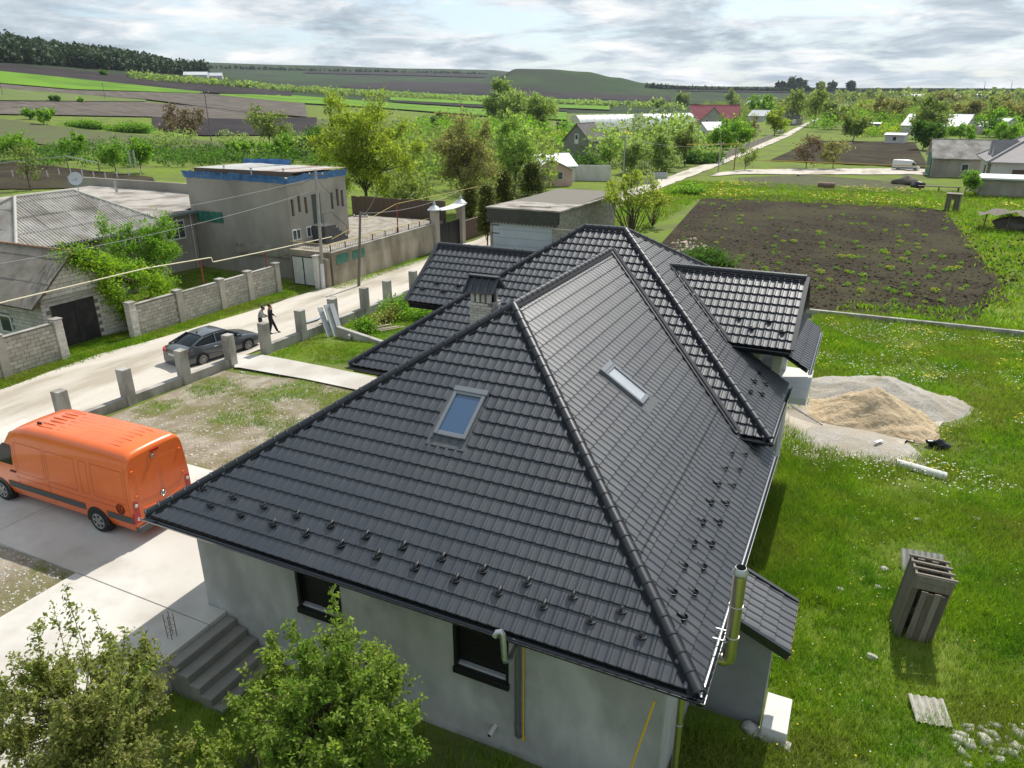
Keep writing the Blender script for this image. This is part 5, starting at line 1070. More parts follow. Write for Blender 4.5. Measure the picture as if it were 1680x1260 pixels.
for i in range(9):
    y = 31.6+i*1.68; bp('railing_post', M_iron, te, -32.73, -32.67, y-0.03, y+0.03, -1.4, -0.86)
    if i < 8:
        q = MB(); q.box(-32.71, -32.69, y+0.03, y+1.65, -1.3, -1.28)
        for k in range(1, 8): q.box(-32.707, -32.693, y+k*0.21-0.007, y+k*0.21+0.007, -1.3, -0.88)
        q.build('railing_panel', M_iron, te)
for i in range(2):
    q = MB(); q.box(-36.2+i*1.75, -34.5+i*1.75, 31.59, 31.61, -1.3, -1.28)
    for k in range(8): q.box(-36.2+i*1.75+k*0.21, -36.19+i*1.75+k*0.21, 31.59, 31.61, -1.3, -0.88)
    q.build('railing_panel', M_iron, te)
# ---- white metal gate
gt = thing('metal_gate', 'white double metal gate in a black frame beside the concrete pole', 'gate', (-34.4, 30.7, ZG))
for i in range(2):
    x0 = -35.5+i*1.0; lf = bp('leaf', mat('white_gate_sheet', (0.52, 0.52, 0.5), 0.5, (0.44, 0.44, 0.42), 1.5), gt, x0+0.03, x0+0.97, 30.68, 30.71, -3.68, -1.72)
    q = MB(); [q.box(*e) for e in ((x0, x0+0.04, 30.66, 30.73, -3.75, -1.65), (x0+0.96, x0+0.995, 30.66, 30.73, -3.75, -1.65), (x0+0.04, x0+0.96, 30.66, 30.73, -1.71, -1.66), (x0+0.04, x0+0.96, 30.66, 30.73, -3.74, -3.69))]
    q.build('leaf_frame', M_iron, lf)
    q = MB()
    for k in range(9): q.tube([(x0+0.05+k*0.11, 30.7, -1.68), (x0+0.05+k*0.11, 30.7, -1.38-0.1*math.sin(math.pi*(k+9*i)/17))], 0.008, 5)
    q.build('leaf_spikes', M_iron, lf)
pl = thing('gate_pillar', 'pebbled gate pillar and short wall right of the white metal gate', 'pillar', (-33.3, 30.7, ZG)); bp('shaft', M_blockw, pl, -33.48, -33.12, 30.5, 30.9, -4, -1.55, 0.015); bp('wing', M_gren2, pl, -33.1, -32.6, 30.95, 31.3, -4, -1.75, 0.015); bp('cap', M_cpost, pl, -33.55, -33.05, 30.43, 30.97, -1.55, -1.47, 0.015)
# ---- poles and wires
def pole(label, base, top, r0, r1, m, ins=2, foot=None, group='poles along the road'):
    t = thing('utility_pole', label, 'pole', base, group=group); base, top = Vector(base), Vector(top)
    q = MB(); q.tube([base-Vector((0, 0, 0.3)), top], [r0, r1], 10); q.build('shaft', m, t, smooth=True)
    if foot: q = MB(); q.tube([base, base+(top-base)*foot], [r0*1.25, r0*1.2], 10); q.build('whitewashed_foot', M_whitepl, t, smooth=True)
    q = MB(); d = Vector((0.5, 0.15, 0)); q.bar(top-Vector((0, 0, 0.35))-d, top-Vector((0, 0, 0.35))+d, 0.06)
    q.build('cross_arm', M_polew, t)
    for s in (-1, 1): q = MB(); q.lathe([(0.03, 0), (0.05, 0.04), (0.03, 0.12), (0.0, 0.13)], 8, Matrix.Translation(top-Vector((0, 0, 0.3))+d*0.9*s)); q.build('insulator', M_wfr, t)
    return t
P1t = Vector((-33.0, 31.2, 4.3)); pole('concrete pole with whitewashed foot next to the white metal gate', (-32.95, 30.75, ZG), P1t, 0.13, 0.09, M_polec, foot=0.22)
P2b = hit1(588, 471); P2t = Vector((P2b[0]+0.3, P2b[1]+0.5, 1.45)); pole('leaning grey wooden pole at the road edge in front of the terrace', P2b, P2t, 0.12, 0.08, M_polew)
def wire(label, pts, sag, m=M_cable, r=0.011, name='wire', cat='wire', group='overhead wires'):
    a, c = Vector(pts[0]), Vector(pts[1]); q = MB(); q.tube([a+(c-a)*t-Vector((0, 0, sag*4*t*(1-t))) for t in np.linspace(0, 1, 22)], r, 5); return q.build(name, m, label=label, cat=cat, group=group)
wire('overhead wire from the concrete pole to the corner of the blue trimmed house', (P1t-Vector((0, 0, 0.3)), (-36.5, 32.1, 3.1)), 0.3); wire('pale wire from the concrete pole across the hip roof house to the left', (P1t-Vector((0, 0, 0.5)), (-41, 2, 3.2)), 0.9, M_cablew)
wire('lower pale wire running left from the concrete pole past the corrugated shed', (P1t-Vector((0, 0, 1.3)), (-38.5, 2, 1.6)), 0.8, M_cablew); wire('wire between the concrete pole and the leaning wooden pole', (P1t-Vector((0, 0, 0.6)), P2t), 0.4)
wire('wire from the leaning wooden pole towards the ornate white gate', (P2t-Vector((0, 0, 0.1)), (-32.3, 49.5, 1.0)), 0.5, M_cablew); wire('second wire from the leaning wooden pole over the terrace', (P2t-Vector((0, 0, 0.3)), (-40, 48, 1.2)), 0.5)
# ---- yellow gas main on red posts
gp = thing('gas_main', 'cream overhead gas pipe on red posts above the block wall', 'pipe', (-35.2, 20, ZG)); M_cream = mat('cream_pipe', (0.66, 0.6, 0.42), 0.5)
q = MB(); q.tube([(-35.2, -6, -0.12), (-35.2, 10.4, -0.15), (-35.2, 18.5, -0.12), (-35.2, 23.1, -0.38), (-35.2, 23.25, -0.40), (-35.2, 23.3, -0.68), (-35.2, 23.5, -0.70), (-35.2, 29, -0.87), (-35.2, 34.9, -1.0)], 0.034, 8); q.build('pipe_run', M_cream, gp, smooth=True)
M_redp = mat('red_painted_post', (0.28, 0.06, 0.03), 0.7, (0.2, 0.05, 0.03), 4)
for y, zt in ((22.4, -0.4), (27.9, -0.9), (6, -0.2)): q = MB(); q.tube([(-35.25, y, -3.95), (-35.25, y, zt)], 0.05, 8); q.build('post', M_redp, gp)
rp_ = thing('pipe_post', 'tall rusty pipe post standing at the terrace railing', 'post', (-32.75, 40.2, -1.4)); q = MB(); q.tube([(-32.75, 40.2, -1.5), (-32.75, 40.2, 1.0)], 0.05, 8); q.build('shaft', M_redp, rp_, smooth=True); q = MB(); q.tube([(-32.75, 31.9, -0.5), (-32.75, 40.2, 0.95), (-32.5, 56, 0.9)], 0.018, 6); q.build('pipe_run', mat('faded_yellow_pipe', (0.5, 0.4, 0.12), 0.6), rp_)
# ---- ornate gate with white canopy
og = thing('ornate_gate', 'ornate gateway with two pillars, finials and a white sheet canopy', 'gate', (-32.4, 47.5, ZG))
M_pil = mat('pillar_stucco', (0.36, 0.32, 0.27), 0.9, (0.42, 0.38, 0.33), 2)
for y in (45.6, 50.2):
    bp('pillar', M_pil, og, -32.85, -32.25, y-0.3, y+0.3, -4, -0.25, 0.02)
    q = MB(); q.lathe([(0.62, 0.0), (0.62, 0.08), (0.5, 0.12), (0.36, 0.3), (0.2, 0.38), (0.1, 0.45), (0.13, 0.55), (0.05, 0.7), (0.0, 0.85)], 12, c=(-32.55, y, -0.25)); q.build('finial', mat('grey_zinc', (0.4, 0.42, 0.44), 0.5), og, smooth=True)
q = MB(); q.grid([[(x, y, -0.32+0.18*math.cos((x+32.55)*1.6)-0.12*math.sin(math.pi*(y-45.6)/4.6)) for x in np.linspace(-33.2, -31.9, 8)] for y in np.linspace(45.7, 50.1, 10)]); q.grid([[(x, y, -0.38+0.18*math.cos((x+32.55)*1.6)-0.12*math.sin(math.pi*(y-45.6)/4.6)) for x in np.linspace(-33.2, -31.9, 8)] for y in np.linspace(45.7, 50.1, 10)]); q.build('canopy', mat('white_sheet', (0.66, 0.66, 0.64), 0.45), og, smooth=True)
for i in range(2): bp('gate_leaf', M_iron, og, -32.6, -32.54, 45.95+i*2.0, 47.9+i*2.0, -3.8, -1.6)
bp('fence_wing', M_brown, og, -33.0, -32.7, 50.5, 58, -4, -2.0)
# dark fence behind the terrace
df = thing('board_fence', 'dark board fence behind the terrace under the big tree', 'fence', (-42, 48.5, ZG))
for i in range(20): bp('board', M_brown, df, -43.5+i*0.52, -43.02+i*0.52, 48.4+0.02*(i % 2), 48.5, -4, 0.1+RNG.normal(0, 0.03))
# ---- garage with scalloped fascia
ga = thing('garage', 'block garage with dark scalloped fascia, pale blue door and felt roof', 'garage', (-25.2, 55, ZG)); gx0, gx1, gy0, gy1 = -28.35, -21.95, 47.9, 63.5
M_gblk = mat('grey_block', (0.25, 0.235, 0.2), 0.95, (0.32, 0.3, 0.26), 3, objrand=0.18, bump=0.012, bscale=14, spec=0.1)
bp('wall_core', M_joint, ga, gx0, gx1-0.03, gy0+0.05, gy1, -4, -0.1); block_face(ga, Vector((gx1-0.03, gy0+0.05, 0)), (0, 1, 0), gy1-gy0, -3.9, -0.1, 0.45, 0.23, M_gblk, nrm=(1, 0, 0))
block_face(ga, Vector((gx0, gy0+0.05, 0)), (1, 0, 0), 0.3, -3.9, -1.2, 0.45, 0.23, M_gblk, nrm=(0, -1, 0)); block_face(ga, Vector((gx1-0.45, gy0+0.05, 0)), (1, 0, 0), 0.4, -3.9, -1.2, 0.45, 0.23, M_gblk, nrm=(0, -1, 0))
q = MB(); q.add([(gx0-0.3, gy0-0.2, 0.02), (gx1+0.25, gy0-0.2, 0.02), (gx1+0.25, gy1+0.2, -0.35), (gx0-0.3, gy1+0.2, -0.35), (gx0-0.3, gy0-0.2, -0.1), (gx1+0.25, gy0-0.2, -0.1), (gx1+0.25, gy1+0.2, -0.47), (gx0-0.3, gy1+0.2, -0.47)], [(0, 1, 2, 3), (7, 6, 5, 4), (0, 4, 5, 1), (1, 5, 6, 2), (2, 6, 7, 3), (3, 7, 4, 0)]); q.build('roof', M_felt, ga)
M_fasc = mat('dark_scale_cladding', (0.05, 0.05, 0.042), 0.75, (0.075, 0.075, 0.062), 3, objrand=0.15)
for r_ in range(5):
    for k in range(21):
        x = gx0-0.2+k*0.33+(0.165 if r_ % 2 else 0)
        if x > gx1-0.05: continue
        z = -0.02-r_*0.24; q = MB(); q.prism([(x, 0, z), (x+0.32, 0, z), (x+0.32, 0, z-0.2), (x+0.16, 0, z-0.36), (x, 0, z-0.2)], (0, 0.02, 0)); o = q.build('scale', M_fasc, ga); o.matrix_basis = Matrix.Translation((0, gy0-0.16-0.05*r_, 0))
bp('fascia_board', M_fasc, ga, gx0-0.2, gx1+0.15, gy0-0.12, gy0-0.02, -1.1, 0.0)
M_gdoor = mat('pale_blue_door', (0.42, 0.46, 0.52), 0.6, (0.48, 0.52, 0.57), 0.8, bump=0.003)
for k in range(4): bp('door_panel', M_gdoor, ga, gx0+0.3, gx1-0.45, gy0-0.02, gy0+0.04, -3.9+k*0.68, -3.9+(k+1)*0.68-0.02)
for z in (-1.55, -2.25): bp('hinge', M_iron, ga, gx0+0.2, gx0+0.9, gy0-0.06, gy0-0.02, z, z+0.07)
q = MB(); q.bar((-26, 49, 0.06), (-23.2, 49.3, 0.05), 0.12, 0.05); q.build('loose_batten', M_polew, ga)
lw = thing('block_wall', 'low rough grey block wall in front of the garage beside the new roof', 'wall', (-21, 46.6, ZG)); bp('wall_core', M_joint, lw, -21.9, -19.5, 46.5, 46.7, -4, -1.25); block_face(lw, Vector((-21.9, 46.5, 0)), (1, 0, 0), 2.4, -3.9, -1.2, 0.45, 0.23, M_gblk, nrm=(0, -1, 0))
# ------------------------------------------------------------------ village on the right and in the distance
M_redroof = mat('red_metal_roof', (0.3, 0.07, 0.085), 0.5, (0.36, 0.1, 0.11), 0.5); M_gwall = mat('grey_house_wall', (0.27, 0.26, 0.235), 0.9, (0.32, 0.31, 0.28), 0.8); M_wroof = mat('white_sheet_roof', (0.62, 0.63, 0.64), 0.5, (0.54, 0.55, 0.56), 0.6)
M_wwall = mat('whitewash', (0.6, 0.58, 0.54), 0.9, (0.5, 0.48, 0.44), 0.6); M_dslate = mat('dark_slate_roof', (0.095, 0.09, 0.085), 0.85, (0.14, 0.13, 0.12), 0.9); M_btile = mat('brown_grey_tile', (0.2, 0.18, 0.185), 0.6, (0.24, 0.22, 0.22), 1.0)
def gable_house(label, u, v, w, d, hw, hr, rot, m_wall, m_roof, wins=2, group=None, name='house', cat='house', ov=0.35, gwin=True, door=True, dist=None):
    """gabled house standing where pixel (u, v) meets the ground; gable end faces local -y, ridge runs along local y"""
    P = hit1(u, v) if dist is None else atd(u, v, dist); z0 = float(tz(P[0], P[1]))
    t = thing(name, label, cat, group=group)
    q = MB(); q.prism([(-w/2, 0, -0.3), (w/2, 0, -0.3), (w/2, 0, hw), (0, 0, hw+hr-0.08), (-w/2, 0, hw)], (0, d, 0)); q.build('wall', m_wall, t)
    for s in (-1, 1):
        L = math.hypot(w/2+ov, hr*(w/2+ov)/(w/2)); zl = hw-hr*ov/(w/2)
        q = MB(); q.prism([(s*(w/2+ov), -ov, zl), (0, -ov, hw+hr), (0, -ov, hw+hr+0.1), (s*(w/2+ov), -ov, zl+0.1)], (0, d+2*ov, 0)); q.build('roof_slope', m_roof, t)
        nb = 6
        for k in range(1, nb): y = -ov+(d+2*ov)*k/nb; q = MB(); q.bar((s*(w/2+ov), y, zl+0.11), (0, y, hw+hr+0.11), 0.05, 0.04); q.build('roof_seam', m_roof, t)
        for k in range(wins):
            y = d*(k+0.5)/wins; f = bp('window', M_wfr, t, s*(w/2)-0.04, s*(w/2)+0.04, y-0.55, y+0.55, hw*0.35, hw*0.35+1.2); bp('pane', M_gl, f, s*(w/2)-0.06, s*(w/2)+0.06, y-0.45, y+0.45, hw*0.35+0.1, hw*0.35+1.1)
    q = MB(); q.tube([(0, -ov, hw+hr+0.08), (0, d+ov, hw+hr+0.08)], 0.1, 6); q.build('ridge', m_roof, t)
    if gwin:
        for x in (-w*0.2, w*0.2): f = bp('window', M_wfr, t, x-0.5, x+0.5, -0.05, 0.03, hw+0.1, hw+1.3) if hr > 2.5 else bp('window', M_wfr, t, x-0.5, x+0.5, -0.05, 0.03, hw*0.4, hw*0.4+1.2); b0 = hw+0.2 if hr > 2.5 else hw*0.4+0.1; bp('pane', M_gl, f, x-0.4, x+0.4, -0.07, -0.04, b0, b0+1.0)
    t.location = (P[0], P[1], z0); t.rotation_euler = (0, 0, rot); return t
def face_cam(u, extra=0.0): d = ray(u, 300); return math.atan2(d[1], d[0])-math.pi/2+extra
# grey gabled house, red-roofed house, polytunnel
g_ = gable_house('small grey block house with steep dark roof and white gable door behind the willows', 945, 262, 6.2, 8.5, 4.0, 3.3, face_cam(945, R(-26)), mat('shingled_grey_wall', (0.2, 0.19, 0.165), 0.9, (0.26, 0.25, 0.215), 1.5), M_dslate, 2, gwin=False)
wd_ = MB(); wd_.box(-0.45, 0.45, -0.06, 0.02, 3.3, 5.3); M0 = wm(g_); wd_.v = [tuple(M0 @ Vector(p)) for p in wd_.v]; wd_.build('balcony_door', M_wfr, g_); wd_ = MB(); wd_.box(-0.28, 0.28, -0.08, -0.04, 4.2, 5.1); wd_.v = [tuple(M0 @ Vector(p)) for p in wd_.v]; wd_.build('pane', M_gl, g_)
gable_house('low dark roofed annex right of the small grey block house', 1000, 255, 7, 7, 2.6, 2.0, face_cam(1000, R(64)), M_gwall, M_dslate, 1)
rh = gable_house('large grey house with long dark red metal roof beside the white polytunnel', 1209, 212, 11, 19, 3.2, 6.0, face_cam(1209, R(88)), M_gwall, M_redroof, 3, gwin=False)
gable_house('front gable of the red roofed house with two dark windows', 1168, 215, 11.5, 8, 3.0, 5.6, face_cam(1168, R(2)), M_gwall, M_redroof, 1)
gable_house('white roofed house half hidden by bushes below the red roof', 1150, 226, 8, 9, 2.6, 2.2, face_cam(1150, R(-60)), M_wwall, M_wroof, 2)
pt = thing('polytunnel', 'long white polythene tunnel greenhouse at the edge of the green field', 'greenhouse'); M_poly = mat('white_polythene', (0.74, 0.76, 0.76), 0.4, (0.66, 0.68, 0.68), 0.4, transl=None)
for sec, (u0, u1, vv, hgt) in enumerate(((942, 1052, 213, 6.6), (1048, 1128, 211, 7.0))):
    a, c = atd(u0, vv, 275), atd(u1, vv, 292); a[2] = tz(a[0], a[1]); c[2] = tz(c[0], c[1]); dv = Vector(c)-Vector(a); nrm_ = Vector((-dv.y, dv.x, 0)).normalized()
    n_ = 18
    P = [[Vector(a)+dv*(i/n_)+nrm_*(4.5*math.cos(t))+Vector((0, 0, hgt*math.sin(t)**0.8-(0.06 if i % 2 else 0))) for t in np.linspace(0, math.pi, 14)] for i in range(n_+1)]
    q = MB(); q.grid(P); q.poly(P[0]); q.poly(P[-1]); q.build('cover', M_poly, pt, smooth=True, angle=R(60))
    for i in range(0, n_+1, 2): q = MB(); q.tube([p+Vector((0, 0, 0.03)) for p in P[i]], 0.06, 5); q.build('hoop', M_wfr, pt)
tr_ = gable_house('dark parked trailer box at the left end of the polytunnel', 931, 212, 2.6, 4.5, 2.6, 0.3, face_cam(931, R(90)), M_iron, M_iron, 0, name='trailer', cat='trailer', gwin=False, ov=0.05)
# white wall, pink shed, white roofs by the light green tree
ww = thing('plaster_wall', 'long white plastered wall behind the garage and before the bushes', 'wall'); a, c = hit1(928, 296), hit1(1002, 297); n_ = Vector(c)-Vector(a); k = 6; ww.location = Vector(a)
for i in range(k):
    p0, p1 = Vector(a)+n_*(i/k), Vector(a)+n_*((i+1)/k)-n_.normalized()*0.03; q = MB(); q.bar((p0.x, p0.y, -2.7), (p1.x, p1.y, -2.7), 0.2, 2.5); q.build('wall_panel', M_wwall, ww)
gable_house('pale pink walled shed with white sheet roof behind the light green tree', 905, 306, 6.5, 11, 2.4, 1.5, face_cam(905, R(18)), mat('pink_wall', (0.5, 0.3, 0.27), 0.9, (0.56, 0.4, 0.36), 0.7), M_wroof, 3, name='shed', cat='shed')
gable_house('white sheet roofed shed left of the light green tree', 845, 298, 7, 9, 2.5, 1.6, face_cam(845, R(-70)), M_wwall, M_wroof, 2, name='shed', cat='shed')
# right hand group
hg = gable_house('tall grey barn with asbestos roof and green gable door by the parked white van', 1519, 290, 8.0, 9.5, 3.2, 2.6, 0, M_gren, M_asb, 1, name='barn', cat='barn', gwin=False); hg.location = (9.6, 138.4, -3.9); hg.rotation_euler = (0, 0, R(-86)); M0 = wm(hg)
q = MB(); q.box(-2.4, 2.4, -0.12, -0.02, 0.0, 3.6); q.v = [tuple(M0 @ Vector(p)) for p in q.v]; q.build('barn_door', mat('green_door', (0.03, 0.12, 0.07), 0.6), hg)
bh = thing('house', 'house with brown grey tiled hip roof and two pointed dormers at the right edge', 'house'); a = np.array([18.0, 120.0, -3.9]); bh.location = a
bx0, bx1, by0, by1 = 15.6, 38.0, 117.5, 132.0; ezb, rzb = 0.0, 4.6
bp('wall', M_wwall, bh, bx0+0.8, bx1, by0+0.8, by1, -4, ezb+0.1)
for nm_, pl_ in (('f', [(bx0, by0, ezb), (bx1, by0, ezb), (bx1-6, (by0+by1)/2, rzb), (bx0+7.5, (by0+by1)/2, rzb)]), ('l', [(bx0, by1, ezb), (bx0, by0, ezb), (bx0+7.5, (by0+by1)/2, rzb)]), ('b', [(bx1, by1, ezb), (bx0, by1, ezb), (bx0+7.5, (by0+by1)/2, rzb), (bx1-6, (by0+by1)/2, rzb)])):
    q = MB(); q.prism(pl_, (0, 0, -0.12)); q.build('roof_slope', M_btile, bh)
q = MB(); q.tube([(bx0, by0, ezb+0.08), (bx0+7.5, (by0+by1)/2, rzb+0.08), (bx1-6, (by0+by1)/2, rzb+0.08)], 0.13, 6); q.tube([(bx0, by1, ezb+0.08), (bx0+7.5, (by0+by1)/2, rzb+0.08)], 0.13, 6); q.build('ridge', mat('pale_ridge', (0.4, 0.37, 0.36), 0.6), bh)
for yy in (121.5, 125.5):   # pointed dormers on the left slope
    q = MB(); q.prism([(bx0+0.9, yy-1.4, 0.55), (bx0+0.9, yy+1.4, 0.55), (bx0+0.9, yy, 2.7)], (3.8, 0, 0)); dm = q.build('dormer', M_btile, bh); q = MB(); q.prism([(bx0+0.86, yy-0.9, 0.75), (bx0+0.86, yy+0.9, 0.75), (bx0+0.86, yy, 2.1)], (0.05, 0, 0)); q.build('dormer_window', M_wwall, dm)
for k in range(3): f = bp('window', M_wfr, bh, bx0+0.75, bx0+0.82, 119.0+k*1.3, 119.9+k*1.3, -2.8, -0.3); bp('pane', M_brown, f, bx0+0.72, bx0+0.76, 119.05+k*1.3, 119.85+k*1.3, -2.7, -0.4)
f = bp('window', M_brown, bh, 19, 23, by0+0.75, by0+0.82, -3.6, -1.0); bp('door', M_iron, bh, bx0+0.75, bx0+0.82, 125.0, 126.2, -3.9, -1.0)
lb = thing('outbuilding', 'low grey wall and outbuilding with flat white roof at the right edge', 'outbuilding'); a = hit1(1606, 322); lb.location = a
bp('wall', M_gren, lb, a[0], a[0]+26, a[1], a[1]+6, -4, -1.55); bp('flat_roof', M_wroof, lb, a[0]-0.4, a[0]+26.4, a[1]-0.4, a[1]+6.4, -1.55, -1.35)
# white minivan on the lane, far van and parked car
mv = make_van('minivan', 'small white minivan standing on the lane before the grey barn', 'van', mat('white_paint', (0.6, 0.6, 0.58), 0.3, coat=0.4), 6.94, 4.325, 2.74, detail=False); mv.scale = (0.64, 0.9, 0.66); a = hit1(1508, 281); mv.location = (a[0], a[1], a[2]+0.1); mv.rotation_euler = (0, 0, R(-6))
fv = make_van('delivery_van', 'distant white van parked beside the village road', 'van', MATS['white_paint'], detail=False); a = hit1(1299, 206); fv.location = (a[0], a[1]+7, a[2]+0.1); fv.rotation_euler = (0, 0, R(96)); fv.scale = (0.85, 0.95, 0.85)
pc_ = make_saloon('saloon_car', 'distant silver car parked below the white van on the village road', 'car', mat('silver_paint', (0.5, 0.51, 0.52), 0.25, coat=0.5)); a = hit1(1278, 219); pc_.location = (a[0], a[1], a[2]+0.05); pc_.rotation_euler = (0, 0, R(70))
# scattered roofs of the far village
far = [(1395, 186, 11, 12, 3, 3, 40, M_wwall, M_wroof, 'white roofed house among brown trees right of the village road'), (1285, 205, 9, 12, 3, 3, -20, M_gwall, M_dslate, 'grey slate roofed house behind the yellow green tree'), (1262, 200, 8, 10, 3, 2.6, 60, M_wwall, M_wroof, 'pale roofed house left of the far white van'),
       (1442, 218, 7, 5, 3.2, 0.3, 88, M_gwall, M_wroof, 'flat roofed grey shed beyond the black ploughed field'), (1590, 222, 13, 20, 3, 3.6, 75, M_wwall, M_wroof, 'long bright white roof behind the grey barn'), (1560, 220, 8, 9, 2.6, 2, 20, M_wwall, M_wroof, 'small white roof left of the long bright roof'),
       (1655, 222, 9, 10, 2.8, 2.6, 50, M_wwall, M_wroof, 'white roof at the right edge above the tiled hip roof'), (1515, 166, 14, 22, 4, 4, 80, M_wwall, M_wroof, 'far white roofed building below the right horizon'), (1575, 168, 14, 30, 4, 4, 85, M_wwall, M_wroof, 'far pair of white roofs near the right horizon'),
       (1250, 178, 12, 14, 3, 4, 60, M_gwall, M_wroof, 'far pale roof beyond the large red roof'), (1460, 190, 8, 10, 3, 2.6, 30, M_wwall, mat('teal_roof', (0.16, 0.36, 0.32), 0.6), 'house with teal roof behind the olive tree'), (1485, 236, 5, 5, 2.4, 0.4, 80, M_wwall, M_wroof, 'small white walled hut beyond the field corner'),
       (1625, 165, 12, 16, 4, 3.5, 80, M_wwall, M_wroof, 'farthest white roof at right below the horizon line'), (342, 129.5, 10, 24, 4, 3, 80, M_wwall, M_wroof, 'far white farm building at the foot of the wood'), (366, 130.5, 8, 16, 4, 3, 80, M_wwall, M_wroof, 'second far white farm building right of the first')]
for u, v, w, d, hw, hr, rot, mw, mr_, lab in far: gable_house(lab, u, v, w, d, hw, hr, face_cam(u, R(rot)), mw, mr_, 1, gwin=(hr > 1))
# road-side fence, portal pipe, poles
def px_pole(label, u, vb, vt, r, m, arm=True, group='poles in the fields and along the lane'):
    P = hit1(u, vb); k = math.hypot(P[0]-GX, P[1]-GY)/math.hypot(*(ray(u, vb)[:2])); h = (vb-vt)/CF*k; t = thing('utility_pole', label, 'pole', P, group=group)
    q = MB(); q.tube([P-np.array([0, 0, 0.3]), P+np.array([0, 0, h])], [r, r*0.7], 8); q.build('shaft', m, t, smooth=True)
    if arm: d = Vector((_R[0], _R[1], 0))*(h*0.1); q = MB(); q.bar(Vector(P)+Vector((0, 0, h*0.96))-d, Vector(P)+Vector((0, 0, h*0.96))+d, r*0.8); q.build('cross_arm', m, t); q = MB(); [q.lathe([(r*0.4, 0), (r*0.5, r), (0, r*2)], 6, Matrix.Translation(Vector(P)+Vector((0, 0, h*0.97))+d*s)) for s in (-0.9, 0, 0.9)]; q.build('insulators', M_wfr, t)
    return Vector(P)+Vector((0, 0, h*0.95))
t1 = px_pole('tall field pole with cross arm rising beside the reddish bare tree', 347, 232, 155, 0.16, M_polew); t2 = px_pole('field pole in front of the bright green strip near the willows', 757, 206, 168, 0.16, M_polew); t3 = px_pole('small pole at the left edge of the bright green field', 5, 158, 134, 0.14, M_polew); t4 = px_pole('pole between the pale field and the ploughed band', 173, 164, 138, 0.14, M_polew)
t5 = px_pole('grey pole rising from the yellow green sprays behind the garage', 1022, 300, 226, 0.14, M_polec); t6 = px_pole('grey pole at the bend of the village road', 1178, 284, 236, 0.13, M_polec); t7 = px_pole('brown post carrying the yellow portal pipe', 1204, 279, 237, 0.09, M_redp, False); t8 = px_pole('slanting pole left of the polytunnel in the field', 1045, 205, 165, 0.15, M_polew); px_pole('rusty pole left of the pink shed', 895, 290, 240, 0.12, M_polew, False)
t9 = px_pole('pole beside the village road before the red roof house', 1228, 240, 205, 0.12, M_polec)
wire('yellow portal pipe on posts over the village road bend', (t6+Vector((-6, 0, -0.2)), t7+Vector((0.5, 0, 0.1))), 0, M_yellow, 0.06, 'gas_pipe', 'pipe', None); a = atd(1525, 273, 128); wire('long thin yellow pipe running right above the lane', (hit1(1215, 272)+np.array([0, 0, 1.2]), a), 0, M_yellow, 0.05, 'gas_pipe', 'pipe', None)
wire('far wire between the two field poles', (t1, t2), 3.0, M_cable, 0.03); wire('wire from the sprays pole to the road bend pole', (t5, t6), 0.8, M_cablew, 0.02)
pf = thing('picket_fence', 'grey picket fence beside the village road under the willows', 'fence'); a, c = hit1(1025, 283), hit1(1140, 262); pf.location = a
for i in range(34): p = a+(c-a)*(i/33); q = MB(); q.box(p[0]-0.06, p[0]+0.06, p[1]-0.25, p[1]+0.25, p[2]-0.1, p[2]+1.5); q.build('picket', M_gren, pf)
rf_ = thing('concrete_fence', 'dark concrete panel fence along the left of the village road', 'fence'); a, c = hit1(1190, 262), hit1(1268, 228); rf_.location = a
for i in range(12): p0, p1 = a+(c-a)*(i/12), a+(c-a)*((i+0.96)/12); q = MB(); q.bar((p0[0], p0[1], p0[2]+0.8), (p1[0], p1[1], p1[2]+0.8), 0.12, 1.7); q.build('fence_panel', M_gren, rf_)
# wind turbines on the right horizon
for u, lab in ((1613, 'left of two tiny wind turbines on the right horizon'), (1657, 'right of two tiny wind turbines on the right horizon')):
    P = hit1(u, 152.5); P = CPOS+(P-CPOS)*0+ray(u, 152)*0 if False else P; t = thing('wind_turbine', lab, 'wind turbine', P, group='wind turbines on the horizon'); q = MB(); q.tube([P, P+np.array([0, 0, 20])], [0.9, 0.5], 6); q.build('tower', M_wfr, t)
    for k in range(3): ang = k*2.094+0.5; q = MB(); q.bar(P+np.array([0, 0, 20]), Vector(P)+Vector((0, 0, 20))+Vector((_R[0], _R[1], 0))*(11*math.cos(ang))+Vector((0, 0, 11*math.sin(ang))), 0.7, 0.2); q.build('blade', M_wfr, t)
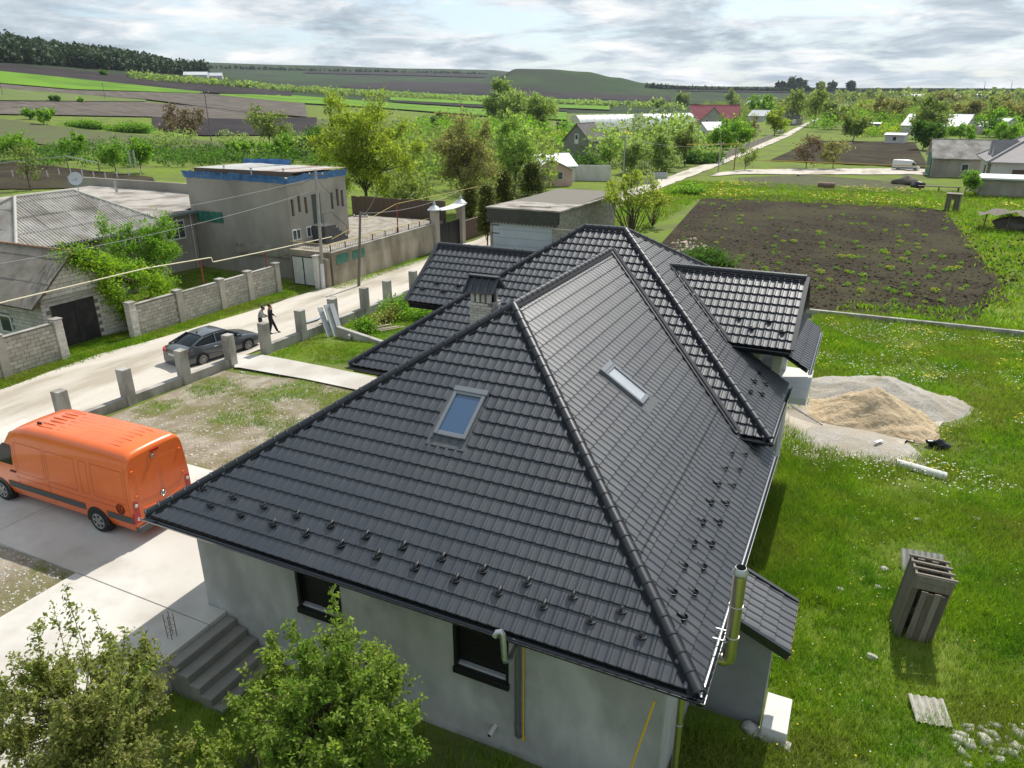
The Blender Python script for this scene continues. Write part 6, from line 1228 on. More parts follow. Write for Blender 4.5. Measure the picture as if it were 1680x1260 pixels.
# ------------------------------------------------------------------ vegetation
def leaf_mat(name, c1, c2, tr=0.48, isl=0.35): return mat(name, c1, 0.65, c2, 0.45, lo=0.35, hi=0.65, island=isl, transl=tr, spec=0.25)
LM = dict(yg=leaf_mat('yellow_green_leaf', (0.23, 0.29, 0.035), (0.31, 0.35, 0.05)), brown=leaf_mat('bronze_leaf', (0.2, 0.185, 0.085), (0.25, 0.225, 0.1)), light=leaf_mat('light_green_leaf', (0.24, 0.33, 0.09), (0.33, 0.42, 0.14)),
          willow=leaf_mat('willow_leaf', (0.19, 0.255, 0.085), (0.26, 0.32, 0.12)), green=leaf_mat('fresh_green_leaf', (0.12, 0.235, 0.025), (0.2, 0.32, 0.04)), dark=leaf_mat('dark_green_leaf', (0.055, 0.115, 0.02), (0.09, 0.165, 0.03)), olive=leaf_mat('olive_leaf', (0.155, 0.195, 0.06), (0.215, 0.25, 0.08)),
          thuja=leaf_mat('thuja_leaf', (0.07, 0.09, 0.018), (0.14, 0.15, 0.03), 0.2), red=leaf_mat('reddish_twigs', (0.19, 0.135, 0.09), (0.24, 0.175, 0.115), 0.2), vine=leaf_mat('vine_leaf', (0.14, 0.25, 0.018), (0.25, 0.36, 0.03)), pear=leaf_mat('pear_leaf', (0.14, 0.22, 0.03), (0.25, 0.31, 0.06), 0.5, 0.45), apple=leaf_mat('apple_leaf', (0.19, 0.23, 0.055), (0.29, 0.28, 0.1), 0.52, 0.45),
          pine=leaf_mat('far_wood_leaf', (0.032, 0.06, 0.024), (0.05, 0.085, 0.03), 0.1, 0.25), lime=leaf_mat('sprays_leaf', (0.25, 0.29, 0.05), (0.32, 0.35, 0.07)))
M_bark = mat('bark', (0.075, 0.06, 0.045), 0.9, (0.13, 0.105, 0.08), 5, bump=0.01, bscale=12, spec=0.1, stretch=(1, 1, 0.4))
def leaves(P, size, rg, aspect=0.55, up=0.35, droop=0.0):
    """kite-shaped folded leaves at points P -> verts, quads"""
    n = len(P); d = rg.normal(0, 1, (n, 3)); d[:, 2] -= droop; d /= np.linalg.norm(d, axis=1)[:, None]
    nr = rg.normal(0, 1, (n, 3)); nr[:, 2] += up*3; s = np.cross(d, nr); s /= np.linalg.norm(s, axis=1)[:, None]+1e-9; nn = np.cross(s, d)
    L = size*rg.uniform(0.65, 1.35, (n, 1)); w = L*aspect*0.5
    V = np.stack([P, P+d*L*0.45+s*w+nn*L*0.08, P+d*L, P+d*L*0.45-s*w+nn*L*0.08], 1).reshape(-1, 3)
    return V, np.arange(n*4).reshape(n, 4)
def tubes_np(paths):
    mb = MB()
    for pts, r0, r1, n in paths:
        k = len(pts); mb.tube(pts, [r0+(r1-r0)*i/(k-1) for i in range(k)], n, False)
    return mb
def rand_in_ell(rg, n, bias=0.45):
    v = rg.normal(0, 1, (n, 3)); v /= np.linalg.norm(v, axis=1)[:, None]; return v*(rg.random((n, 1))**bias)
def make_tree(name, label, base, H, W, key, nleaf, size, seed, trunk_h=0.3, lobes=14, tw=None, flat=1.0, cat='tree', group=None, shape='round', bare=0.0, twigs=5, aspect=0.55, droop=0.0, spread=0.42, rtrunk=None, lean=(0, 0)):
    rg = np.random.default_rng(seed); base = np.asarray(base, float); t = thing(name, label, cat, base, group=group)
    ch = H*(1-trunk_h); cc = base+np.array([lean[0], lean[1], H*trunk_h+ch*0.5])
    C = rand_in_ell(rg, lobes, 0.35); 
    if shape == 'cone': 
        zz = rg.random(lobes)**0.8; C = np.stack([np.cos(np.arange(lobes)*2.4)*(1-zz)*0.6, np.sin(np.arange(lobes)*2.4)*(1-zz)*0.6, zz*2-1], 1)
    if shape == 'spray': C[:, 2] = np.abs(C[:, 2])
    C = cc+C*np.array([W/2*0.68, W/2*0.68, ch/2*0.78*flat])*rg.uniform(0.72, 1.22, (lobes, 1))
    rl = spread*min(W/2, ch/2)*rg.uniform(0.7, 1.25, lobes)*(14/lobes)**0.2
    top = base+np.array([lean[0]*0.8, lean[1]*0.8, H*(trunk_h+0.45*(1-trunk_h))]); rt = rtrunk or H*0.02
    tr = [base+np.array([0, 0, -0.3]), base+np.array([rg.normal(0, 0.02*H), rg.normal(0, 0.02*H), H*trunk_h*0.6]), base+np.array([lean[0]*0.4, lean[1]*0.4, H*trunk_h]), top]
    paths = [(tr, rt, rt*0.4, 8)]; pts = []
    for i in range(lobes):
        f = rg.uniform(0.1, 1.0); st = tr[2]*(1-f)+top*f; 
        if shape == 'spray': st = base
        mid = (st+C[i])/2+rg.normal(0, 0.05*W, 3)*np.array([1, 1, 0.4])+np.array([0, 0, 0.04*H]); r0 = rt*0.42*(1-0.3*f)
        paths.append(([st, mid, C[i]], r0, r0*0.35, 5))
        for k in range(twigs):
            dv = rg.normal(0, 1, 3); dv[2] += 0.25-droop; dv /= np.linalg.norm(dv); e = C[i]+dv*rl[i]*rg.uniform(0.8, 1.35)+np.array([0, 0, -droop*rl[i]*0.8]); m2 = (C[i]+e)/2+rg.normal(0, 0.15*rl[i], 3)
            paths.append(([C[i], m2, e], r0*0.3, r0*0.1, 3)); pts.append((C[i], m2, e, rl[i]))
    tubes_np(paths).build('trunk', M_bark, t, smooth=True, recalc=False)
    if nleaf:
        K = len(pts); idx = rg.integers(0, K, nleaf); f = rg.random((nleaf, 1))**0.7
        A_, B_, E_ = (np.array([p[j] for p in pts])[idx] for j in range(3)); rr_ = np.array([p[3] for p in pts])[idx][:, None]
        Q = (1-f)**2*A_+2*f*(1-f)*B_+f*f*E_+rg.normal(0, 1, (nleaf, 3))*rr_*0.24*np.array([1, 1, 0.85])
        V, Fq = leaves(Q, size, rg, aspect, droop=droop); o = link_mesh('crown', np_mesh('crown', V, Fq, LM[key]), t)
    return t
def bush(name, label, c, rx, ry, rz, key, n, size, seed, cat='bush', group=None, kind=None, droop=0.0, parent=None):
    """leafy mass resting on the ground with short stems inside"""
    rg = np.random.default_rng(seed); c = np.asarray(c, float); k = max(5, int(n/260)); Cn = rand_in_ell(rg, k, 0.4); Cn[:, 2] = np.abs(Cn[:, 2])
    t = thing(name, label, cat, c, group=group) if parent is None else parent
    Cw = c+Cn*np.array([rx, ry, rz])*0.8; idx = rg.integers(0, k, n); Q = Cw[idx]+rg.normal(0, 1, (n, 3))*np.array([rx, ry, rz])*0.2*(10/k)**0.15; Q[:, 2] = np.maximum(Q[:, 2], c[2]-0.05)
    V, Fq = leaves(Q, size, rg, droop=droop); link_mesh('foliage', np_mesh('foliage', V, Fq, LM[key]), t)
    tubes_np([([c+np.array([0, 0, -0.1]), (c+w)/2, w], 0.03*rz, 0.008*rz, 4) for w in Cw[:40]]).build('stems', M_bark, t, recalc=False)
    return t
def px_tree(label, u, vb, hpx, wpx, key, seed, dens=1.0, name='tree', dist=None, **kw):
    P = hit1(u, vb) if dist is None else atd(u, vb, dist); P[2] = tz(P[0], P[1]); k = (np.dot(P-CPOS, _F))/CF; H, W = hpx*k*1.04, wpx*k*1.3
    kw['trunk_h'] = kw.get('trunk_h', 0.1)*0.6
    size = max(0.10, 2.6*k*(1.64 if k > 0.15 else 1.5)); nl = int(np.clip(dens*wpx*hpx*1.15, 200, 34000))
    return make_tree(name, label, P, H, W, key, nl, size, seed, **kw)
# ---- mid-distance trees
px_tree('big spreading yellow green tree behind the terrace', 603, 352, 190, 190, 'yg', 1, 0.7, trunk_h=0.2, lobes=60, twigs=8, spread=0.3, rtrunk=0.3)
px_tree('bronze leaved tree right of the big yellow green tree', 768, 352, 150, 122, 'brown', 2, 0.55, trunk_h=0.18, lobes=30, twigs=8, spread=0.32)
px_tree('light green upright tree before the white roofed shed', 846, 322, 127, 78, 'light', 3, 0.75, trunk_h=0.25, lobes=24, twigs=6, spread=0.32)
px_tree('leftmost of the three tall pale willows beyond the gardens', 818, 212, 78, 48, 'willow', 4, 0.9, trunk_h=0.2, lobes=16, droop=0.3); px_tree('tallest middle willow of the three beyond the gardens', 852, 218, 80, 66, 'willow', 5, 0.9, trunk_h=0.12, lobes=18, droop=0.4); px_tree('rightmost lower willow of the three beyond the gardens', 885, 222, 66, 52, 'willow', 6, 0.9, trunk_h=0.12, lobes=16, droop=0.4)
px_tree('round pale willow left of the small grey block house', 905, 268, 56, 60, 'willow', 7, 0.9, trunk_h=0.12, lobes=16, droop=0.5)
px_tree('willow tree right of the small grey block house', 1040, 285, 66, 60, 'willow', 8, 0.8, trunk_h=0.12, lobes=18, droop=0.6); px_tree('second weeping willow further right by the picket fence', 1085, 282, 68, 60, 'willow', 9, 0.8, trunk_h=0.12, lobes=18, droop=0.6); px_tree('young pale tree before the dark roofed annex', 1000, 275, 52, 44, 'light', 10, 0.7, trunk_h=0.15, lobes=12); px_tree('tall darker willow at the end of the picket fence', 1122, 272, 78, 34, 'olive', 11, 0.7, trunk_h=0.12, lobes=14, droop=0.3)
px_tree('leafy green tree below the red roofed house', 1185, 252, 56, 50, 'green', 12, 0.8, trunk_h=0.1, lobes=16); px_tree('second leafy green tree right of it below the red roof', 1212, 245, 50, 44, 'green', 13, 0.8, trunk_h=0.1, lobes=16); px_tree('bright bush before the polytunnel', 1075, 240, 30, 50, 'light', 14, 0.7, trunk_h=0.08, lobes=14); px_tree('bright green tree behind the red roof', 1245, 196, 38, 46, 'green', 15, 0.8, trunk_h=0.1, lobes=14); px_tree('reddish young tree at the right of the red roofed house', 1228, 238, 40, 22, 'red', 16, 0.5, trunk_h=0.2, lobes=10)
px_tree('round yellow green tree beside the far village road', 1270, 222, 42, 40, 'yg', 17, 0.8, trunk_h=0.12, lobes=14); px_tree('tall thinly leaved tree beside the far white van', 1298, 204, 58, 42, 'olive', 18, 0.45, trunk_h=0.2, lobes=16, twigs=7); px_tree('tall bare limbed tree right of the far village road', 1335, 208, 64, 44, 'olive', 19, 0.35, trunk_h=0.2, lobes=16, twigs=7); px_tree('bushy olive tree behind the far ploughed field', 1365, 212, 48, 50, 'olive', 20, 0.6, trunk_h=0.1, lobes=14)
px_tree('broad olive green tree standing before the black field', 1400, 232, 46, 62, 'olive', 21, 0.8, trunk_h=0.12, lobes=16, rtrunk=0.25); px_tree('bronze tree behind the broad olive tree', 1450, 208, 46, 64, 'brown', 22, 0.7, trunk_h=0.12, lobes=16); px_tree('tall olive tree left of the long bright roof', 1520, 228, 66, 62, 'olive', 23, 0.8, trunk_h=0.12, lobes=18); px_tree('dark green tree at the corner of the black field', 1515, 246, 50, 46, 'dark', 24, 0.95, trunk_h=0.1, lobes=16); px_tree('bronze tree behind the long bright roof', 1585, 206, 40, 54, 'brown', 25, 0.7, trunk_h=0.12, lobes=14); px_tree('green tree right of the long bright roof', 1622, 225, 46, 46, 'green', 26, 0.8, trunk_h=0.1, lobes=14); px_tree('bronze tree at the right edge', 1668, 214, 52, 60, 'brown', 27, 0.7, trunk_h=0.12, lobes=16)
px_tree('low green bushy tree before the long bright roof', 1585, 232, 26, 56, 'green', 28, 0.8, trunk_h=0.05, lobes=12); px_tree('thin tall tree between the right roofs', 1625, 205, 46, 30, 'olive', 29, 0.4, trunk_h=0.2, lobes=12); px_tree('bare brown fruit tree left before the black field', 1322, 277, 52, 58, 'red', 30, 0.35, trunk_h=0.1, lobes=16, twigs=9); px_tree('bare brown fruit tree right before the black field', 1366, 277, 48, 52, 'brown', 31, 0.35, trunk_h=0.1, lobes=16, twigs=9); px_tree('leafless shrub beside the portal pipe post', 1222, 280, 42, 30, 'olive', 32, 0.3, trunk_h=0.1, lobes=12, twigs=8)
px_tree('small wide green tree before the low outbuilding', 1582, 320, 38, 56, 'green', 33, 0.7, trunk_h=0.25, lobes=12, flat=0.8); px_tree('olive trees in a clump at the far village edge', 1480, 188, 26, 60, 'olive', 34, 0.7, trunk_h=0.08, lobes=14); px_tree('row end bronze tree at the far village edge', 1550, 182, 30, 60, 'brown', 35, 0.6, trunk_h=0.08, lobes=14); px_tree('pale round tree beyond the polytunnel', 1122, 176, 24, 30, 'olive', 36, 0.7, trunk_h=0.1, lobes=10); px_tree('olive round tree before the dark hillside', 1200, 178, 26, 26, 'olive', 37, 0.7, trunk_h=0.1, lobes=10); px_tree('shrub by the field poles beyond the polytunnel', 1080, 182, 22, 22, 'willow', 38, 0.7, trunk_h=0.1, lobes=10)
px_tree('yellow green clump among the far roofs', 1420, 196, 30, 40, 'yg', 39, 0.6, trunk_h=0.1, lobes=12); px_tree('olive tree above the teal roof', 1500, 196, 36, 44, 'olive', 71, 0.6, trunk_h=0.1, lobes=12); px_tree('green tree above the tiled hip roof', 1650, 238, 34, 50, 'green', 72, 0.7, trunk_h=0.1, lobes=12); px_tree('brown tree far right behind white roofs', 1640, 188, 34, 50, 'brown', 73, 0.6, trunk_h=0.1, lobes=12)
# left: field trees and gardens
px_tree('reddish bare tree standing by the tall field pole', 306, 236, 60, 80, 'red', 40, 0.45, trunk_h=0.2, lobes=20, twigs=9); px_tree('grey olive tree left of the big yellow green tree', 443, 240, 62, 66, 'olive', 41, 0.4, trunk_h=0.15, lobes=18, twigs=9); px_tree('round green bush tree at the left field margin', 78, 205, 28, 34, 'green', 42, 0.9, trunk_h=0.05, lobes=10); px_tree('smaller round bush left of the green bush tree', 50, 196, 18, 24, 'green', 43, 0.9, trunk_h=0.05, lobes=8)
px_tree('dark round shrub in the pale field', 92, 168, 10, 20, 'dark', 44, 1.5, trunk_h=0.05, lobes=6); px_tree('tiny shrub right of the dark field shrub', 133, 169, 8, 10, 'green', 45, 2, trunk_h=0.05, lobes=5); px_tree('lone round tree on the far ploughed slope', 171, 125, 9, 9, 'dark', 46, 3, trunk_h=0.2, lobes=6)
px_tree('young fruit tree with whitewashed trunk in the garden bed', 190, 282, 46, 42, 'green', 47, 0.5, trunk_h=0.3, lobes=12, twigs=7); px_tree('dark leaved fruit tree right of it in the garden bed', 232, 284, 56, 40, 'green', 48, 0.8, trunk_h=0.25, lobes=14); px_tree('leafy shrub in the garden left of the fruit trees', 122, 262, 38, 50, 'green', 49, 0.7, trunk_h=0.1, lobes=12); px_tree('bush at the left edge of the gardens', 35, 262, 44, 60, 'green', 50, 0.6, trunk_h=0.1, lobes=14); px_tree('olive bush beyond the blue trimmed house', 470, 262, 40, 70, 'green', 51, 0.7, trunk_h=0.05, lobes=14); px_tree('green thicket left of the big yellow green tree', 520, 258, 46, 66, 'dark', 52, 0.8, trunk_h=0.05, lobes=14); px_tree('small dark conifer behind the bronze tree', 714, 222, 30, 16, 'dark', 53, 1.2, trunk_h=0.05, lobes=12, shape='cone'); px_tree('reddish thicket behind the bronze tree', 735, 215, 30, 60, 'brown', 54, 0.5, trunk_h=0.05, lobes=14)
px_tree('low green growth along the garden edge', 400, 256, 24, 70, 'green', 55, 0.7, trunk_h=0.05, lobes=12); px_tree('thin sapling by the left garden bed', 50, 312, 70, 40, 'olive', 56, 0.18, trunk_h=0.2, lobes=10, twigs=7); px_tree('shrub behind the board fence', 660, 345, 60, 90, 'olive', 57, 0.5, trunk_h=0.05, lobes=16, twigs=7)
# conifers by the garage, sprays right of it
for u, vb, h, w, s, lab in ((800, 404, 96, 44, 58, 'dark thuja left of the garage door'), (772, 372, 70, 40, 59, 'thuja behind the ornate gate'), (828, 345, 60, 44, 60, 'thuja behind the garage roof'), (873, 322, 52, 48, 61, 'broad dark thuja before the pink shed')): px_tree(lab, u, vb, h, w, 'thuja', s, 1.5, trunk_h=0.03, lobes=44, shape='cone', spread=0.5, twigs=4, group='thujas near the garage')
px_tree('yellow green osier sprays rising right of the garage', 1035, 396, 112, 110, 'lime', 62, 0.28, trunk_h=0.05, lobes=40, shape='spray', twigs=6, spread=0.22); px_tree('second clump of osier sprays beside the road edge', 1070, 372, 60, 60, 'lime', 63, 0.3, trunk_h=0.05, lobes=24, shape='spray', twigs=6, spread=0.22)
px_tree('cherry tree between the shed and the hip roofed house', 250, 498, 140, 160, 'green', 64, 0.5, trunk_h=0.15, lobes=34, twigs=7, spread=0.3)
# vine over the shed gable
vn = thing('vine', 'thick yellow green vine covering the shed gable and wall end', 'vine', (-36.2, 17, ZG)); rgv = np.random.default_rng(5); q_ = []
for s in np.linspace(0, 1, 24): q_.append(np.array([-36.2+0.25*math.sin(s*9), 14.9+s*5.2, 1.2-2.9*s**1.15])+rgv.normal(0, 0.1, 3))
for s in np.linspace(0, 1, 12): q_.append(np.array([-36.0, 16.4+1.6*s, -0.6-2.6*s]))
q_ = np.array(q_); ii_ = rgv.integers(0, len(q_), 9000); Q = q_[ii_]+rgv.normal(0, 1, (9000, 3))*np.array([0.3, 0.34, 0.36]); V, Fq = leaves(Q, 0.15, rgv); link_mesh('foliage', np_mesh('foliage', V, Fq, LM['vine']), vn); tubes_np([(list(q_[:24]), 0.05, 0.02, 5)]).build('stem', M_bark, vn, recalc=False)
# yard shrubs behind the concrete fence, green mound behind the house
for i, (u, v, rx, rz, key, n, lab) in enumerate(((600, 545, 0.9, 0.8, 'green', 1500, 'small leafy shrub left of the loose laths'), (628, 530, 1.2, 1.3, 'apple', 2200, 'bronze tinged leafy shrub behind the loose laths'), (655, 520, 1.3, 1.5, 'green', 2600, 'tallest green shrub by the fence plinth'), (690, 522, 1.5, 1.0, 'green', 2400, 'low green shrub beside the left roof wing'))):
    P = hit1(u, v); bush('shrub', lab, P, rx, rx, rz, key, n, 0.16, 80+i)
P = hit1(1150, 432); bush('bush', 'rounded dark green bush behind the new roof at the field edge', P, 3.0, 1.8, 1.5, 'dark', 6000, 0.2, 90); P = hit1(1130, 318); bush('bush', 'tall grassy green clump at the road edge', P, 3.2, 3, 1.2, 'green', 3000, 0.35, 91); P = hit1(1650, 375); bush('bush', 'green shrub before the brush shelter at the right edge', P, 0.9, 0.9, 1.6, 'green', 1500, 0.18, 92); bush('bush', 'dark clipped shrub below the small grey block house', hit1(945, 282), 5.5, 4, 3.4, 'dark', 5000, 0.5, 93); bush('bush', 'hedge bush by the road under the leafy trees', hit1(1150, 268), 5, 3, 3.0, 'dark', 3000, 0.5, 94)
bush('hedge', 'long bright green hedge across the left fields', hit1(215, 217), 16, 3, 3.2, 'green', 7000, 0.7, 95, cat='hedge'); bush('hedge', 'green hedge left of the reddish bare tree', hit1(140, 210), 14, 3, 2.6, 'green', 4000, 0.7, 96, cat='hedge')
# ---- two near trees at the bottom left
def near_tree(label, base, crown_c, spires, key, nl, size, seed, W, Hc, lobes):
    rg = np.random.default_rng(seed); base = np.asarray(base, float); cc = np.asarray(crown_c, float); t = thing('fruit_tree', label, 'tree', base)
    C = cc+rand_in_ell(rg, lobes, 0.4)*np.array([W/2, W/2*0.9, Hc/2])*0.85; paths = [([base-np.array([0, 0, 0.2]), (base+cc)/2+rg.normal(0, 0.08, 3), cc+np.array([0, 0, Hc*0.1])], 0.09, 0.04, 10)]; tw = []
    for i in range(lobes):
        m = (cc+C[i])/2+rg.normal(0, 0.08, 3)-np.array([0, 0, 0.12]); s0 = cc*0.65+((base+cc)/2)*0.35; paths.append(([s0, m, C[i]], 0.022, 0.01, 6))
        for k in range(7):
            dv = rg.normal(0, 1, 3)+(C[i]-cc)/max(np.linalg.norm(C[i]-cc), 0.1)*0.9; dv[2] += 0.5; dv /= np.linalg.norm(dv); e = C[i]+dv*rg.uniform(0.22, 0.5); m2 = (C[i]+e)/2+rg.normal(0, 0.03, 3); paths.append(([C[i], m2, e], 0.006, 0.002, 4)); tw.append((C[i], m2, e, 1.0))
    for k in range(lobes//4):
        j = rg.integers(0, lobes); spires = list(spires)+[C[j]+np.array([rg.normal(0, 0.12), rg.normal(0, 0.12), rg.uniform(0.35, 0.75)])]
    for sp in spires:      # long upright shoots
        e = np.asarray(sp, float); j = np.argmin(np.linalg.norm(C[:, :2]-e[:2], axis=1)); s0 = C[j]; m2 = (s0+e)/2+np.array([rg.normal(0, 0.05), rg.normal(0, 0.05), 0.02]); paths.append(([s0, m2, e], 0.01, 0.003, 5)); tw += [(s0, m2, e, 2.2)]*2
        for k in range(4):
            f = rg.uniform(0.3, 0.9); b0 = s0*(1-f)+e*f; e2 = b0+np.array([rg.normal(0, 0.1), rg.normal(0, 0.1), 0.12]); tw.append((b0, (b0+e2)/2, e2, 0.7)); paths.append(([b0, (b0+e2)/2, e2], 0.004, 0.002, 3))
    tubes_np(paths).build('trunk', M_bark, t, smooth=True, recalc=False)
    wts = np.array([x[3] for x in tw]); idx = rg.choice(len(tw), nl, p=wts/wts.sum()); f = rg.random((nl, 1)); A_, B_, E_ = (np.array([x[j] for x in tw])[idx] for j in range(3))
    Q = (1-f)**2*A_+2*f*(1-f)*B_+f*f*E_+rg.normal(0, 0.035, (nl, 3)); V, Fq = leaves(Q, size, rg, 0.5, 0.45); link_mesh('crown', np_mesh('crown', V, Fq, LM[key]), t); return t
Yt = -2.3; c2_ = aty(535, 1165, Yt); near_tree('bushy green fruit tree in front of the house wall', (c2_[0], Yt, -3.85), c2_+np.array([0, 0, -0.05]), [aty(545, 962, Yt+0.3), aty(575, 1015, Yt+0.3), aty(618, 1062, Yt+0.3), aty(690, 1145, Yt+0.2), aty(478, 1018, Yt), aty(700, 1235, Yt), aty(430, 1060, Yt)], 'pear', 34000, 0.085, 201, 3.6, 2.0, 100)
c3_ = aty(420, 1290, Yt-0.4); near_tree('lower green fruit tree at the bottom edge', (c3_[0], Yt-0.4, -3.85), c3_, [aty(600, 1200, Yt)], 'pear', 16000, 0.082, 202, 3.8, 1.2, 50)
Ya = -4.2; c4_ = aty(130, 1165, Ya); near_tree('bronze leaved fruit tree at the bottom left before the drive', (c4_[0], Ya, -3.85), c4_, [aty(85, 985, Ya), aty(105, 960, Ya), aty(150, 1000, Ya), aty(60, 1020, Ya), aty(205, 1030, Ya), aty(15, 1075, Ya), aty(235, 1110, Ya), aty(250, 1075, Ya)], 'apple', 20000, 0.075, 203, 3.2, 1.9, 72)
c5_ = aty(150, 1262, Ya-0.3); near_tree('low spreading fruit tree in the bottom left corner', (c5_[0], Ya-0.3, -3.85), c5_, [aty(30, 1200, Ya)], 'apple', 14000, 0.075, 204, 3.6, 1.2, 44)
# ---- far wood, ridge trees, orchard rows: masses nobody could count
def mass(name, label, UV, hts, key, seed, nq=26, sz=0.3, cat='trees', wfac=0.8):
    rg = np.random.default_rng(seed); P = hit([p[0] for p in UV], [p[1] for p in UV]); hts = np.asarray(hts)*rg.uniform(0.7, 1.3, len(P)); n = len(P)
    v = rg.normal(0, 1, (n, nq, 3)); v /= np.linalg.norm(v, axis=2)[..., None]; v *= rg.random((n, nq, 1))**0.3; v[..., 2] = v[..., 2]*0.5+0.55
    Q = P[:, None]+v*np.stack([hts*wfac*0.5, hts*wfac*0.5, hts], 1)[:, None]; V, Fq = leaves(Q.reshape(-1, 3), 1.0, rg, 0.9)
    c = Q.reshape(-1, 1, 3); V = (V.reshape(-1, 4, 3)-c)*np.repeat(hts*sz, nq)[:, None, None]+c; o = link_mesh(name, np_mesh(name, V.reshape(-1, 3), Fq, LM[key])); return tag(o, label, cat, kind='stuff')
rg_ = np.random.default_rng(9); L = lambda x, xp, fp: np.interp(x, xp, fp)
U_ = rg_.uniform(-300, 335, 2400); vt_, vb_ = L(U_, [-300, 0, 335], [62, 80, 123]), L(U_, [-300, 0, 335], [84, 104, 126.5]); wt = rg_.random(2400); mass('woodland', 'dark wood covering the hill at the left horizon', np.stack([U_, vt_*(1-wt)+vb_*wt], 1), np.full(2400, 13.0), 'pine', 21, 60, 0.2)
U_ = rg_.uniform(330, 800, 260); mass('ridge_trees', 'line of tiny trees along the far middle ridge', np.stack([U_, L(U_, [330, 500, 700, 800], [112, 117, 121, 124])], 1), np.full(260, 8.0), 'pine', 22, 30, 0.35)
U_ = rg_.uniform(1060, 1700, 700); mass('ridge_trees', 'dark tree line along the right horizon', np.stack([U_, L(U_, [1060, 1130, 1300, 1700], [145, 149, 152, 154.5])], 1), np.full(700, 7.0), 'pine', 23, 30, 0.35)
U_ = rg_.uniform(1330, 1700, 260); mass('ridge_trees', 'dusky tree belt below the right horizon', np.stack([U_, rg_.uniform(158, 168, 260)], 1), np.full(260, 9.0), 'olive', 26, 24, 0.4)
for u, v, h, w in ((1275, 151, 17, 5), (1284, 151, 18, 6), (1292, 151, 16, 7), (1300, 151, 19, 14), (1312, 151, 19, 14), (1345, 152, 15, 10), (1364, 152, 14, 12), (1394, 153, 19, 13), (1322, 152, 8, 12)): px_tree({1275: 'slim poplar at the left end of the dark group on the horizon', 1284: 'second slim poplar of the dark group on the horizon', 1292: 'third slim poplar of the dark group on the horizon', 1300: 'broad left crown of the dark group on the horizon', 1312: 'broad right crown of the dark group on the horizon', 1322: 'low tree right of the dark group on the horizon', 1345: 'left of three lone dark trees on the horizon', 1364: 'middle of three lone dark trees on the horizon', 1394: 'tallest right of three lone dark trees on the horizon'}[u], u, v, h, w, 'pine', int(u), 5, trunk_h=0.12, lobes=8, group='dark trees on the right horizon')
U_ = np.concatenate([rg_.uniform(213, 800, 620), rg_.uniform(800, 1120, 200)]); vc = L(U_, [213, 560, 800, 1120], [128, 154, 166, 177])+rg_.uniform(-1.5, 3.5, 820); mass('orchard_rows', 'pale rows of young orchard trees across the far fields', np.stack([U_, vc], 1), np.full(820, 4.5), 'willow', 24, 22, 0.4, wfac=1.1)
U_ = rg_.uniform(-20, 520, 300); mass('field_scrub', 'low green scrub along the garden backs', np.stack([U_, L(U_, [0, 260, 520], [252, 258, 262])+rg_.uniform(-10, 8, 300)], 1), np.full(300, 1.4), 'dark', 25, 30, 0.3, wfac=1.8)

def village_scrub(name, label, n, u0, u1, v0, v1, key, h, seed, keep=None):
    rg = np.random.default_rng(seed); uu, vv = rg.uniform(u0, u1, n*4), rg.uniform(v0, v1, n*4); ok = (nz2(uu, vv) > 0.5) if keep is None else keep(uu, vv); uu, vv = uu[ok][:n], vv[ok][:n]
    P = hit(uu, vv); off = np.abs(P[:, 0]+29.0) > 6.5; uu, vv = uu[off], vv[off]; return mass(name, label, np.stack([uu, vv], 1), np.full(len(uu), h), key, seed+1, 46 if h < 4 else 240, 0.2 if h < 4 else 0.085, 'bushes' if h < 4 else 'trees', 1.5 if h < 4 else 0.95)
def nz2(u, v): return 0.5+0.3*np.sin(u*0.05+0.11*v)+0.3*np.sin(v*0.35+0.7)
village_scrub('village_scrub', 'olive green thickets among the roofs of the far village', 420, 1150, 1700, 172, 200, 'olive', 5.0, 301); village_scrub('village_scrub', 'fresh green bushes among the nearer village gardens', 260, 1380, 1700, 198, 228, 'green', 3.0, 303); village_scrub('village_scrub', 'bronze bushes among the far village roofs', 200, 1330, 1700, 176, 205, 'brown', 5.0, 305)
village_scrub('village_scrub', 'pale green bushes along the gardens before the polytunnel', 120, 930, 1240, 234, 262, 'willow', 3.0, 307); village_scrub('village_scrub', 'garden bushes behind the bronze and light green trees', 260, 640, 930, 222, 300, 'green', 2.2, 309, lambda u, v: (v < 300-np.abs(u-780)*0.1)); village_scrub('village_scrub', 'yellow green bushes along the right gardens', 200, 1400, 1700, 196, 226, 'yg', 2.8, 311); village_scrub('village_scrub', 'dark bushes along the gardens behind the left houses', 260, -20, 560, 236, 276, 'dark', 1.8, 313); village_scrub('village_scrub', 'thicket at the garden edge left of the willows', 120, 640, 800, 204, 222, 'willow', 3.0, 315)

for lab, n, u0, u1, v0, v1, key, h, sd in (('taller garden trees between the grey gabled house and the road', 18, 980, 1130, 240, 272, 'willow', 7.5, 401), ('taller olive trees filling the far village', 110, 1180, 1700, 176, 205, 'olive', 8.5, 403), ('fresh green trees filling the gardens right of the road', 60, 1330, 1700, 186, 222, 'green', 6.5, 405), ('mixed trees behind the terrace and the ornate gate', 46, 640, 905, 245, 335, 'olive', 5.5, 407), ('green garden trees left of the small grey house', 40, 690, 940, 215, 262, 'green', 6.0, 409), ('bronze trees in the far village', 60, 1250, 1700, 176, 200, 'brown', 8.0, 411), ('young trees in the gardens behind the left houses', 12, 250, 560, 226, 262, 'willow', 4.5, 413)):
    village_scrub('garden_trees', lab, n, u0, u1, v0, v1, key, h, sd, lambda u, v: u > -1)
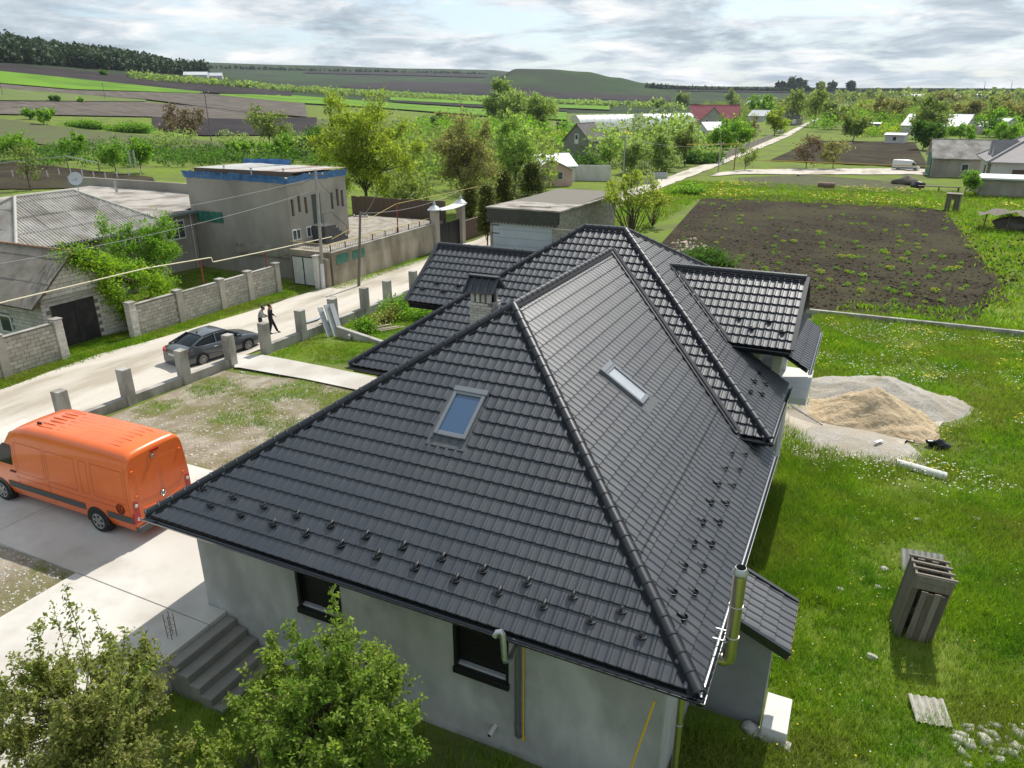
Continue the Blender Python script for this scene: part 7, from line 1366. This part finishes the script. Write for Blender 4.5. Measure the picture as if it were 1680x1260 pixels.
# ------------------------------------------------------------------ heaps, outhouse and small things on the plot
def heap(name, label, c, rx, ry, h, m, seed, pw=1.6, n=70, cat='heap'):
    rg = np.random.default_rng(seed); x = np.linspace(-1.15, 1.15, n); X_, Y_ = np.meshgrid(x, x); ph = rg.uniform(0, 6, 8)
    r = np.hypot(X_*(1+0.12*np.sin(3*Y_+ph[0])), Y_*(1+0.12*np.sin(3*X_+ph[1]))); z = h*np.clip(1-r, 0, 1)**(1/pw)*(0.72+0.28*np.cos(r*2)); z += 0.03*h*np.sin(7*X_+ph[2])*np.sin(6*Y_+ph[3])*(r < 0.95)+rg.normal(0, 0.014*h, X_.shape)*(r < 0.98)+0.05*h*np.sin(13*X_+ph[4]+2*np.sin(5*Y_))*np.sin(11*Y_+ph[5])*(r < 0.9)
    wx, wy = c[0]+X_*rx, c[1]+Y_*ry; wz = tz(wx, wy)+z-0.03; V = np.stack([wx, wy, wz], -1).reshape(-1, 3); i, j = np.meshgrid(np.arange(n-1), np.arange(n-1), indexing='ij'); Fq = np.stack([i*n+j, i*n+j+1, (i+1)*n+j+1, (i+1)*n+j], -1).reshape(-1, 4)
    o = link_mesh(name, np_mesh(name, V, Fq, m, True)); return tag(o, label, cat)
M_sand = mat('tan_sand', (0.43, 0.32, 0.195), 0.95, (0.55, 0.44, 0.3), 2.5, detail=10, lo=0.3, hi=0.7, bump=0.11, bscale=5, spec=0.1); M_gravel = mat('grey_gravel', (0.33, 0.3, 0.255), 0.95, (0.5, 0.47, 0.42), 9, detail=10, lo=0.3, hi=0.7, col3=(0.4, 0.35, 0.28), scale3=0.8, bump=0.07, bscale=14, spec=0.1)
P = hit1(1445, 662); heap('gravel_heap', 'long pale grey gravel heap behind the sand on the grass', (P[0], P[1]+0.4), 3.5, 2.5, 1.15, M_gravel, 1); P = hit1(1428, 685); heap('sand_heap', 'tan sand heap in front of the grey gravel heap', (P[0], P[1]), 2.9, 2.0, 1.4, M_sand, 2, 1.25); P = hit1(1400, 725); heap('gravel_spread', 'flat spread of pale gravel in front of the sand heap', (P[0], P[1]), 2.6, 1.7, 0.22, M_gravel, 3, 2.5)
# outhouse of grey planks, roof gone
oh = thing('outhouse', 'leaning roofless grey plank outhouse standing in the tall grass', 'outhouse'); M_plank = mat('grey_plank', (0.17, 0.145, 0.115), 0.9, (0.25, 0.22, 0.18), 5, lo=0.3, hi=0.7, objrand=0.18, bump=0.006, bscale=20, stretch=(5, 5, 0.5)); M_plankd = mat('dark_plank', (0.1, 0.085, 0.065), 0.9, (0.14, 0.12, 0.095), 5, objrand=0.2, stretch=(5, 5, 0.5), bump=0.005)
w_, d_, h_ = 0.84, 0.8, 1.95
for i in range(5): bp('side_plank', M_plank, oh, -w_/2, -w_/2+0.025, i*0.16, i*0.16+0.152, 0, h_-0.04*(i % 2)); bp('side_plank', M_plank, oh, w_/2-0.025, w_/2, i*0.16, i*0.16+0.152, 0, h_-0.03*(i % 2)); bp('back_plank', M_plankd, oh, -w_/2+0.03+i*0.158, -w_/2+0.18+i*0.158, d_-0.03, d_, 0, h_-0.05*(i % 2))
for i in range(4): bp('door_plank', M_plankd if i % 2 else M_plank, oh, -0.2+i*0.148, -0.06+i*0.148, -0.035, -0.01, 0.06, h_-0.42-0.03*(i % 2))
bp('front_board', M_plank, oh, -w_/2, w_/2, -0.03, 0, h_-0.36, h_-0.18); bp('front_board', M_plank, oh, -w_/2, w_/2, -0.032, 0, h_-0.17, h_+0.02); bp('front_plank', M_plankd, oh, -w_/2, -w_/2+0.12, -0.03, 0, 0, h_-0.36)
for y in (0.0, 0.25, 0.5, d_-0.05): bp('rafter', M_plank, oh, -w_/2-0.04, w_/2+0.05, y, y+0.045, h_, h_+0.05)
for x in (-w_/2, w_/2-0.05): bp('top_rail', M_plank, oh, x, x+0.05, 0.05, d_-0.06, h_-0.06, h_-0.001)
bp('seat', M_plankd, oh, -w_/2+0.03, w_/2-0.03, 0.5, d_-0.03, 0, 0.45)
P = hit1(1497, 1050); oh.location = (P[0], P[1], P[2]-0.03); oh.rotation_euler = (R(2), R(4.5), R(9))
def corr_piece(label, u, v, w, l, rz, tilt, group='loose corrugated sheets'):
    P = hit1(u, v); q = MB(); M0 = Matrix.Translation((P[0], P[1], P[2]+0.12)) @ Matrix.Rotation(rz, 4, 'Z') @ Matrix.Rotation(tilt, 4, 'X'); q.grid([[M0 @ Vector((w*(k/36-0.5), y, 0.025*math.sin(k/36*w/0.16*6.28))) for k in range(37)] for y in (-l/2, l/2)]); q.grid([[M0 @ Vector((w*(k/36-0.5), y, 0.025*math.sin(k/36*w/0.16*6.28)-0.012)) for k in range(37)] for y in (-l/2, l/2)]); q.build('corrugated_sheet', mat('pale_asbestos', (0.42, 0.4, 0.35), 0.9, (0.34, 0.32, 0.28), 3), label=label, cat='sheet', group=group, recalc=False, smooth=True)
corr_piece('corrugated sheet leaning behind the plank outhouse', 1512, 935, 1.1, 0.9, R(8), R(40)); corr_piece('corrugated sheet lying in the grass below the outhouse', 1524, 1172, 0.72, 0.75, R(12), R(5))
# pad beside the basement entrance, culvert pipe, stones, rubble
q = MB(); q.box(0.9, 1.42, 3.3, 4.35, -3.9, -3.42); q.build('concrete_pad', M_whitepl, bevel=0.03, label='pale concrete pad beside the basement entrance', cat='slab')
a, c = hit1(1470, 762), hit1(1552, 785); q = MB(); n = 12; q.grid([[Vector(p)+Vector((0.12*math.sin(t)*0, 0, 0))+Vector((0, 0.2*math.cos(t), 0.02+0.2*math.sin(t))) for t in np.linspace(0, math.pi, n)] for p in (a, (a+c)/2, c)]); q.build('culvert_pipe', M_whitepl, smooth=True, label='broken white concrete pipe half lying in the grass', cat='pipe', recalc=False)
M_stone = mat('pale_stone', (0.5, 0.48, 0.44), 0.9, (0.4, 0.38, 0.34), 4, bump=0.02, bscale=10)
for i, (u, v, r, lab) in enumerate(((1286, 1226, 0.16, 'lone white stone in the grass below the entrance pad'), (1232, 1200, 0.2, 'white rubble lump at the foot of the basement entrance'), (1250, 1210, 0.14, 'small stone beside the entrance pad'), (1450, 935, 0.12, 'pale stone in the grass left of the outhouse'), (1440, 965, 0.1, 'small stone near the trodden path'), (1505, 855, 0.14, 'white stone above the outhouse'), (1600, 855, 0.16, 'white stone at right among the weeds'), (1375, 970, 0.15, 'flat stone on the trodden path'), (1430, 1080, 0.14, 'pale stone in front of the outhouse'))):
    P = hit1(u, v); lump('stone', (P[0], P[1], P[2]+r*0.3), (r, r*0.8, r*0.6), M_stone, lab, 'stone', 30+i, group='loose stones on the plot', sub=2)
rgd = np.random.default_rng(77)
def rubble(name, label, px, n, r0, r1, m, seed, cat='rubble'):
    """broken bits spread over a patch: one mass"""
    rg = np.random.default_rng(seed); ico = bmesh.new(); bmesh.ops.create_cube(ico, size=1.5); bmesh.ops.triangulate(ico, faces=ico.faces); iv = np.array([v.co[:] for v in ico.verts]); fi = np.array([[v.index for v in f.verts] for f in ico.faces]); ico.free()
    px = np.array(px, float); uu = rg.uniform(px[:, 0].min(), px[:, 0].max(), n*6); vv = rg.uniform(px[:, 1].min(), px[:, 1].max(), n*6); ok = np.zeros(len(uu), bool); k = len(px)
    for i in range(k):
        (x0, y0), (x1, y1) = px[i], px[(i+1) % k]; cr = ((y0 > vv) != (y1 > vv)) & (uu < (x1-x0)*(vv-y0)/(y1-y0+1e-9)+x0); ok ^= cr
    uu, vv = uu[ok][:n], vv[ok][:n]; Pp = hit(uu, vv); r = rg.uniform(r0, r1, (len(Pp), 1, 1))*rg.uniform(0.5, 1.0, (len(Pp), 1, 3)); q4 = rg.normal(0, 1, (len(Pp), 3, 3)); q4, _ = np.linalg.qr(q4); V = Pp[:, None]+np.einsum('nij,nkj->nki', q4, iv[None]*r*rg.uniform(0.6, 1.25, (len(Pp), len(iv), 3))); V[..., 2] += r[..., 0]*0.2
    Fq = (fi[None]+np.arange(len(Pp))[:, None, None]*len(iv)).reshape(-1, 3); return tag(link_mesh(name, np_mesh(name, V.reshape(-1, 3), Fq, m)), label, cat, kind='stuff')
rubble('rubble', 'pile of white rubble and broken plaster at the bottom right corner', [(1550, 1215), (1590, 1190), (1685, 1195), (1690, 1262), (1580, 1258)], 46, 0.04, 0.2, M_stone, 1); rubble('rubble', 'scattered stone bits over the yard by the drive', [(190, 690), (420, 600), (600, 650), (330, 770), (290, 740)], 1500, 0.012, 0.07, M_stone, 2); rubble('rubble', 'bits of rubble on the soil left of the drive', [(0, 890), (120, 945), (0, 1010)], 260, 0.012, 0.06, M_stone, 3); rubble('rubble', 'crushed bits at the edge of the sandy ground', [(1290, 690), (1520, 715), (1420, 765), (1270, 745)], 260, 0.02, 0.08, M_stone, 4); rubble('rubble', 'gravel and shells on the weedy patch right of the pipe', [(1575, 790), (1640, 800), (1660, 830), (1590, 825)], 260, 0.01, 0.05, M_gravel, 5); rubble('rubble', 'stone heap behind the new roof at the field edge', [(1095, 395), (1140, 392), (1165, 412), (1110, 415)], 60, 0.1, 0.35, mat('pinkish_stone', (0.36, 0.29, 0.24), 0.9), 6); rubble('clods', 'soil clods over the near ploughed plot', [(1152, 328), (1480, 340), (1680, 362), (1680, 450), (1590, 528), (1335, 506), (1180, 465), (1100, 400)], 5200, 0.05, 0.16, M_soil, 7, 'soil')
rubble('rubble', 'spilled gravel round the heaps', [(1262, 660), (1330, 628), (1480, 640), (1580, 690), (1530, 735), (1400, 775), (1275, 755)], 2600, 0.012, 0.05, M_gravel, 9)
rubble('rubble', 'spilled sand lumps at the foot of the sand heap', [(1300, 690), (1340, 672), (1560, 690), (1540, 715), (1420, 735), (1310, 725)], 700, 0.015, 0.05, M_sand, 10)
rubble('clods', 'crumbs at the road edges', [(0, 700), (300, 600), (600, 500), (700, 460), (705, 470), (600, 515), (300, 625), (0, 730)], 500, 0.015, 0.05, M_stone, 8, 'gravel')
# concrete strip along the plot edge
a, c = hit1(1322, 514), hit1(1720, 556); fs = thing('kerb_wall', 'long low concrete strip between the ploughed plot and the grass', 'kerb', a)
for i in range(9): p0, p1 = Vector(a)+(Vector(c)-Vector(a))*(i/9), Vector(a)+(Vector(c)-Vector(a))*((i+0.992)/9); q = MB(); q.bar((p0.x, p0.y, p0.z+0.05), (p1.x, p1.y, p1.z+0.05), 0.25, 0.5); q.build('strip_length', M_cpost, fs, bevel=0.012)
# plastic scraps, boards on the gravel
for i, (u, v, w, l, lab) in enumerate(((1398, 692, 0.3, 0.5, 'left'), (1410, 698, 0.28, 0.55, 'right'), (1440, 733, 0.12, 0.5, 'lower'))): P = hit1(u, v); q = MB(); q.box(-w/2, w/2, -l/2, l/2, 0, 0.03, Matrix.Translation((P[0], P[1], P[2]+0.22)) @ Matrix.Rotation(0.6+i, 4, 'Z') @ Matrix.Rotation(0.1, 4, 'X')); q.build('board_scrap', M_wfr, label=lab+' white board scrap on the pale gravel spread', cat='board', group='white scraps on the gravel')
P = hit1(1540, 735); lump('plastic_bag', (P[0], P[1], P[2]+0.12), (0.35, 0.22, 0.2), mat('black_polythene', (0.015, 0.015, 0.018), 0.3), 'crumpled black plastic sheet among the weeds right of the gravel', 'plastic', 50, rough=0.5)
for i in range(6): P = hit1(1302+i*3, 668+i*4); q = MB(); q.tube([P+np.array([-0.5, 0.3*i*0.2, 0.35]), P+np.array([0.3+0.1*i, -0.4, 0.06])], 0.02, 6); q.build('loose_rod', M_greyp, label=['topmost', 'second', 'third', 'fourth', 'fifth', 'lowest'][i]+' grey rod in the loose bundle at the house corner by the sand', cat='rod', group='grey rods at the house corner')
# things on the far lane: tarpaulin pile, bench, tank, little hut, brush shelter
P = hit1(1487, 304); lump('tarpaulin_pile', (P[0], P[1]+1, P[2]+0.4), (1.7, 1.2, 0.8), M_plankd, 'pile under a black tarpaulin by the lane', 'pile', 51); lump('tarpaulin_pile', (P[0]+1.4, P[1]-2.0, P[2]+0.3), (1.0, 0.9, 0.6), M_iron, 'smaller black covered pile in front of the larger one', 'pile', 52)
a, c = hit1(1505, 313), hit1(1575, 316); tb = thing('plank_bench', 'long dark plank bench beside the covered piles', 'bench', a); q = MB(); q.bar((a[0], a[1], a[2]+0.7), (c[0], c[1], c[2]+0.7), 0.6, 0.1); q.build('seat', M_plankd, tb)
for f in (0.05, 0.5, 0.95): p = a+(c-a)*f; bp('leg', M_plankd, tb, p[0]-0.1, p[0]+0.1, p[1]-0.2, p[1]+0.2, p[2]-0.1, p[2]+0.65)
P = hit1(1355, 309); q = MB(); q.lathe([(0.0, -1.2), (0.42, -1.15), (0.45, -1.0), (0.45, 1.0), (0.42, 1.15), (0.0, 1.2)], 14, Matrix.Translation((P[0], P[1], P[2]+0.42)) @ Matrix.Rotation(R(90), 4, 'Y')); q.build('fuel_tank', mat('rusty_tank', (0.16, 0.1, 0.08), 0.8, (0.22, 0.15, 0.12), 2), smooth=True, label='rusty cylindrical tank lying in the grass beyond the ploughed plot', cat='tank')
hu = thing('small_hut', 'little grey plank hut in the grass at the right of the ploughed plot', 'hut'); 
for i in range(5): bp('plank', M_plankd, hu, -0.7+i*0.28, -0.44+i*0.28, -0.6, -0.56, 0 if i != 2 else 1.3, 1.9); bp('plank', M_plank, hu, -0.72, -0.68, -0.6+i*0.24, -0.38+i*0.24, 0, 1.9); bp('plank', M_plank, hu, 0.68, 0.72, -0.6+i*0.24, -0.38+i*0.24, 0, 1.9)
bp('roof', M_asbd, hu, -0.85, 0.85, -0.75, 0.75, 1.9, 1.97); hu.location = hit1(1561, 345); hu.rotation_euler = (0, 0, R(-12))
bs = thing('brush_shelter', 'collapsed brush and sheet shelter at the right edge of the plot', 'shelter'); P = hit1(1650, 380); bs.location = P
q = MB(); q.grid([[(P[0]-2.6+x*0.75, P[1]-0.5+y*1.1, P[2]+1.9-0.35*abs(x-3.5)*0.35+0.18*math.sin(x*2.1+y)) for x in range(9)] for y in range(4)]); q.build('roof_mat', mat('grey_thatch', (0.13, 0.115, 0.09), 0.95, (0.2, 0.175, 0.14), 3, bump=0.06, bscale=8), bs, recalc=False)
for x in (-2, 0, 2.2): q = MB(); q.tube([(P[0]+x, P[1], P[2]-0.1), (P[0]+x+0.1, P[1]+0.2, P[2]+1.6)], 0.07, 6); q.build('prop', M_plankd, bs)
lump('tarpaulin_pile', (P[0]+0.6, P[1]+1.2, P[2]+0.5), (1.6, 1.0, 0.8), M_plankd, 'dark heap under the brush shelter', 'pile', 53)
# garden stakes, white hive rows, guard panels on the far lane
for i in range(12): P = hit1(22+i*19, 291+4*math.sin(i)); q = MB(); q.box(P[0]-0.06, P[0]+0.06, P[1]-0.06, P[1]+0.06, P[2]-0.1, P[2]+1.1); q.build('garden_stake', M_whitepl, label='white stake number %s from the left in the dark garden bed' % ['one', 'two', 'three', 'four', 'five', 'six', 'seven', 'eight', 'nine', 'ten', 'eleven', 'twelve'][i], cat='stake', group='white stakes in the garden bed')
for i, (u, v, lab) in enumerate(((1056, 303, 'left grey guard panel at the road edge behind the sprays'), (1078, 294, 'right grey guard panel at the road edge behind the sprays'))): P = hit1(u, v); q = MB(); q.bar(P+np.array([-1.6, -0.3, 0.6]), P+np.array([1.6, 0.5, 0.6]), 0.1, 1.0); q.build('guard_panel', M_panel, label=lab, cat='panel', group='guard panels by the road')
P = hit1(120, 312); q = MB(); a_ = aty(124, 258, 30); bm_ = thing('metal_chute', 'white folded sheet and rope line on posts behind the hip roof', 'post', P); q.tube([(P[0], P[1], P[2]), (P[0], P[1], P[2]+4.6)], 0.08, 6); q.tube([(P[0]+5, P[1]+1, P[2]), (P[0]+5, P[1]+1, P[2]+3.8)], 0.08, 6); q.build('post', M_polew, bm_); q = MB(); q.tube([(P[0]-16, P[1]-4, P[2]+3.0), (P[0], P[1], P[2]+4.6), (P[0]+5, P[1]+1, P[2]+3.8)], 0.06, 6); q.build('line', M_cablew, bm_)

# ------------------------------------------------------------------ grass, weeds and flowers
def blades(name, label, pts, h, w, m, seed, lean=0.45, per=7, spread=0.07, cat='grass'):
    rg = np.random.default_rng(seed); n = len(pts); P = np.repeat(pts, per, 0)+np.concatenate([rg.normal(0, spread, (n*per, 2)), np.zeros((n*per, 1))], 1); H = np.repeat(np.broadcast_to(h, (n,)), per)[:, None]*rg.uniform(0.5, 1.3, (n*per, 1))
    a = rg.uniform(0, 2*np.pi, n*per); s = np.stack([np.cos(a), np.sin(a), 0*a], 1); l = rg.normal(0, lean, (n*per, 3)); l[:, 2] = 1.0; W_ = np.repeat(np.broadcast_to(w, (n,)), per)[:, None]
    mid = P+l*np.array([0.35, 0.35, 0.6])*H; tip = P+l*H*np.array([1, 1, 0.95]); V = np.stack([P-s*W_/2, P+s*W_/2, mid+s*W_*0.35, tip, mid-s*W_*0.35], 1).reshape(-1, 3); V[:, 2] -= 0.02
    k = np.arange(len(P))*5; Fq = np.concatenate([np.stack([k, k+1, k+2, k+4], 1)]); Ft = np.stack([k+4, k+2, k+3], 1)
    me = bpy.data.meshes.new(name); me.vertices.add(len(V)); me.vertices.foreach_set('co', V.astype(np.float32).ravel()); nq, ntr = len(Fq), len(Ft); me.loops.add(nq*4+ntr*3); me.loops.foreach_set('vertex_index', np.concatenate([Fq.ravel(), Ft.ravel()]).astype(np.int32)); me.polygons.add(nq+ntr); me.polygons.foreach_set('loop_start', np.concatenate([np.arange(nq)*4, nq*4+np.arange(ntr)*3]).astype(np.int32)); me.update(calc_edges=True); me.materials.append(m)
    return tag(link_mesh(name, me), label, cat, kind='stuff')
def scatter(n, x0, x1, y0, y1, seed, keep=None):
    rg = np.random.default_rng(seed); P = np.stack([rg.uniform(x0, x1, n), rg.uniform(y0, y1, n)], 1); 
    if keep is not None: P = P[keep(P[:, 0], P[:, 1], rg)]
    return np.concatenate([P, tz(P[:, 0], P[:, 1])[:, None]], 1)
def nz(x, y, s, k=0): return 0.5+0.25*(np.sin(x*s+k)+np.sin(y*s*1.3+1.7*k+0.6*np.sin(x*s*0.7)))
M_gr1 = mat('meadow_grass', (0.095, 0.205, 0.012), 0.7, (0.22, 0.32, 0.022), 0.55, lo=0.35, hi=0.62, col3=(0.19, 0.23, 0.035), scale3=0.35, island=0.3, transl=0.4, spec=0.2); M_gr2 = mat('yellow_grass', (0.22, 0.25, 0.03), 0.7, (0.27, 0.26, 0.08), 0.8, island=0.3, transl=0.35, spec=0.2)
def right_keep(x, y, rg):
    sand = (((x-2.3)/2.9)**2+((y-21.6)/3.4)**2+rg.normal(0, 0.12, len(x)) < 1) | (((x-3.4)/3.4)**2+((y-24.2)/2.2)**2+rg.normal(0, 0.12, len(x)) < 1); path = np.abs(x-(1.75+0.25*np.sin(y*0.7)))+rg.normal(0, 0.12, len(x)) < 0.22; house_ = (x < -0.6) | ((x < 0.95) & (y > 3.5) & (y < 5)) | ((x < 1.5) & (y > 3.2) & (y < 4.4)); edge = y > 38.6+0.33*x
    return ~sand & ~(path & (y > 7) & (y < 17) & (rg.random(len(x)) < 0.75)) & ~house_ & ~edge & (nz(x, y, 1.1)+rg.normal(0, 0.25, len(x)) > 0.18)
G1 = scatter(34000, -0.6, 9, -3, 17, 1, right_keep); blades('meadow_grass', 'tall green grass on the plot right of the house', G1, 0.17+0.16*nz(G1[:, 0], G1[:, 1], 0.9, 2), 0.014, M_gr1, 2)
G2 = scatter(22000, -1, 15, 17, 40, 3, right_keep); blades('meadow_grass', 'grass and weeds beyond the sand heap', G2, 0.2+0.15*nz(G2[:, 0], G2[:, 1], 0.6, 1), 0.026, M_gr1, 4, spread=0.12)
G3 = scatter(9000, -0.4, 15, 0, 40, 5, lambda x, y, r: right_keep(x, y, r) & (nz(x, y, 0.45, 3) > 0.55)); blades('dry_grass', 'yellowish grass tufts across the plot', G3, 0.3, 0.02, M_gr2, 6, per=6)
G4 = scatter(5200, -12.2, 0, -7, 0.5, 7); blades('shade_grass', 'grass in the shade along the house front', G4, 0.22, 0.014, M_gr1, 8)
G5 = np.concatenate([scatter(5200, -34.9, -33.4, 2, 31, 9, lambda x, y, r: x < -33.75+r.normal(0, 0.25, len(x))), scatter(2600, -32.5, -31.4, 31, 46, 10), scatter(1500, -37, -35.2, 12.6, 17, 11), scatter(3500, -45, -35.4, 17, 31, 20)]); blades('verge_grass', 'grass verge between the road and the block walls', G5, 0.13, 0.035, M_gr1, 12, spread=0.1)
G6 = scatter(14000, -26.0, -12.5, 5.9, 15, 13, lambda x, y, r: nz(x, y, 1.5, 1)*nz(x, y, 0.5, 4)+0.02*(y-8)+r.normal(0, 0.08, len(x)) > 0.38); blades('yard_grass', 'thin grass patches on the yard soil', G6, 0.13, 0.022, M_gr1, 14, per=6, spread=0.1)
G7 = scatter(9000, -26.0, -13.5, 17, 30, 15, lambda x, y, r: nz(x, y, 1.2, 2)+r.normal(0, 0.2, len(x)) > 0.3); blades('yard_grass', 'green weeds between the path and the low cross wall', G7, 0.13, 0.03, M_gr1, 16, per=7, spread=0.12)
G8 = np.concatenate([scatter(700, -20, -16.3, -5, 0.0, 17, lambda x, y, r: nz(x, y, 1.4) > 0.62)]); blades('yard_grass', 'grass tuft on the soil left of the drive', G8, 0.12, 0.02, M_gr1, 18)
G9 = scatter(16000, -26, 22, 38, 112, 19, lambda x, y, r: ((y > 91+0.02*x) | (x > 9.3+0.03*(98-y)) | ((y < 60) & (x > 8.0+0.25*(y-41))) | (y < 41+0.3*x) | (x < -19)) & (x > -27) & ~((x < 0.5) & (y < 42))); blades('rough_grass', 'rough green grass round the ploughed plot', G9, 0.35, 0.09, M_gr1, 21, per=5, spread=0.35)
G10 = scatter(15000, -20, 17, 40, 92, 61, lambda x, y, r: (nz(x, y, 0.35, 7)*0.6+nz(x, y, 1.1, 3)*0.4+r.normal(0, 0.06, len(x))+0.25*np.clip((x-6)/10, 0, 1)+0.2*np.clip((48-y+0.4*x)/12, 0, 1) > 0.74) & (x > -16-0.05*(y-60)) & (y > 41.5+0.3*x)); blades('plot_weeds', 'low green weed patches spreading over the ploughed plot', G10, 0.12, 0.05, M_gr2, 62, per=5, spread=0.2)
G11 = scatter(2600, -0.2, 9, 6, 17, 63, lambda x, y, r: right_keep(x, y, r) & (nz(x, y, 0.8, 9) > 0.62)); blades('tall_grass', 'taller dark grass clumps on the near plot', G11, 0.42, 0.014, M_gr1, 64, per=9, spread=0.1)
G12 = scatter(2600, 0.0, 2.2, 8.5, 17, 65); blades('tall_grass', 'tall grass along the shaded house side', G12, 0.4, 0.014, M_gr1, 66, per=7, spread=0.1)
def flowers(name, label, pts, r, m, seed, zoff=0.22):
    rg = np.random.default_rng(seed); n = len(pts); Q = pts+np.stack([0*pts[:, 0], 0*pts[:, 0], rg.uniform(zoff*0.6, zoff*1.3, n)], 1); a = np.linspace(0, 2*np.pi, 6)[:-1]; ring = np.stack([np.cos(a), np.sin(a), 0*a], 1); V = (Q[:, None]+ring[None]*r*rg.uniform(0.6, 1.3, (n, 1, 1))+rg.normal(0, r*0.25, (n, 5, 3))).reshape(-1, 3); Fq = np.arange(n*5).reshape(n, 5); return tag(link_mesh(name, np_mesh(name, V, Fq, m)), label, 'flowers', kind='stuff')
M_fy = mat('yellow_petals', (0.6, 0.46, 0.01), 0.7, transl=0.2); M_fw = mat('white_petals', (0.6, 0.6, 0.54), 0.7, transl=0.2)
F1 = scatter(9000, -1, 16, 16, 39, 31, lambda x, y, r: right_keep(x, y, r) & (nz(x, y, 0.8, 5) > 0.5)); flowers('white_flowers', 'white flowering weeds in the grass beyond the sand', F1, 0.03, M_fw, 32); F2 = scatter(5000, 0, 16, 18, 39, 33, lambda x, y, r: right_keep(x, y, r) & (nz(x, y, 1.3, 2) > 0.72)); flowers('yellow_flowers', 'yellow flowers dotted through the grass beyond the sand', F2, 0.045, M_fy, 34)
F3 = scatter(160, 0.5, 8, -2, 17, 35, right_keep); flowers('yellow_flowers', 'sparse dandelions in the near grass', F3, 0.022, M_fy, 36, 0.25); F4 = scatter(260, 0.5, 8, 2, 17, 37, right_keep); flowers('white_flowers', 'sparse daisies in the near grass', F4, 0.015, M_fw, 38, 0.25); F5 = scatter(2500, -20, 24, 80, 112, 39, lambda x, y, r: (y > 92) & (nz(x, y, 0.3, 1) > 0.55)); flowers('yellow_flowers', 'yellow flower patches beyond the ploughed plot', F5, 0.12, M_fy, 40, 0.4); F6 = scatter(1600, -140, -60, 225, 262, 41); flowers('yellow_flowers', 'yellow flowering field before the polytunnel', F6, 0.6, M_fy, 42, 0.8)
# yellow-flowering weed clumps on the ploughed plot
wp = []
for k in range(4):
    rg = np.random.default_rng(100+k); nl = 70; Q = rg.normal(0, 1, (nl, 3))*np.array([0.16, 0.16, 0.1])+np.array([0, 0, 0.16]); V, Fq = leaves(Q, 0.16, rg); me1 = np_mesh('leaves', V, Fq, LM['green']); Qf = rg.normal(0, 1, (60, 3))*np.array([0.2, 0.2, 0.06])+np.array([0, 0, 0.34]); V, Fq = leaves(Qf, 0.11, rg, 0.9); wp.append((me1, np_mesh('flower_heads', V, Fq, mat('greenish_yellow_heads', (0.42, 0.42, 0.03), 0.7, transl=0.3))))
rgw = np.random.default_rng(55); cnt = 0
while cnt < 190:
    u, v = rgw.uniform(1100, 1600), rgw.uniform(322, 525)
    if v > 460+(u-1180)*0.17 or v < 326+(u-1152)*0.06 or u < 1160-(v-325)*0.75+(max(0, v-400)*1.4): continue
    P = hit1(u, v); P[2] += 0.05; s = rgw.uniform(0.3, 0.8); t = thing('weed_clump', 'yellow flowering weed clump on the dark ploughed plot' if cnt % 4 == 0 else 'plain green weed clump on the dark ploughed plot', 'weed', P, rgw.uniform(0, 6), group='weed clumps on the ploughed plot'); m1, m2 = wp[cnt % 4]; M0 = Matrix.Translation(P) @ Matrix.Diagonal((s, s, s, 1)); link_mesh('leaves', m1, t, M0)
    if cnt % 4 == 0: link_mesh('flower_heads', m2, t, M0)
    cnt += 1

# ------------------------------------------------------------------ thin spring haze over the land
hz = MB(); hz.box(-4200, 3200, -300, 5200, -12, 175); hb = hz.build('haze', [], None); tag(hb, 'thin blue spring haze over the whole land', 'haze', kind='stuff')
hm = bpy.data.materials.new('thin_haze'); hm.use_nodes = True; hm.node_tree.nodes.clear(); ho = hm.node_tree.nodes.new('ShaderNodeOutputMaterial'); hv = hm.node_tree.nodes.new('ShaderNodeVolumePrincipled'); hm.node_tree.links.new(hv.outputs[0], ho.inputs['Volume'])
hv.inputs['Color'].default_value = (0.8, 0.88, 1.0, 1); hv.inputs['Density'].default_value = 0.000045; hv.inputs['Anisotropy'].default_value = 0.3
hb.data.materials.append(hm); hb.display_type = 'WIRE'
